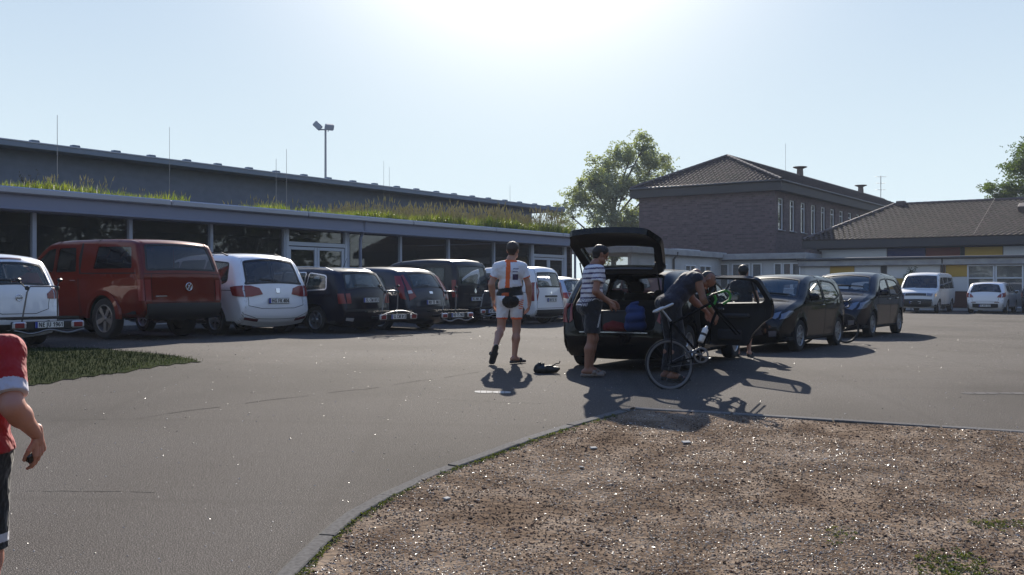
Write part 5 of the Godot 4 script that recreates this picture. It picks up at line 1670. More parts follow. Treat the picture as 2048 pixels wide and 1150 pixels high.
func build_ground() -> void:
	var xs := [-300.0, -120.0, -60.0, -30.0]
	var v := -20.0
	while v <= 30.0:
		xs.append(v)
		v += 0.5
	xs += [45.0, 80.0, 150.0, 300.0]
	var ds := [-80.0, -40.0, -20.0, -8.0]
	v = 0.0
	while v <= 18.0:
		ds.append(v)
		v += 0.25
	ds += [20.0, 24.0, 30.0, 40.0, 60.0, 90.0, 140.0, 250.0, 500.0]
	var b := MB.new()
	var nr := func(x: float, d: float) -> Vector3:
		return Vector3(-(ground_y(x + 0.1, d) - ground_y(x - 0.1, d)) / 0.2, 1.0, (ground_y(x, d + 0.1) - ground_y(x, d - 0.1)) / 0.2).normalized()
	for i in xs.size() - 1:
		for j in ds.size() - 1:
			var q := []
			for w in [[i, j], [i + 1, j], [i + 1, j + 1], [i, j + 1]]:
				q.append([at(xs[w[0]], ds[w[1]]), nr.call(xs[w[0]], ds[w[1]])])
			b.tri(q[0][0], q[1][0], q[2][0], q[0][1], q[1][1], q[2][1])
			b.tri(q[0][0], q[2][0], q[3][0], q[0][1], q[2][1], q[3][1])
	setting("ground", b.mesh(), M.asphalt)
	# gravel plot inside the kerb
	b = MB.new()
	var x := -1.22
	while x < 22.0:
		var x2 := x + (0.12 if x < 6.0 else 1.0)
		var n := 60
		for j in n:
			var q := []
			for w in [[x, j], [x2, j], [x2, j + 1], [x, j + 1]]:
				var d := lerpf(-2.0, kerb_d(w[0]) - 0.03, pow(float(w[1]) / n, 0.7))
				q.append(at(w[0], d, 0.006 + 0.5 * (lumps(w[0], d) + 0.018)))
			b.quad(q[0], q[1], q[2], q[3], Vector3.UP)
		x = x2
	setting("gravel_plot", b.mesh(), M.dirt)
	# kerb stones
	var kerb := Node3D.new()
	kerb.name = "kerb"
	add_child(kerb)
	tag(kerb, "", "", "", "structure")
	var line := []
	for p in [[-1.25, 1.0], [-1.25, 3.0], [-1.21, 5.0], [-1.183, 5.33], [-1.129, 5.88], [-1.045, 6.45], [-0.858, 7.03], [-0.591, 7.67], [-0.224, 8.28], [0.162, 8.99], [0.609, 9.66], [0.94, 10.11], [1.3, 10.56]]: line.append(Vector2(p[0], p[1]))
	var line2 := [Vector2(1.3, 10.56), Vector2(1.955, 10.42), Vector2(2.938, 10.17), Vector2(3.837, 9.89), Vector2(4.884, 9.54), Vector2(9.0, 8.36), Vector2(14.0, 6.94)]
	for ln in [line, line2]:
		var cv := Curve2D.new()
		for p in ln: cv.add_point(p)
		var len := cv.get_baked_length()
		var s := 0.0
		while s < len - 0.1:
			var e := minf(s + 0.99, len)
			var bm := MB.new()
			var prev := []
			var jig := rng.randf_range(-0.004, 0.004)
			for k in 5:
				var p := cv.sample_baked(lerpf(s + 0.006, e - 0.006, k / 4.0))
				var t := (cv.sample_baked(minf(s + 0.25 * (k + 0.5), len)) - cv.sample_baked(maxf(s + 0.25 * (k - 0.5), 0.0))).normalized()
				var sd := Vector2(t.y, -t.x)
				var ring := []
				for w in [[-0.05, -0.12], [-0.05, 0.022], [-0.042, 0.028], [0.042, 0.028], [0.05, 0.022], [0.05, -0.12]]:
					var q: Vector2 = p + sd * w[0]
					ring.append(at(q.x, q.y, w[1] + jig))
				if k > 0:
					for w in 5: bm.quad(prev[w], prev[w + 1], ring[w + 1], ring[w], Vector3.UP if w > 0 and w < 4 else Vector3(sd.x, 0, -sd.y) * (-1 if w == 0 else 1))
				if k == 0 or k == 4:
					for w in range(1, 5): bm.flat(ring[0], ring[w], ring[w + 1])
				prev = ring
			part("kerb_stone", bm.mesh(), M.kerb if rng.randf() < 0.6 else M.kerb_b, kerb)
			s += 1.0
	# grass strip by the white hatchback
	b = MB.new()
	var poly := PackedVector2Array([Vector2(-14, 9.6), Vector2(-8, 10.6), Vector2(-6.065, 11.19), Vector2(-5.46, 11.57), Vector2(-5.275, 12.07), Vector2(-4.915, 12.7), Vector2(-4.72, 13.41), Vector2(-4.42, 14.05), Vector2(-4.75, 14.7), Vector2(-5.2, 15.22), Vector2(-5.956, 16.0), Vector2(-7.2, 17.05), Vector2(-8.7, 17.1), Vector2(-14, 15.5)])
	var gx := -14.0
	while gx < -4.2:
		var gd := 9.5
		while gd < 17.4:
			if Geometry2D.is_point_in_polygon(Vector2(gx + 0.06, gd + 0.06), poly):
				b.quad(at(gx, gd, 0.009), at(gx + 0.125, gd, 0.009), at(gx + 0.125, gd + 0.125, 0.009), at(gx, gd + 0.125, 0.009), Vector3.UP)
			gd += 0.125
		gx += 0.125
	setting("grass_verge", b.mesh(), M.soil)
	var xf := []
	var tint := []
	while xf.size() < 22000:
		var p := Vector2(rng.randf_range(-10.5, -4.3), rng.randf_range(10.4, 17.2))
		if not Geometry2D.is_point_in_polygon(p + Vector2(rng.randfn(), rng.randfn()) * 0.07, poly): continue
		var h := rng.randf_range(0.02, 0.06)
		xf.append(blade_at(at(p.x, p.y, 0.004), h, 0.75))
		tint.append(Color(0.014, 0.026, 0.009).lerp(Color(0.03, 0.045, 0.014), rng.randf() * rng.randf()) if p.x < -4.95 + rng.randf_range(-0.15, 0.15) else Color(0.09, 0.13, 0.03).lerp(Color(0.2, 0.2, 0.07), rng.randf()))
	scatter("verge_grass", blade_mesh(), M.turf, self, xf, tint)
	# pebbles
	for kind in 3:
		xf = []
		tint = []
		var n: int = [46000, 30000, 14000][kind]
		while xf.size() < n:
			var d := 3.9 + 7.0 * pow(rng.randf(), 1.15)
			var x3 := rng.randf_range(-1.2, d * 0.54 + 0.3)
			if d > kerb_d(x3) - 0.06: continue
			var patch := sin(x3 * 2.3 + d * 1.7) + sin(x3 * 0.9 - d * 3.1) + sin(x3 * 5.3 + d * 0.7) * 0.6
			if kind != 1 and patch + rng.randf_range(-2.0, 2.0) < -0.5: continue
			if kind == 1 and patch + rng.randf_range(-2.0, 2.0) > 0.7: continue
			var s := rng.randf_range(0.0022, 0.006) * (1.0 if rng.randf() < 0.97 else 2.2)
			if kind == 1: s *= 1.25
			if kind == 2: s *= 0.85
			var tl := 0.22 if kind == 2 else 0.45
			var bs := Basis.from_euler(Vector3(rng.randf_range(-tl, tl), rng.randf() * TAU, rng.randf_range(-tl, tl))).scaled_local(Vector3(s * rng.randf_range(0.8, 1.6), s * rng.randf_range(0.35, 0.8), s))
			xf.append(Transform3D(bs, at(x3, d, 0.008 + 0.5 * (lumps(x3, d) + 0.018))))
			var w := rng.randf()
			if kind == 0: tint.append(Color(0.095, 0.07, 0.058).lerp(Color(0.28, 0.235, 0.205), w * w))
			elif kind == 1: tint.append(Color(0.022, 0.015, 0.012).lerp(Color(0.10, 0.055, 0.04), w))
			else: tint.append(Color(0.15, 0.13, 0.12).lerp(Color(0.5, 0.47, 0.44), w))
		scatter(["pebbles", "wood_chips", "bright_pebbles"][kind], pebble_mesh(kind % 2), [M.dull_pebble, M.chip, M.pebble][kind], self, xf, tint)
	# a few scraps and twigs lying on the gravel
	for q in [[1.55, 8.9, 0.05, 0.3], [-0.45, 6.9, 0.035, 1.0], [0.55, 7.9, 0.03, 2.0], [0.7, 8.6, 0.04, 0.4]]:
		b = MB.new()
		b.box(Vector3.ZERO, Vector3(q[2] * 1.6, 0.012, q[2]), Basis(Vector3.UP, q[3]) * Basis(Vector3.RIGHT, 0.2), 0.004)
		var st := part("stone_chip", b.mesh(), M.old_paint, self, at(q[0], q[1], 0.028))
		tag(st, {0.05: "flat white stone chip lying on the sunlit gravel near the kerb corner", 0.035: "pale stone chip on the gravel close to the kerb's near end", 0.03: "small pale stone chip on the gravel halfway along the curved kerb", 0.04: "white stone chip on the gravel beside the largest chip"}[q[2]], "stone", "pale chips on the gravel")
	for q in [[2.05, 5.75, 0.5, 0.16], [0.9, 5.3, 2.4, 0.12], [1.3, 7.3, 1.2, 0.14], [2.6, 5.0, 0.2, 0.12], [2.2, 6.4, 2.8, 0.2]]:
		b = MB.new()
		var dv: Vector3 = Vector3(cos(q[2]), 0.0, sin(q[2])) * q[3] * 0.5
		b.tube([-dv, Vector3(0.004, 0.012, 0.003), dv + Vector3(0, 0.006, 0)], 0.003, 5, 0.0018)
		var tw := part("twig", b.mesh(), M.twig, self, at(q[0], q[1], 0.03))
		tag(tw, {0.5: "pale dry twig near the bottom right of the gravel", 2.4: "pale dry twig at the bottom of the gravel, left of centre", 1.2: "thin twig in the middle of the gravel plot", 0.2: "thin twig at the bottom right corner by the weeds", 2.8: "longest thin twig on the right half of the gravel"}[q[2]], "twig", "twigs on the gravel")
	# a tar seam across the lot and two worn scraps of paint
	b = MB.new()
	var seam := [[-3.6, 9.6], [-2.6, 10.6], [-1.7, 11.6], [-1.0, 12.6], [-0.3, 13.6], [0.5, 14.4], [1.6, 15.0]]
	for i in seam.size() - 1:
		for k in 5:
			var p := Vector2(seam[i][0], seam[i][1]).lerp(Vector2(seam[i + 1][0], seam[i + 1][1]), k / 5.0)
			var q := Vector2(seam[i][0], seam[i][1]).lerp(Vector2(seam[i + 1][0], seam[i + 1][1]), (k + 1) / 5.0)
			p.y += 0.035 * sin(p.x * 9.0) + 0.1 * sin(p.x * 1.7)
			q.y += 0.035 * sin(q.x * 9.0) + 0.1 * sin(q.x * 1.7)
			var hw := 0.004 + 0.004 * absf(sin(i * 2.3 + k * 1.1))
			if (i * 5 + k) % 4 == 3: continue
			b.quad(at(p.x, p.y - hw, 0.004), at(q.x, q.y - hw, 0.004), at(q.x, q.y + hw, 0.004), at(p.x, p.y + hw, 0.004), Vector3.UP)
	setting("asphalt_seam", b.mesh(), M.tar)
	b = MB.new()   # crumbling dark joint between asphalt and kerb
	var jx := -1.22
	while jx < 12.0:
		var jn := jx + 0.05
		if rng.randf() < 0.85:
			var o0 := Vector2(-0.062, 0.052) if jx < 1.3 else Vector2(0.018, 0.072)
			var w0 := rng.randf_range(0.006, 0.017)
			var pa := Vector2(jx, kerb_d(jx)) + o0
			var pb := Vector2(jn, kerb_d(jn)) + o0
			var nn := (pb - pa).orthogonal().normalized() * w0
			b.quad(at(pa.x + nn.x, pa.y + nn.y, 0.005), at(pb.x + nn.x, pb.y + nn.y, 0.005), at(pb.x - nn.x, pb.y - nn.y, 0.005), at(pa.x - nn.x, pa.y - nn.y, 0.005), Vector3.UP)
		jx = jn
	setting("kerb_joint", b.mesh(), M.gap)
	for cr in [[-3.4, 7.0, 0.9, 0.05], [-0.9, 11.0, 1.3, -0.1], [3.8, 13.0, 2.4, 0.12], [-4.6, 9.4, 0.9, 0.2], [6.5, 15.5, 2.8, -0.05], [-2.2, 13.4, 1.6, 0.1]]:
		b = MB.new()
		var cp := Vector2(cr[0], cr[1])
		for k in int(cr[2] / 0.06):
			var cq := cp + Vector2(0.06, cr[3] * 0.06 + rng.randf_range(-0.014, 0.014))
			if rng.randf() < 0.8:
				var cw := rng.randf_range(0.002, 0.006)
				b.quad(at(cp.x, cp.y - cw, 0.004), at(cq.x, cq.y - cw, 0.004), at(cq.x, cq.y + cw, 0.004), at(cp.x, cp.y + cw, 0.004), Vector3.UP)
			cp = cq
		setting("asphalt_crack", b.mesh(), M.gap)
	for q in [[-0.22, 11.55, 0.42, 0.16], [5.8, 11.9, 0.9, 0.12], [6.3, 11.7, 0.5, 0.08], [12.6, 28.0, 1.6, 0.12]]:
		b = MB.new()
		for k in 6:
			var x0: float = q[0] + q[2] * (k / 6.0 - 0.5)
			var x1: float = q[0] + q[2] * ((k + 0.92) / 6.0 - 0.5)
			var w0: float = q[3] * (0.35 + 0.3 * absf(sin(k * 2.1)))
			var w1: float = q[3] * (0.35 + 0.3 * absf(sin(k * 2.1 + 2.1)))
			b.quad(at(x0, q[1] - w0, 0.004), at(x1, q[1] - w1, 0.004), at(x1, q[1] + w1 * 0.7, 0.004), at(x0, q[1] + w0 * 0.7, 0.004), Vector3.UP)
		setting("paint_mark", b.mesh(), M.old_paint if q[0] < 0.0 else M.worn_paint)
	# loose grit on the asphalt
	xf = []
	tint = []
	while xf.size() < 1900:
		var d := 4.5 + 22.0 * pow(rng.randf(), 1.6)
		var X := rng.randf_range(-d * 0.54, d * 0.54)
		if d < kerb_d(X) + 0.1 and X > -1.35: continue
		var s := rng.randf_range(0.0025, 0.006) * (0.7 + d * 0.05)
		xf.append(Transform3D(Basis.from_euler(Vector3(rng.randf_range(-0.5, 0.5), rng.randf() * TAU, rng.randf_range(-0.5, 0.5))).scaled_local(Vector3(s, s * 0.6, s)), at(X, d, s * 0.4)))
		tint.append(Color(0.1, 0.09, 0.08).lerp(Color(0.45, 0.42, 0.4), rng.randf()))
	scatter("grit", pebble_mesh(0), M.pebble, self, xf, tint)
	# weeds along the kerb and in the near corner of the plot
	xf = []
	tint = []
	while xf.size() < 2500:
		var p: Vector2
		if xf.size() < 600:
			var t := rng.randf()
			var X := lerpf(-1.2, 1.0, t * t)
			if fmod(absf(sin(X * 37.0)) * 3.0 + rng.randf() * 0.9, 1.0) > 0.3: continue
			p = Vector2(X, kerb_d(X)) + Vector2(0.75, -0.6) * (0.06 + absf(rng.randfn(0.0, 0.03)))
		else:
			var d := rng.randf_range(4.2, 6.6)
			var X := rng.randf_range(d * 0.27, d * 0.56)
			var q := (X / d - 0.33) * 6.0 + (6.4 - d) * 0.6
			if sin(X * 4.0 + d * 3.0) + sin(X * 7.0 - d * 5.0) + rng.randf_range(-0.8, 0.8) < 2.2 - q: continue
			p = Vector2(X, d)
		var s := rng.randf_range(0.010, 0.026)
		xf.append(Transform3D(Basis.from_euler(Vector3(rng.randf_range(-0.7, 0.7), rng.randf() * TAU, rng.randf_range(-0.7, 0.7))).scaled_local(Vector3.ONE * s), at(p.x, p.y, rng.randf_range(0.008, 0.028))))
		tint.append(Color(0.035, 0.06, 0.015).lerp(Color(0.13, 0.13, 0.045), rng.randf()))
	scatter("weeds", leaf_mesh(), M.leafy, self, xf, tint)

func pebble_mesh(kind: int) -> ArrayMesh:
	var b := MB.new()
	var vs := [Vector3(0, 1, 0), Vector3(0, -1, 0)]
	var n := 6
	for k in n:
		var r := 1.0 + 0.25 * sin(k * 2.7 + kind * 1.3)
		vs.append(Vector3(cos(TAU * k / n) * r, 0.15 * sin(k * 5.0), sin(TAU * k / n) * r))
	for k in n:
		b.flat(vs[0] * Vector3(1, 0.8, 1) + Vector3(0.2, 0, 0.1), vs[2 + k], vs[2 + (k + 1) % n], Vector3.UP)
		b.flat(vs[1] * 0.6, vs[2 + k], vs[2 + (k + 1) % n], Vector3.DOWN)
	return b.mesh()

func blade_mesh() -> ArrayMesh:   # one tuft of four blades, one metre tall
	var b := MB.new()
	for k in 4:
		var a := TAU * k / 4.0 + 0.4
		var d := Vector3(cos(a), 0, sin(a))
		var s := Vector3(-sin(a), 0, cos(a)) * 0.035
		var p := d * 0.04
		var q := d * (0.12 + 0.05 * (k % 2)) + Vector3(0, 0.55, 0)
		var r := d * (0.34 + 0.1 * (k % 2)) + Vector3(0, 1.0 - 0.12 * k, 0)
		var nn := (d * 0.8 + Vector3.UP * 0.4).normalized()
		b.tri(p - s, p + s, q + s * 0.8, nn, nn, nn)
		b.tri(p - s, q + s * 0.8, q - s * 0.8, nn, nn, nn)
		b.tri(q - s * 0.8, q + s * 0.8, r, nn, nn, nn)
	return b.mesh()

func blade_at(p: Vector3, h: float, wide: float) -> Transform3D:
	return Transform3D(Basis.from_euler(Vector3(rng.randf_range(-0.25, 0.25), rng.randf() * TAU, rng.randf_range(-0.25, 0.25))).scaled_local(Vector3(h * wide, h, h * wide)), p)

func stalk_mesh() -> ArrayMesh:   # a tall grass stalk with a seed head
	var b := MB.new()
	for k in 3:
		var a := TAU * k / 3.0
		var e := Vector3(cos(a), 0, sin(a)) * (0.1 + 0.06 * k)
		b.tube([e * 0.1, e * 0.5 + Vector3(0, 0.5, 0), e + Vector3(0, 0.86, 0)], 0.006, 3)
		b.tube([e + Vector3(0, 0.82, 0), e * 1.15 + Vector3(0, 0.92, 0), e * 1.35 + Vector3(0, 1.0, 0)], 0.028, 4, 0.004)
	return b.mesh()

func leaf_mesh() -> ArrayMesh:   # a sprig of folded leaves
	var b := MB.new()
	for k in 5:
		var a := TAU * k / 5.0 + 0.3 * (k % 2)
		var d := Vector3(cos(a), 0.25 * sin(k * 2.1), sin(a)).normalized()
		var s := d.cross(Vector3.UP).normalized()
		var o := d * 0.15
		var m := d * 0.62 + Vector3(0, 0.12, 0)
		var e := d * 1.05 + Vector3(0, -0.1, 0)
		b.flat(o, m + s * 0.26, e)
		b.flat(o, e, m - s * 0.26 + Vector3(0, 0.1, 0))
	return b.mesh()

func tree(label: String, pos: Vector3, hgt: float, blobs: Array, n: int, size: float, c0: Color, c1: Color, group: String, sd: int) -> void:
	var o := thing("tree", label, "tree", pos, 0.0, group)
	var rr := RandomNumberGenerator.new()
	rr.seed = sd
	var b := MB.new()
	var top := Vector3(rr.randf_range(-0.3, 0.3), hgt * 0.72, rr.randf_range(-0.3, 0.3))
	b.tube([Vector3(0, -0.2, 0), Vector3(0.05, hgt * 0.2, 0.05), Vector3(-0.1, hgt * 0.45, 0.1), top], hgt * 0.022, 9, hgt * 0.006)
	for q in blobs:
		var c: Vector3 = q[0]
		var s := Vector3(0, clampf(c.y - c.length() * 0.25 - hgt * 0.12, hgt * 0.12, hgt * 0.6), 0)
		var mid := s.lerp(c, 0.5) + Vector3(rr.randf_range(-0.4, 0.4), rr.randf_range(-0.2, 0.5), rr.randf_range(-0.4, 0.4))
		b.tube([s, mid, c], hgt * 0.008, 6, hgt * 0.003)
		for k in 4:
			var e: Vector3 = c + Vector3(rr.randfn(), rr.randfn() * 0.7, rr.randfn()).normalized() * q[1] * 0.8
			b.tube([mid.lerp(c, 0.6), e], hgt * 0.003, 4, 0.01)
	part("trunk", b.mesh(), M.bark, o)
	var xf := []
	var tint := []
	var total := 0.0
	for q in blobs: total += q[1] * q[1]
	for q in blobs:
		var cnt := int(n * q[1] * q[1] / total)
		var clumps := []
		for k in 14: clumps.append(q[0] + Vector3(rr.randfn(), rr.randfn() * 0.75, rr.randfn()).normalized() * q[1] * pow(rr.randf(), 0.45))
		for i in cnt:
			var c: Vector3 = clumps[i % clumps.size()]
			var p: Vector3 = c + Vector3(rr.randfn(), rr.randfn() * 0.7, rr.randfn()) * q[1] * 0.21
			var s := size * rr.randf_range(0.6, 1.25)
			xf.append(Transform3D(Basis.from_euler(Vector3(rr.randf_range(-0.9, 0.9), rr.randf() * TAU, rr.randf_range(-0.9, 0.9))).scaled_local(Vector3.ONE * s), p))
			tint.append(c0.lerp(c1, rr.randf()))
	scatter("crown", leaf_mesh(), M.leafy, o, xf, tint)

func build_trees() -> void:
	var R := RandomNumberGenerator.new()
	# behind the gym's end
	var bl := []
	for p in [[1.5, 12.3, 2.0], [3.4, 11.6, 1.7], [-0.6, 10.9, 1.9], [0.8, 9.4, 2.3], [3.4, 9.2, 1.9], [4.9, 10.2, 1.0], [-2.6, 9.0, 1.4], [-4.0, 7.6, 1.2], [-1.6, 7.2, 1.8], [0.6, 6.2, 2.0], [-3.6, 5.6, 1.3], [-0.6, 4.8, 1.6], [2.2, 6.6, 1.8], [-2.0, 10.3, 0.9], [2.6, 13.2, 1.0]]: bl.append([Vector3(p[0], p[1], 0.5 * sin(p[0] * 3.0)), p[2]])
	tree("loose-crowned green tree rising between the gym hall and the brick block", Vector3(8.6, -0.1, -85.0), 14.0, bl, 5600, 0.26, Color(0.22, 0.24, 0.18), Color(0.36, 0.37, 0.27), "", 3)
	bl = []
	for p in [[0, 12.0, 2.2], [-2.2, 10.4, 2.0], [2.2, 10.6, 2.2], [0, 9.4, 2.6], [-3.4, 8.2, 1.8], [3.6, 8.0, 2.2], [-1.0, 7.2, 2.6], [2.0, 6.4, 2.6], [-2.6, 5.8, 2.0], [0.4, 4.8, 2.2]]: bl.append([Vector3(p[0], p[1], sin(p[1] * 2.0)), p[2]])
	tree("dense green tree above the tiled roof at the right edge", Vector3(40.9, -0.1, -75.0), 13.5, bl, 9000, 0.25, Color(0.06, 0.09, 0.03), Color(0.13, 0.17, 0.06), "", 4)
	# woods round the open sides of the lot, outside the frame: seen in glass and paint
	var xf := []
	var tint := []
	var runs := [[Vector2(31, 40), Vector2(30, -6)], [Vector2(30, -6), Vector2(12, -20)], [Vector2(12, -20), Vector2(-20, -20)], [Vector2(-20, -20), Vector2(-34, -2)]]
	for r in runs:
		var a: Vector2 = r[0]
		var b: Vector2 = r[1]
		for i in int(a.distance_to(b) * 120.0):
			var t := R.randf()
			var p := a.lerp(b, t)
			var top := 11.5 + 2.6 * sin(p.x * 0.55) + 2.2 * sin(p.y * 0.8 + p.x * 0.2)
			var h := top * sqrt(R.randf())
			xf.append(Transform3D(Basis.from_euler(Vector3(R.randf_range(-0.9, 0.9), R.randf() * TAU, R.randf_range(-0.9, 0.9))).scaled_local(Vector3.ONE * R.randf_range(0.4, 0.8)), Vector3(p.x + R.randfn() * 1.2, h - 0.5, -p.y + R.randfn() * 1.2)))
			tint.append(Color(0.03, 0.05, 0.015).lerp(Color(0.08, 0.11, 0.035), R.randf()))
	scatter("treeline", leaf_mesh(), M.leafy, self, xf, tint)

# ---------------------------------------------------------------- buildings
func site(called: String, label: String, x: float, d: float) -> Node3D:
	return thing(called, label, "building", Vector3(x, 0, -d), SITE)

func build_pavilion() -> void:
	var o := site("glazed_pavilion", "long low glazed pavilion with grey-blue fascia and grass growing on its roof", -12.29, 24.0)
	var x0 := -16.0
	var x1 := 27.4
	var len := x1 - x0
	var cx := (x0 + x1) * 0.5
	boxed("fascia", Vector3(cx, 3.19, -0.06), Vector3(len, 0.38, 0.10), M.fascia, o, 0.01)
	boxed("fascia_lip", Vector3(cx, 3.02, -0.02), Vector3(len + 0.02, 0.05, 0.14), M.fascia, o, 0.008)
	var b := MB.new()
	var seg := x0
	boxed("roof_slab", Vector3(cx, 3.42, -5.2), Vector3(len, 0.10, 10.0), M.roof_felt, o)
	var gut := []
	for k in 2: gut.append(Vector3(x0 + k * len, 3.43, 0.06))
	while seg < x1 - 0.5:
		var e := minf(seg + 5.2, x1)
		b = MB.new()
		b.box(Vector3((seg + e) * 0.5, 3.46, 0.03), Vector3(e - seg - 0.03, 0.17, 0.2), Basis(), 0.03)
		part("gutter", b.mesh(), M.gutter, o)
		seg = e
	boxed("soffit", Vector3(cx, 2.985, -0.30), Vector3(len, 0.02, 0.4), M.fascia, o)
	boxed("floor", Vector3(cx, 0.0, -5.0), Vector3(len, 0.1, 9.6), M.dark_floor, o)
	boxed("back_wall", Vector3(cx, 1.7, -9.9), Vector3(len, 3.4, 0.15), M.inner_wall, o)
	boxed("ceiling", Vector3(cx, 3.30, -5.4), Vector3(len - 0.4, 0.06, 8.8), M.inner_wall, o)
	for x in [x0 + 0.08, x1 - 0.08]: boxed("end_wall", Vector3(x, 1.6, -5.2), Vector3(0.16, 3.3, 9.4), M.brick_dark, o)
	boxed("plinth", Vector3(cx, 0.12, -0.5), Vector3(len, 0.3, 0.12), M.concrete, o)
	var cols := [-15.4, -12.6, -9.9, -7.15, -4.4, -1.65, 1.1, 3.85, 6.57, 9.45, 12.35, 15.1, 17.95, 21.0, 23.8, 26.7]
	for i in cols.size():
		boxed("column", Vector3(cols[i], 1.62, -0.46), Vector3(0.11, 2.76, 0.14), M.column, o, 0.01)
		if i == cols.size() - 1: break
		var a: float = cols[i] + 0.055
		var e: float = cols[i + 1] - 0.055
		var is_door: bool = absf(cols[i] - 9.45) < 0.1 or absf(cols[i] - 23.8) < 0.1
		if not is_door:
			boxed("pane", Vector3((a + e) * 0.5, 1.62, -0.5), Vector3(e - a, 2.7, 0.012), M.pane, o)
			boxed("rail", Vector3((a + e) * 0.5, 0.62, -0.47), Vector3(e - a, 0.05, 0.07), M.column, o)
		else:
			boxed("transom_bar", Vector3((a + e) * 0.5, 2.52, -0.46), Vector3(e - a, 0.13, 0.13), M.door_frame, o, 0.01)
			boxed("transom_pane", Vector3((a + e) * 0.5, 2.78, -0.5), Vector3(e - a - 0.2, 0.36, 0.012), M.pane, o)
			for s in [a + 0.06, e - 0.06]: boxed("door_post", Vector3(s, 1.62, -0.45), Vector3(0.12, 2.75, 0.13), M.door_frame, o, 0.01)
			var mid: float = (a + e) * 0.5
			for k in 2:
				var c := lerpf(a + 0.12, mid, 0.5) if k == 0 else lerpf(mid, e - 0.12, 0.5)
				var w := mid - a - 0.13
				var d := MB.new()
				d.box(Vector3(-w * 0.5 + 0.055, 1.24, 0), Vector3(0.11, 2.38, 0.06), Basis(), 0.006)
				d.box(Vector3(w * 0.5 - 0.055, 1.24, 0), Vector3(0.11, 2.38, 0.06), Basis(), 0.006)
				d.box(Vector3(0, 2.38, 0.002), Vector3(w - 0.221, 0.1, 0.056), Basis(), 0.006)
				d.box(Vector3(0, 0.16, 0.002), Vector3(w - 0.221, 0.22, 0.056), Basis(), 0.006)
				var leaf := part("door", d.mesh(), M.door_frame, o, Vector3(c, 0, -0.46))
				boxed("pane", Vector3(0, 1.3, -0.01), Vector3(w - 0.22, 2.06, 0.012), M.pane, leaf)
				tubed("handle", [Vector3((0.5 - k) * (w - 0.12), 0.95, 0.05), Vector3((0.5 - k) * (w - 0.12), 1.25, 0.05)], 0.014, M.alloy, leaf, 6)
				if k == 0 and cols[i] < 12.0: boxed("notice", Vector3(-0.1, 1.62, 0.004), Vector3(0.46, 0.3, 0.004), M.plate_white, leaf)
	# rain pipe beside the door
	tubed("rain_pipe", [Vector3(12.75, 0.1, -0.22), Vector3(12.75, 2.8, -0.22), Vector3(12.75, 3.05, -0.05), Vector3(12.75, 3.4, 0.03)], 0.055, M.fascia, o, 10)
	tubed("rain_pipe", [Vector3(27.2, 0.1, -0.22), Vector3(27.2, 2.8, -0.22), Vector3(27.2, 3.05, -0.05), Vector3(27.2, 3.4, 0.03)], 0.055, M.fascia, o, 10)
	# roof domes and vents catching light in the grass
	for p in [[4.2, -1.2], [10.7, -1.4], [16.6, -0.9], [20.0, -1.6]]:
		b = MB.new()
		b.ball(Vector3.ZERO, Vector3(0.45, 0.16, 0.35), 14, 8)
		part("roof_dome", b.mesh(), M.plate_white, o, Vector3(p[0], 3.5, p[1]))
	# grass and stalks on the roof
	var xf := []
	var tint := []
	var xs := []
	var ts := []
	while xf.size() < 19000:
		var x := rng.randf_range(-15.8, 27.2)
		var z := -rng.randf_range(0.35, 9.5)
		if z < -4.0 and rng.randf() < 0.45: continue
		var dens := 0.5 + 0.5 * sin(x * 0.55 + 0.6) + 0.35 * sin(x * 1.7 + z)
		if x > 14.0: dens += 0.9
		if rng.randf() > dens: continue
		var h := rng.randf_range(0.2, 0.42) * (1.0 if x < 13.0 else 1.0 + minf((x - 13.0) * 0.075, 0.58))
		h *= 0.75 + 0.45 * absf(sin(x * 0.8 + z * 0.3))
		xf.append(blade_at(Vector3(x, 3.46, z), h, 0.8))
		tint.append(Color(0.13, 0.19, 0.035).lerp(Color(0.30, 0.30, 0.09), rng.randf()))
		if (x > 14.0 and rng.randf() < 0.15) or rng.randf() < 0.03:
			xs.append(blade_at(Vector3(x, 3.46, z), h * rng.randf_range(1.2, 1.85), 0.9))
			ts.append(Color(0.34, 0.29, 0.18).lerp(Color(0.50, 0.42, 0.30), rng.randf()))
	scatter("roof_grass", blade_mesh(), M.leafy, o, xf, tint)
	scatter("seed_stalks", stalk_mesh(), M.leafy, o, xs, ts)
	# a few dark woody weeds at the left
	for p in [[-0.9, -0.9, 0.75, "dark dry weed at the left edge of the grass roof"], [0.2, -1.1, 0.95, "tallest dark dry weed on the grass roof, left of the tallest rod"], [1.3, -1.0, 0.6, "low dark weed at the foot of the tallest lightning rod"], [-2.6, -1.2, 0.7, "dark dry weed on the grass roof beyond the left edge of the view"], [12.2, -2.4, 0.6, "lone dark weed in the middle of the grass roof, below the floodlight"]]:
		b = MB.new()
		for k in 5:
			var e := Vector3(rng.randf_range(-0.25, 0.25), p[2] * rng.randf_range(0.7, 1.0), rng.randf_range(-0.2, 0.2))
			b.tube([Vector3.ZERO, e * 0.5 + Vector3(0.02, 0, 0), e], 0.012, 4, 0.004)
			for q in 9:
				var c := e * rng.randf_range(0.4, 1.05)
				var d := Vector3(rng.randf_range(-1, 1), rng.randf_range(-0.2, 0.9), rng.randf_range(-1, 1)).normalized() * 0.09
				b.flat(c, c + d + Vector3(0.02, 0, 0.02), c + d * 0.6 - Vector3(0.03, 0, 0.02))
		var wd := part("roof_weed", b.mesh(), M.weed, self, o.transform * Vector3(p[0], 3.46, p[1]))
		tag(wd, p[3], "plant", "dry weeds on the grass roof")
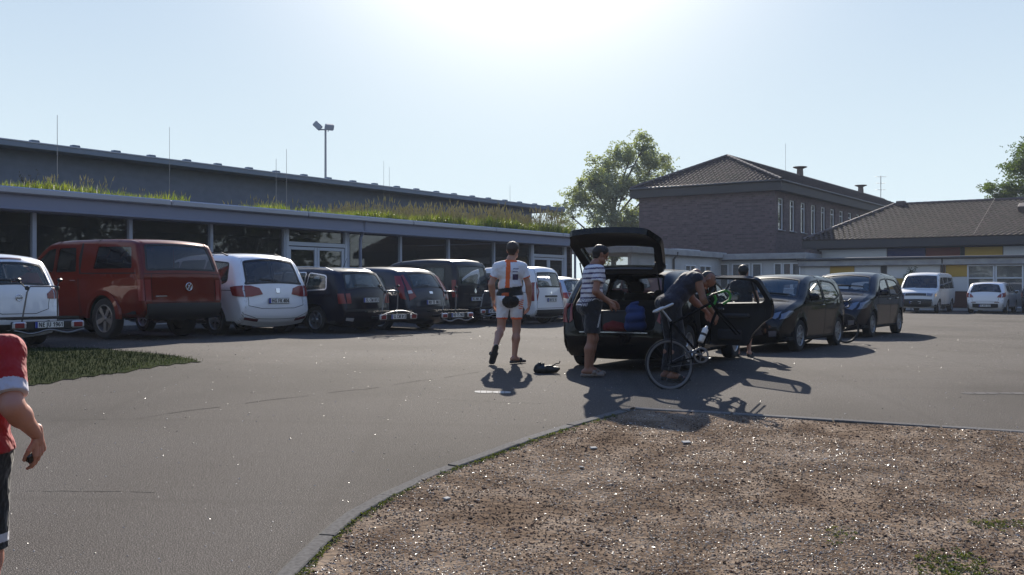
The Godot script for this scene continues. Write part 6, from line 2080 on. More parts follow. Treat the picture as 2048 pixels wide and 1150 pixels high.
	# lightning rods
	for q in [[2.43, -1.6, 5.74, "tallest thin lightning rod near the left end of the grass roof"], [10.72, -1.7, 5.78, "taller lightning rod of a close pair above the glazed door, right of its twin"], [10.26, -1.7, 5.4, "shorter lightning rod of a close pair above the glazed door, left of its twin"], [10.74, -8.0, 7.1, "lightning rod second from the left, standing against the hall"], [23.1, -8.4, 7.15, "lightning rod right of the floodlight mast, the taller of two"], [23.5, -8.4, 6.9, "lightning rod right of the floodlight mast, the lower of two"], [25.9, -3.0, 5.9, "lightning rod at the far right end of the grass roof"]]:
		b = MB.new()
		b.tube([Vector3(0, 0, 0), Vector3(0, (q[2] - 3.46) * 0.5, 0), Vector3(0, q[2] - 3.46, 0)], 0.011, 6, 0.006)
		b.box(Vector3(0, 0.04, 0), Vector3(0.3, 0.08, 0.3), Basis(), 0.02)
		var rod := part("lightning_rod", b.mesh(), M.rod, self, o.transform * Vector3(q[0], 3.46, q[1]))
		tag(rod, q[3], "lightning rod", "lightning rods on the grass roof")

func build_gym() -> void:
	var o := site("gym_hall", "long dark grey-blue hall with a flat overhanging roof behind the pavilion", -12.29, 24.0)
	var x0 := -24.0
	var x1 := 38.4
	boxed("wall", Vector3((x0 + x1) * 0.5, 2.9, -23.0), Vector3(x1 - x0, 5.9, 26.0), M.slate, o)
	boxed("roof_slab", Vector3((x0 + x1 + 2.6) * 0.5, 5.96, -22.8), Vector3(x1 - x0 + 2.6, 0.2, 27.2), M.slate_edge, o, 0.02)
	boxed("roof_edge", Vector3((x0 + x1 + 2.6) * 0.5, 6.07, -9.24), Vector3(x1 - x0 + 2.64, 0.05, 0.12), M.gutter, o, 0.01)
	var x := x0 + 1.0
	while x < x1 + 2.4:
		boxed("roof_clip", Vector3(x, 6.12, -9.3), Vector3(0.3, 0.09, 0.22), M.slate_edge, o, 0.02)
		x += 1.55 + 0.35 * sin(x * 2.0)
	# flood light mast far behind
	var m := thing("floodlight_mast", "tall mast with two floodlights behind the hall", "floodlight", Vector3(-13.05, 0, -70.0))
	tubed("mast", [Vector3(0, 0, 0), Vector3(0, 6, 0), Vector3(0, 12.3, 0)], 0.11, M.rod, m, 10, 0.07)
	tubed("cross_arm", [Vector3(-0.45, 12.15, 0), Vector3(0.25, 12.15, 0)], 0.05, M.rod, m, 6)
	for k in 2:
		var b := MB.new()
		var bs := Basis(Vector3.FORWARD, 0.75) if k == 0 else Basis(Vector3.UP, 0.5) * Basis(Vector3.RIGHT, 0.5)
		b.box(Vector3.ZERO, Vector3(0.62, 0.42, 0.3), bs, 0.06)
		b.box(bs * Vector3(0, -0.1, -0.2), Vector3(0.3, 0.2, 0.2), bs, 0.04)
		b.tube([Vector3(0.25 if k == 0 else -0.1, -0.32, 0), Vector3.ZERO], 0.03, 5)
		part("floodlight", b.mesh(), M.lamp_grey, m, Vector3(-0.55 if k == 0 else 0.27, 12.42 if k == 0 else 12.32, 0))

# a tiled slope: quad a,b (eave) d,e (ridge); tiles in rows as one mass of real geometry
func tiled(parent: Node3D, a: Vector3, b: Vector3, d: Vector3, e: Vector3, m: Material, w := 0.30, run := 0.36) -> void:
	var nrm := (b - a).cross(e - a).normalized()
	if nrm.y < 0: nrm = -nrm
	var bm := MB.new()
	bm.quad(a, b, d, e, nrm)
	bm.quad(a - nrm * 0.1, b - nrm * 0.1, d - nrm * 0.1, e - nrm * 0.1, -nrm)
	bm.quad(a, b, b - nrm * 0.1, a - nrm * 0.1)
	part("roof", bm.mesh(), M.tile_under, parent)
	var ex := (b - a).normalized()
	var mid := (e + d) * 0.5
	var up := (nrm.cross(ex)).normalized()
	if up.y < 0: up = -up
	var tall := (e - a).dot(up)
	var xf := []
	var tint := []
	var r := 0.0
	while r < tall:
		var k := r / tall
		var l := a.lerp(e, k)
		var rt := b.lerp(d, k)
		var width := (rt - l).dot(ex)
		var n := int(width / w)
		for i in n:
			var p := l + ex * (i + 0.5) * w
			var bs := Basis(ex, nrm, ex.cross(nrm)).orthonormalized()
			if bs.z.dot(up) > 0.0: bs = Basis(ex, nrm, -up)
			bs = bs * Basis.from_euler(Vector3(rng.randf_range(-0.02, 0.02) - 0.11, rng.randf_range(-0.015, 0.015), rng.randf_range(-0.02, 0.02)))
			xf.append(Transform3D(bs, p + up * run * 0.5 + nrm * 0.035))
			var g := rng.randf_range(0.75, 1.25)
			tint.append(Color(0.04 * g, 0.028 * g, 0.027 * g))
		r += run
	var tm := MB.new()   # an S-shaped pan tile
	var pts := []
	for j in 7:
		var q := j / 6.0
		pts.append(Vector2((q - 0.5) * w * 1.04, 0.028 * sin(q * TAU)))
	for j in 6:
		var p: Vector2 = pts[j]
		var q: Vector2 = pts[j + 1]
		var n0 := Vector3(-(q.y - p.y), q.x - p.x, 0).normalized()
		tm.quad(Vector3(p.x, p.y, run * 0.55), Vector3(q.x, q.y, run * 0.55), Vector3(q.x, q.y, -run * 0.55), Vector3(p.x, p.y, -run * 0.55), n0)
		tm.quad(Vector3(p.x, p.y, run * 0.55), Vector3(q.x, q.y, run * 0.55), Vector3(q.x, q.y - 0.022, run * 0.55), Vector3(p.x, p.y - 0.022, run * 0.55), Vector3.BACK)
	var nm := "roof_tiles"
	var c := 0
	while parent.has_node(nm):
		c += 1
		nm = "roof_tiles_%03d" % c
	scatter(nm, tm.mesh(), m, parent, xf, tint)

func ridge(parent: Node3D, a: Vector3, b: Vector3) -> void:
	var n := int(a.distance_to(b) / 0.42)
	var bm := MB.new()
	var d := (b - a).normalized()
	var s := d.cross(Vector3.UP).normalized()
	var up := s.cross(d)
	for i in n:
		var p := a.lerp(b, float(i) / n)
		var q := a.lerp(b, (i + 1.06) / n)
		var prev := []
		for k in 6:
			var t := PI * k / 5.0
			var o := s * cos(t) * 0.13 + up * sin(t) * 0.12
			if k > 0: bm.quad(p + prev[0], p + o, q + o * 0.9, q + prev[0] * 0.9, o)
			prev = [o]
	part("ridge_tiles", bm.mesh(), M.tile_ridge, parent)

func window(parent: Node3D, c: Vector3, w: float, h: float, ax: String, frame: Material, bars: Array, mull: Array) -> void:
	# ax: "x" the window lies along local x (faces +z); "z" along local z (faces -x); bars: heights of cross bars, mull: of uprights
	var turn := Basis() if ax == "x" else Basis(Vector3.UP, -PI * 0.5)
	var b := MB.new()
	var f := 0.07
	b.box(turn * Vector3(0, h * 0.5 - f * 0.5, 0), Vector3(w, f, 0.08), turn, 0.008)
	b.box(turn * Vector3(0, -h * 0.5 + f * 0.5, 0), Vector3(w, f, 0.08), turn, 0.008)
	for s in [-1.0, 1.0]: b.box(turn * Vector3(s * (w * 0.5 - f * 0.5), 0, 0), Vector3(f, h - 2 * f, 0.078), turn, 0.008)
	for y in bars: b.box(turn * Vector3(0, y, 0), Vector3(w - 2 * f, 0.06, 0.07), turn, 0.006)
	for x in mull: b.box(turn * Vector3(x, 0, 0.001), Vector3(0.06, h - 2 * f, 0.074), turn, 0.006)
	var o := part("window", b.mesh(), frame, parent, c)
	boxed("pane", turn * Vector3(0, 0, -0.012), Vector3(w - f, h - f, 0.012), M.window_pane, o, 0.0, turn)
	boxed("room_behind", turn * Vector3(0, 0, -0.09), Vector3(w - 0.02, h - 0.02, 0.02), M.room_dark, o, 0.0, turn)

func build_brick_block() -> void:
	var o := site("brick_block", "two-storey dark brick block with a hipped tile roof and white-framed windows", 16.37, 62.0)
	var len := 48.0
	var wd := 9.4
	# walls with window openings on the side that faces +z
	boxed("wall", Vector3(-0.0, 3.4, -wd * 0.5), Vector3(0.3, 7.4, wd), M.brick, o)
	boxed("wall", Vector3(len, 3.4, -wd * 0.5), Vector3(0.3, 7.4, wd), M.brick, o)
	boxed("wall", Vector3(len * 0.5, 3.4, -wd + 0.15), Vector3(len - 0.3, 7.4, 0.3), M.brick, o)
	var b := MB.new()
	var edges := [0.15]
	for k in 21:
		edges.append(0.38 + 2.15 * k)
		edges.append(0.38 + 2.15 * k + 1.05)
	edges.append(len - 0.15)
	b.box(Vector3(len * 0.5, 2.2, -0.15), Vector3(len - 0.3, 5.0, 0.3))
	b.box(Vector3(len * 0.5, 6.92, -0.15), Vector3(len - 0.3, 0.4, 0.3))
	for k in range(0, edges.size(), 2):
		b.box(Vector3((edges[k] + edges[k + 1]) * 0.5, 5.71, -0.15), Vector3(edges[k + 1] - edges[k], 2.02, 0.3))
	part("wall", b.mesh(), M.brick, o)
	for k in 21:
		var x := 0.38 + 2.15 * k + 0.525
		window(o, Vector3(x, 5.71, -0.14), 1.05, 2.02, "x", M.white_frame, [0.62], [])
		boxed("sill", Vector3(x, 4.68, 0.03), Vector3(1.15, 0.05, 0.16), M.concrete, o, 0.01)
	var ov := 0.5
	var ye := 7.72
	boxed("eave_board", Vector3(-ov + 0.03, 7.4, -wd * 0.5), Vector3(0.06, 0.62, wd + 2 * ov - 0.12), M.eave, o)
	boxed("eave_board", Vector3(len * 0.5, 7.4, ov - 0.03), Vector3(len + 2 * ov, 0.62, 0.06), M.eave, o)
	boxed("eave_board", Vector3(len * 0.5, 7.4, -wd - ov + 0.03), Vector3(len + 2 * ov, 0.62, 0.06), M.eave, o)
	boxed("soffit", Vector3(len * 0.5, 7.105, -wd * 0.5), Vector3(len + 2 * ov - 0.14, 0.03, wd + 2 * ov - 0.14), M.eave, o)
	tubed("gutter", [Vector3(-ov - 0.06, ye - 0.04, -wd - ov), Vector3(-ov - 0.06, ye - 0.04, ov + 0.06), Vector3(len + ov, ye - 0.04, ov + 0.06)], 0.07, M.gutter_dark, o, 8)
	var yr := 10.0
	var a1 := Vector3(-ov, ye, -wd - ov)
	var a2 := Vector3(-ov, ye, ov)
	var a3 := Vector3(len + ov, ye, ov)
	var a4 := Vector3(len + ov, ye, -wd - ov)
	var p1 := Vector3(3.6, yr, -wd * 0.5)
	var p2 := Vector3(len - 3.6, yr, -wd * 0.5)
	tiled(o, a1, a2, p1, p1, M.tile)
	tiled(o, a2, a3, p2, p1, M.tile)
	b = MB.new()
	b.quad(a1, a4, p2, p1, Vector3.UP)
	b.flat(a3, a4, p2, Vector3.UP)
	part("roof", b.mesh(), M.tile_under, o)
	ridge(o, p1, p2)
	ridge(o, a2 + Vector3(0, 0.02, 0), p1)
	ridge(o, a1 + Vector3(0, 0.02, 0), p1)
	for x in [18.6, 36.0]:
		b = MB.new()
		b.tube([Vector3(0, -0.3, 0), Vector3(0, 0.2, 0), Vector3(0, 0.55, 0)], 0.28, 12, 0.24)
		b.lathe([Vector2(0.24, 0.53), Vector2(0.56, 0.65), Vector2(0.56, 0.70), Vector2(0.0, 0.75)], 16, Transform3D())
		part("roof_vent", b.mesh(), M.vent, o, Vector3(x, yr + 0.05, -wd * 0.5))
	for q in [[15.2, 2.2]]:
		tubed("lightning_rod", [Vector3(q[0], yr - 0.1, -wd * 0.5), Vector3(q[0], yr + q[1], -wd * 0.5)], 0.012, M.rod, o, 5)
	# aerial
	b = MB.new()
	b.tube([Vector3(0, -0.2, 0), Vector3(0, 2.3, 0)], 0.035, 6)
	for q in [[2.2, 0.5], [1.55, 0.4], [0.9, 0.45]]:
		b.tube([Vector3(-q[1], q[0], 0), Vector3(q[1], q[0], 0)], 0.016, 4)
		for k in 4:
			var x: float = lerpf(-q[1], q[1], k / 3.0)
			b.tube([Vector3(x, q[0], -0.28), Vector3(x, q[0], 0.28)], 0.01, 4)
	var an := part("roof_aerial", b.mesh(), M.rod, self, o.transform * Vector3(43.2, yr, -wd * 0.5))
	tag(an, "television aerial on the far end of the brick block's ridge", "aerial")

func build_annex() -> void:
	# low pale wing in front of the brick block
	var o := site("pale_annex", "low pale flat-roofed annex in front of the dark brick block", 12.33, 59.0)
	boxed("wall", Vector3(0.12, 1.2, 2.45), Vector3(0.2, 2.9, 5.1), M.pale_wall, o)
	boxed("roof_slab", Vector3(1.2, 2.88, 2.42), Vector3(3.2, 0.34, 5.5), M.concrete, o, 0.02)
	boxed("side_wall", Vector3(-5.6, 1.3, -0.1), Vector3(11.4, 3.0, 0.2), M.pale_wall, o)
	boxed("side_roof", Vector3(-5.8, 2.98, -1.6), Vector3(11.9, 0.32, 3.8), M.concrete, o, 0.02)
	boxed("roof_upstand", Vector3(-2.2, 3.2, -1.8), Vector3(3.0, 0.2, 1.6), M.pale_wall, o, 0.02)
	tubed("rain_pipe", [Vector3(-6.6, -0.1, 0.08), Vector3(-6.6, 2.6, 0.08), Vector3(-6.6, 2.8, 0.24), Vector3(-6.6, 3.0, 0.3)], 0.06, M.gutter_dark, o, 8)
	boxed("roof_unit", Vector3(-9.6, 3.35, -1.2), Vector3(1.0, 0.5, 0.8), M.concrete, o, 0.03)
	for q in [[1.23, 1.1], [2.2, 0.6], [3.45, 0.48], [3.98, 0.5], [4.5, 0.5]]:
		window(o, Vector3(-0.02, 1.75, q[0]), q[1], 1.5, "z", M.white_frame, [], [])
	for q in [[0.2, 0.55], [-1.0, 0.9]]:
		if q[0] > 0: window(o, Vector3(-0.02, 1.75, q[0]), q[1], 1.5, "z", M.white_frame, [], [])
	for q in [[-2.4, 1.6], [-4.4, 1.4], [-8.2, 1.6]]:
		window(o, Vector3(q[0], 1.75, 0.04), q[1], 1.2, "x", M.white_frame, [], [0.0])

func build_panel_building() -> void:
	var o := site("panel_building", "low building with coloured wall panels under a wide brown tile roof", 16.3, 56.2)
	var Z := 24.0
	boxed("wall", Vector3(0.28, 1.1, Z * 0.5 - 0.1), Vector3(0.3, 2.7, Z), M.pale_wall, o)
	boxed("end_wall", Vector3(5.5, 1.5, 0.15), Vector3(10.0, 3.4, 0.3), M.brick_dark, o)
	boxed("canopy", Vector3(1.2, 2.44, Z * 0.5), Vector3(2.7, 0.32, Z + 0.4), M.concrete, o, 0.02)
	tubed("gutter", [Vector3(-0.2, 2.66, -0.2), Vector3(-0.2, 2.66, Z)], 0.075, M.gutter_dark, o, 8)
	boxed("upper_wall", Vector3(2.75, 3.0, Z * 0.5), Vector3(0.3, 1.1, Z), M.eave, o)
	# coloured boards of the strip above the canopy
	for q in [[0.17, 3.94, "panel_white"], [3.98, 5.98, "panel_blue"], [6.02, 7.76, "panel_red"], [7.80, 7.96, "panel_black"], [8.0, 9.84, "panel_yellow"], [9.88, 13.6, "panel_white"], [13.64, 15.6, "panel_red"], [15.64, 19.0, "panel_white"]]:
		boxed("wall_panel", Vector3(2.585, 3.02, (q[0] + q[1]) * 0.5), Vector3(0.03, 0.5, q[1] - q[0]), M[q[2]], o, 0.006)
	# boards of the lower wall: z0, z1, y0, y1
	for q in [[-0.03, 1.49, 1.3, 2.27, "panel_white"], [1.53, 2.85, 1.55, 2.27, "panel_yellow"], [2.89, 4.22, 1.55, 2.27, "panel_white"], [4.26, 4.56, 0.2, 2.27, "panel_black"], [4.6, 7.26, 1.6, 2.27, "panel_white"], [4.6, 7.26, 1.0, 1.58, "panel_yellow"], [4.6, 7.26, 0.05, 0.98, "panel_white"], [1.53, 4.22, 0.05, 1.53, "panel_white"],
		[7.52, 8.56, 1.66, 2.27, "panel_yellow"], [7.52, 8.56, 0.92, 1.63, "panel_white"], [7.52, 8.56, 0.05, 0.9, "panel_maroon"], [-0.03, 1.49, 0.05, 1.27, "panel_white"]]:
		boxed("wall_panel", Vector3(0.115, (q[2] + q[3]) * 0.5, (q[0] + q[1]) * 0.5), Vector3(0.03, q[3] - q[2], q[1] - q[0]), M[q[4]], o, 0.006)
	boxed("post", Vector3(0.02, 1.15, 7.39), Vector3(0.18, 2.3, 0.2), M.panel_brown, o, 0.015)
	tubed("rain_pipe", [Vector3(-0.1, 0.0, 7.39), Vector3(-0.1, 2.3, 7.39), Vector3(-0.2, 2.62, 7.39)], 0.045, M.gutter_dark, o, 8)
	for k in 3:
		var z := 9.2 + 1.32 * k
		window(o, Vector3(0.08, 1.16, z), 1.28, 2.2, "z", M.white_frame, [0.42], [])
	# tile roof
	var e := 1.95
	var yl := 3.82
	var a1 := Vector3(e, yl, -0.6)
	var a2 := Vector3(e, yl, Z + 0.5)
	var r1 := Vector3(8.6, 6.2, 2.9)
	var r2 := Vector3(8.6, 6.2, Z + 0.5)
	var a0 := Vector3(15.2, yl, -0.6)
	tiled(o, a1, a2, r2, r1, M.tile, 0.3, 0.36)
	tiled(o, a0, a1, r1, r1, M.tile, 0.3, 0.36)
	boxed("eave_board", Vector3(e + 0.02, 3.58, Z * 0.5), Vector3(0.05, 0.42, Z + 1.2), M.eave, o)
	boxed("eave_board", Vector3(8.0, 3.58, -0.62), Vector3(12.2, 0.42, 0.05), M.eave, o)
	boxed("soffit", Vector3(e + 0.4, 3.36, Z * 0.5), Vector3(0.85, 0.03, Z + 1.0), M.eave, o)
	ridge(o, r1, r2)
	ridge(o, a1 + Vector3(0, 0.03, 0), r1)
	var up := (r1 - a1)
	var cond := MB.new()
	cond.tube([Vector3(e, yl + 0.12, 8.55), Vector3(8.6, 6.32, 8.55)], 0.014, 5)
	part("lightning_wire", cond.mesh(), M.vent, o)
	boxed("roof_hatch", Vector3(6.3, 5.52, 10.6), Vector3(0.75, 0.4, 1.0), M.vent, o, 0.03, Basis(Vector3.BACK, 0.345))
	boxed("chimney", Vector3(8.6, 6.25, 3.3), Vector3(0.5, 0.3, 0.5), M.vent, o, 0.02)
	# bush against the wall above the van
	var xf := []
	var tint := []
	for i in 420:
		xf.append(Transform3D(Basis.from_euler(Vector3(rng.randf() * 2, rng.randf() * TAU, rng.randf() * 2)).scaled_local(Vector3.ONE * rng.randf_range(0.06, 0.12)), Vector3(rng.randfn() * 0.13, 1.5 + rng.randfn() * 0.25, rng.randfn() * 0.2)))
		tint.append(Color(0.03, 0.05, 0.02).lerp(Color(0.07, 0.10, 0.03), rng.randf()))
	var bush := thing("shrub", "slim green shrub against the white panels behind the van", "shrub", o.transform * Vector3(-0.35, 0.0, 5.9) )
	bush.position.y = -0.09
	scatter("foliage", leaf_mesh(), M.leafy, bush, xf, tint)
	tubed("stem", [Vector3.ZERO, Vector3(0.03, 0.8, 0), Vector3(0, 1.6, 0.02)], 0.02, M.bark, bush, 6)

# ---------------------------------------------------------------- small things
func build_small() -> void:
	rack("bike rack with a folding hoop behind the white hatchback at the picture's left edge", -7.86, 16.92, SITE, 0, "NE JU 1961")
	rack("bike rack with an arched silver bar behind the dark blue estate", -2.62, 22.72, SITE, 1, "SL CM 813")
	rack("bike rack with silver hoops behind the dark grey hatchback", -1.4, 24.9, SITE, 2, "RD TS 902")
	rack("low bike rack behind the tall dark van, left of the walking cyclist", -0.6, 29.6, SITE, 2, "KI AW 26")
	bicycle("black road bike with green bar tape, white bottle and no front wheel", at(2.02, 12.08), -74.0, 7.0, 21.0, true, "")
	bicycle("dark bicycle standing between the two hatchbacks that face the camera", at(6.15, 21.15), -80.0, 4.0, 0.0, false, "")
	# shoes and strap on the asphalt
	var b := MB.new()
	var bs := [[Vector3(-0.13, 0.05, 0), Vector3(-0.04, 0.055, 0.03), 0.055, 0.05], [Vector3(-0.04, 0.04, 0.02), Vector3(0.11, 0.045, -0.02), 0.05, 0.045], [Vector3(-0.14, 0.09, 0.02), Vector3(-0.1, 0.13, 0.01), 0.03, 0.022], [Vector3(-0.06, 0.1, 0), Vector3(-0.05, 0.125, 0), 0.025, 0.018], [Vector3(0.05, 0.08, 0), Vector3(0.0, 0.09, 0.02), 0.03, 0.02], [Vector3(0.1, 0.05, 0), Vector3(0.15, 0.06, 0.0), 0.035, 0.025]]
	field(b, bs, 0.01, 0.012, 0.0, [[Vector3(0, 0.002, 0), Vector3.DOWN]], Color.WHITE)
	var bag := part("bag", b.mesh(), M.black_trim, self, at(0.47, 13.4))
	tag(bag, "crumpled dark bag with a loose strap lying on the asphalt", "bag")
	tubed("strap", [Vector3(0.06, 0.09, 0), Vector3(0.12, 0.13, 0.01), Vector3(0.16, 0.13, 0.0), Vector3(0.175, 0.165, 0.0)], 0.008, M.black_trim, bag, 6)
	# things in the boot
	var car_xf: Transform3D = get_node("open_hatchback").transform
	b = MB.new()
	field(b, [[Vector3(-0.07, 0.1, 0), Vector3(0.07, 0.1, 0), 0.09, 0.09], [Vector3(-0.07, 0.32, 0), Vector3(0.07, 0.31, 0), 0.07, 0.065], [Vector3(-0.07, 0.2, 0.03), Vector3(0.06, 0.22, 0.03), 0.08, 0.08], [Vector3(-0.05, 0.4, 0), Vector3(0.03, 0.42, 0), 0.026, 0.026]], 0.014, 0.03, 0.0, [[Vector3(0, 0.002, 0), Vector3.DOWN]], Color.WHITE)
	var bb := part("blue_bag", b.mesh(), M.blue_bag, self, car_xf * Vector3(0.22, 0.525, -0.28))
	tag(bb, "blue carrier bag standing in the open car boot", "bag")
	b = MB.new()
	field(b, [[Vector3(-0.12, 0.07, 0), Vector3(0.1, 0.06, 0.02), 0.07, 0.065], [Vector3(-0.05, 0.12, 0), Vector3(0.06, 0.1, 0), 0.05, 0.045]], 0.012, 0.03, 0.0, [[Vector3(0, 0.002, 0), Vector3.DOWN]], Color.WHITE)
	var rb := part("red_pouch", b.mesh(), M.red_bag, self, car_xf * Vector3(-0.06, 0.525, -0.26))
	tag(rb, "soft red pouch in the boot left of the blue bag", "pouch")
	b = MB.new()
	b.box(Vector3(0, 0.14, 0), Vector3(0.4, 0.28, 0.3), Basis(), 0.01)
	b.box(Vector3(0, 0.285, 0), Vector3(0.42, 0.03, 0.32), Basis(), 0.01)
	var cr := part("crate", b.mesh(), M.crate, self, car_xf * Vector3(-0.25, 0.525, -0.72))
	tag(cr, "grey plastic crate deep in the open car boot", "crate")

# ---------------------------------------------------------------- scene
func build_materials() -> void:
	mat("rubber", L(0.016, 0.016, 0.017), 0.85)
	mat("black_trim", L(0.012, 0.012, 0.013), 0.55)
	mat("black_gloss", L(0.01, 0.01, 0.011), 0.25)
	mat("lining", L(0.012, 0.012, 0.013), 0.9)
	mat("gap", L(0.004, 0.004, 0.005), 0.9)
	mat("seat_cloth", L(0.03, 0.03, 0.034), 0.95)
	mat("alloy", L(0.55, 0.56, 0.58), 0.28, 0.85)
	mat("alloy_dull", L(0.34, 0.35, 0.37), 0.4, 0.7)
	mat("alloy_dark", L(0.2, 0.2, 0.21), 0.35, 0.7)
	mat("chrome", L(0.7, 0.7, 0.72), 0.12, 1.0)
	mat("chrome_dull", L(0.5, 0.5, 0.52), 0.25, 0.9)
	mat("mirror", L(0.7, 0.72, 0.75), 0.04, 1.0)
	mat("plate_white", L(0.72, 0.72, 0.70), 0.45)
	mat("plate_blue", L(0.02, 0.05, 0.32), 0.45)
	mat("ink", L(0.01, 0.01, 0.012), 0.6)
	mat("tail_red", L(0.20, 0.006, 0.008), 0.3, 0.0, 0.35)
	mat("tail_dark", L(0.09, 0.005, 0.006), 0.3, 0.0, 0.6)
	mat("amber", L(0.6, 0.2, 0.02), 0.25, 0.0, 0.8)
	mat("lamp_clear", L(0.5, 0.48, 0.48), 0.2, 0.1, 1.0)
	mat("lamp_glass", L(0.16, 0.165, 0.19), 0.18, 0.4, 0.7)
	mat("rim_grey", L(0.13, 0.13, 0.14), 0.45, 0.3)
	mat("twig", L(0.3, 0.25, 0.19), 0.9)
	mat("lamp_grey", L(0.22, 0.24, 0.28), 0.6)
	mat("white", L(0.74, 0.74, 0.76), 0.35, 0.0, 1.0)
	mat("white_old", L(0.62, 0.62, 0.61), 0.45, 0.0, 0.5)
	mat("red_paint", L(0.125, 0.012, 0.005), 0.35, 0.2, 0.8)
	mat("navy", L(0.005, 0.005, 0.014), 0.3, 0.1, 0.8)
	mat("grey_paint", L(0.035, 0.038, 0.05), 0.32, 0.3, 0.8)
	mat("dark_paint", L(0.015, 0.015, 0.022), 0.32, 0.25, 0.8)
	mat("silver", L(0.42, 0.44, 0.48), 0.32, 0.5, 1.0)
	mat("maroon", L(0.09, 0.015, 0.015), 0.32, 0.25, 1.0)
	mat("black_paint", L(0.004, 0.004, 0.005), 0.25, 0.0, 0.8)
	mat("blueblack", L(0.004, 0.004, 0.011), 0.25, 0.05, 0.8)
	for q in [["car_glass", 0.26, L(0.07, 0.11, 0.11)], ["dusty_glass", 0.4, L(0.5, 0.56, 0.54)], ["dark_glass", 0.62, L(0.012, 0.013, 0.016)], ["pane", 0.3, L(0.02, 0.025, 0.025)], ["window_pane", 0.3, L(0.03, 0.035, 0.035)]]:
		var m := mat(q[0], Color(q[2].r, q[2].g, q[2].b, q[1]), 0.02)
		m.transparency = BaseMaterial3D.TRANSPARENCY_ALPHA
		m.metallic_specular = 0.6
	mat("bike_frame", L(0.006, 0.006, 0.007), 0.7)
	M.bike_frame.metallic_specular = 0.12
	mat("tar", L(0.05, 0.046, 0.043), 1.0)
	M.tar.metallic_specular = 0.03
	mat("old_paint", L(0.34, 0.33, 0.31), 0.9)
	mat("worn_paint", L(0.165, 0.155, 0.145), 0.95)
	M.worn_paint.metallic_specular = 0.1
	mat("saddle", L(0.5, 0.5, 0.5), 0.5)
	mat("green_tape", L(0.04, 0.22, 0.03), 0.6)
	mat("bottle", L(0.72, 0.72, 0.72), 0.35)
	M.bottle.backlight_enabled = true
	M.bottle.backlight = Color(0.5, 0.5, 0.5)
	mat("blue_bag", L(0.018, 0.042, 0.15), 0.7)
	mat("red_bag", L(0.14, 0.010, 0.008), 0.8)
	mat("crate", L(0.06, 0.062, 0.068), 0.6)
	mat("eye", L(0.04, 0.03, 0.025), 0.2)
	mat("lips", L(0.3, 0.11, 0.09), 0.5)
	for q in [["skin", 0.55], ["cloth", 0.85], ["hair", 0.6]]:
		var m := mat(q[0], Color.WHITE, q[1])
		m.vertex_color_use_as_albedo = true
	bumpy(M.cloth, 256, 0.022, 9.0, 41, 3)
	M.cloth.uv1_triplanar = true
	M.cloth.uv1_scale = Vector3(2.2, 1.6, 2.2)
	for k in ["navy", "grey_paint", "dark_paint", "black_paint", "blueblack", "red_paint"]:
		M[k].metallic_specular = 0.15
		M[k].clearcoat = 0.6
	M.cloth.rim_enabled = true
	M.cloth.rim = 0.4
	M.skin.subsurf_scatter_enabled = true
	M.skin.subsurf_scatter_strength = 0.15
	# vegetation
	var m := mat("leafy", Color.WHITE, 0.6)
	m.vertex_color_use_as_albedo = true
	m.backlight_enabled = true
	m.backlight = Color(0.9, 0.95, 0.5)
	m = mat("turf", Color.WHITE, 1.0)
	m.metallic_specular = 0.05
	m.vertex_color_use_as_albedo = true
	m.backlight_enabled = true
	m.backlight = Color(0.2, 0.25, 0.12)
	mat("weed", L(0.06, 0.055, 0.035), 0.8)
	mat("bark", L(0.06, 0.048, 0.04), 0.95)
	# buildings
	mat("fascia", L(0.175, 0.2, 0.285), 0.6)
	mat("gutter", L(0.34, 0.36, 0.42), 0.4, 0.4)
	mat("gutter_dark", L(0.07, 0.07, 0.075), 0.5, 0.3)
	mat("column", L(0.30, 0.34, 0.42), 0.5)
	mat("door_frame", L(0.42, 0.47, 0.55), 0.5)
	mat("roof_felt", L(0.08, 0.075, 0.06), 0.95)
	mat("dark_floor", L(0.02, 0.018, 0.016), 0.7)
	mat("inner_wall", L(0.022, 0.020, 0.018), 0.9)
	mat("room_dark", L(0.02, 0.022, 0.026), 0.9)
	mat("white_frame", L(0.66, 0.68, 0.72), 0.5)
	mat("eave", L(0.05, 0.047, 0.05), 0.8)
	mat("vent", L(0.10, 0.075, 0.07), 0.7)
	mat("rod", L(0.25, 0.25, 0.27), 0.5, 0.5)
	mat("tile_under", L(0.03, 0.022, 0.02), 0.95)
	mat("tile_ridge", L(0.085, 0.06, 0.055), 0.6)
	m = mat("tile", Color.WHITE, 0.75)
	m.metallic_specular = 0.25
	m.vertex_color_use_as_albedo = true
	for q in [["panel_white", 0.56, 0.57, 0.58], ["panel_yellow", 0.42, 0.26, 0.03], ["panel_blue", 0.02, 0.03, 0.11], ["panel_red", 0.13, 0.025, 0.02], ["panel_black", 0.02, 0.02, 0.022], ["panel_maroon", 0.06, 0.012, 0.012], ["panel_brown", 0.10, 0.06, 0.035]]:
		mat(q[0], L(q[1], q[2], q[3]), 0.55)
	var w := Color.WHITE
	m = mat("pale_wall", w, 0.85)
	triplanar(m, noise_tex(256, 0.012, [[0.0, L(0.36, 0.37, 0.39)], [0.5, L(0.46, 0.47, 0.49)], [1.0, L(0.52, 0.53, 0.54)]], 5, 3, FastNoiseLite.TYPE_SIMPLEX_SMOOTH, 0.08), 0.25)
	m = mat("concrete", w, 0.85)
	triplanar(m, noise_tex(256, 0.02, [[0.0, L(0.20, 0.20, 0.21)], [0.5, L(0.30, 0.30, 0.31)], [1.0, L(0.38, 0.38, 0.38)]], 5, 4, FastNoiseLite.TYPE_SIMPLEX_SMOOTH, 0.1), 0.35)
	m = mat("slate", w, 0.7)
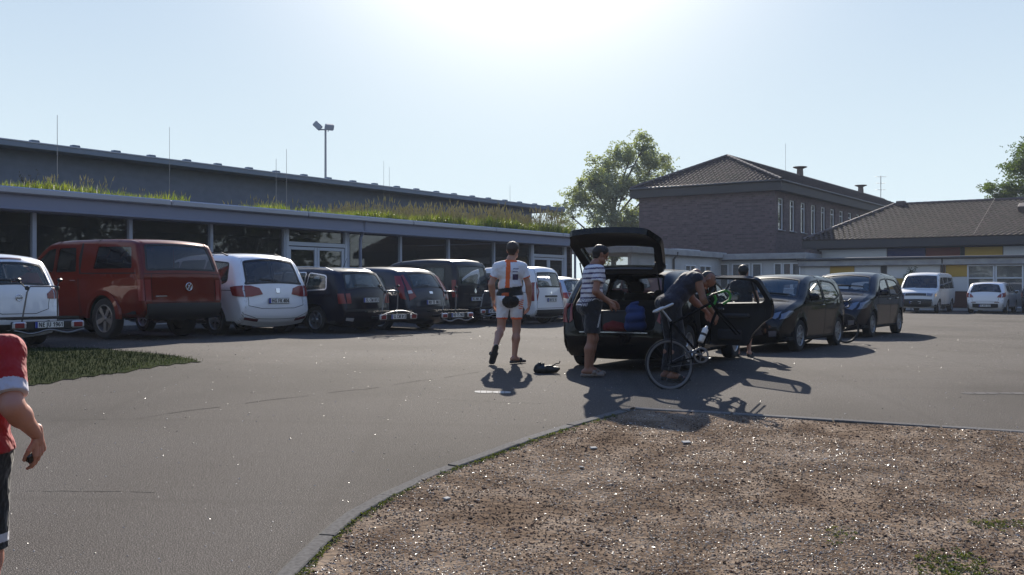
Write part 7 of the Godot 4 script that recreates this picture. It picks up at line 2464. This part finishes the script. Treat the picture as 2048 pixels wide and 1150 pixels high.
	triplanar(m, noise_tex(256, 0.03, [[0.0, L(0.095, 0.12, 0.18)], [1.0, L(0.13, 0.16, 0.235)]], 4, 5, FastNoiseLite.TYPE_SIMPLEX_SMOOTH, 0.15), 0.3)
	mat("slate_edge", L(0.15, 0.185, 0.25), 0.6)
	for q in [["kerb", 0.145], ["kerb_b", 0.125]]:
		m = mat(q[0], w, 0.95)
		m.metallic_specular = 0.15
		var g: float = q[1]
		triplanar(m, noise_tex(256, 0.05, [[0.0, L(g * 0.6, g * 0.57, g * 0.54)], [0.5, L(g, g * 0.95, g * 0.9)], [1.0, L(g * 1.3, g * 1.24, g * 1.18)]], 4, 6, FastNoiseLite.TYPE_SIMPLEX_SMOOTH, 0.25), 2.0)
	m = mat("soil", w, 1.0)
	m.metallic_specular = 0.05
	triplanar(m, noise_tex(256, 0.03, [[0.0, L(0.02, 0.03, 0.012)], [1.0, L(0.06, 0.06, 0.03)]], 4, 8, FastNoiseLite.TYPE_SIMPLEX_SMOOTH, 0.3), 1.0)
	m = mat("dirt", w, 1.0)
	m.metallic_specular = 0.05
	triplanar(m, noise_tex(1024, 0.006, [[0.0, L(0.09, 0.062, 0.042)], [0.35, L(0.15, 0.106, 0.073)], [0.55, L(0.19, 0.139, 0.098)], [0.75, L(0.24, 0.182, 0.132)], [1.0, L(0.30, 0.235, 0.175)]], 6, 9, FastNoiseLite.TYPE_SIMPLEX_SMOOTH, 0.32), 0.28)
	bumpy(m, 512, 0.08, 2.0, 19, 4)
	m = mat("dull_pebble", w, 0.7)
	m.vertex_color_use_as_albedo = true
	m.metallic_specular = 0.3
	m = mat("pebble", w, 0.35)
	m.vertex_color_use_as_albedo = true
	m = mat("chip", w, 0.9)
	m.metallic_specular = 0.15
	m.vertex_color_use_as_albedo = true
	# brickwork too fine to tell apart at this distance
	for q in [["brick", 0.10, 0.068, 0.076], ["brick_dark", 0.09, 0.06, 0.062]]:
		var im := Image.create(256, 256, false, Image.FORMAT_RGB8)
		var rr := RandomNumberGenerator.new()
		rr.seed = 31
		im.fill(L(0.11, 0.10, 0.10))
		for row in 16:
			for col in 9:
				var g := rr.randf_range(0.65, 1.35)
				im.fill_rect(Rect2i(col * 32 + (16 if row % 2 else 0) - 16, row * 16, 30, 14), L(q[1] * g, q[2] * g, q[3] * g))
		m = mat(q[0], w, 0.9)
		triplanar(m, ImageTexture.create_from_image(im), 0.5)
	# asphalt: fine aggregate over broad worn patches
	m = mat("asphalt", w, 0.92)
	m.metallic_specular = 0.24
	triplanar(m, noise_tex(1024, 0.25, [[0.0, L(0.007, 0.006, 0.006)], [0.28, L(0.02, 0.0175, 0.016)], [0.45, L(0.06, 0.053, 0.047)], [0.58, L(0.09, 0.079, 0.071)], [0.75, L(0.18, 0.159, 0.144)], [1.0, L(0.48, 0.43, 0.395)]], 2, 10, FastNoiseLite.TYPE_SIMPLEX, 0.35), 0.36)
	bumpy(m, 1024, 0.42, 0.7, 14, 2)
	m.detail_enabled = true
	m.detail_blend_mode = BaseMaterial3D.BLEND_MODE_MUL
	m.detail_albedo = noise_tex(512, 0.008, [[0.0, Color(0.72, 0.71, 0.70)], [0.5, Color(0.92, 0.91, 0.9)], [1.0, Color(1, 1, 1)]], 5, 12)
	m.detail_uv_layer = BaseMaterial3D.DETAIL_UV_2
	m.uv2_triplanar = true
	m.uv2_world_triplanar = true
	m.uv2_scale = Vector3.ONE * 0.045
	

func _ready() -> void:
	rng.seed = 4
	var cam := Camera3D.new()
	cam.name = "camera"
	add_child(cam)
	cam.position = Vector3(0, 1.1, 0)
	cam.fov = 32.07
	cam.near = 0.05
	cam.far = 1500.0
	cam.current = true
	var we := WorldEnvironment.new()
	we.name = "world"
	var env := Environment.new()
	env.background_mode = Environment.BG_SKY
	env.tonemap_mode = Environment.TONE_MAPPER_LINEAR
	env.tonemap_exposure = 1.75
	env.sdfgi_enabled = true
	env.ssao_enabled = true
	env.ssil_enabled = true
	env.fog_enabled = true
	env.fog_density = 0.0006
	env.fog_light_color = Color(0.9, 0.94, 1.0)
	var sky := Sky.new()
	var sm := ProceduralSkyMaterial.new()
	sm.sky_top_color = L(0.045, 0.12, 0.34)
	sm.sky_horizon_color = L(0.50, 0.585, 0.60)
	sm.sky_curve = 0.38
	sm.ground_bottom_color = L(0.06, 0.06, 0.055)
	sm.ground_horizon_color = L(0.3, 0.33, 0.36)
	sm.sun_angle_max = 90.0
	sm.sun_curve = 0.088
	sky.sky_material = sm
	env.sky = sky
	we.environment = env
	add_child(we)
	var sun := DirectionalLight3D.new()
	sun.name = "sun"
	add_child(sun)
	sun.light_energy = 1.5
	sun.light_color = Color(1.0, 0.965, 0.91)
	sun.light_angular_distance = 0.5
	sun.shadow_enabled = true
	sun.rotation_degrees = Vector3(-28.5, 181.0 - 2.0, 0)
	build_materials()
	build_ground()
	build_pavilion()
	build_gym()
	build_brick_block()
	build_annex()
	build_panel_building()
	build_trees()
	build_cars()
	build_small()
	build_people()
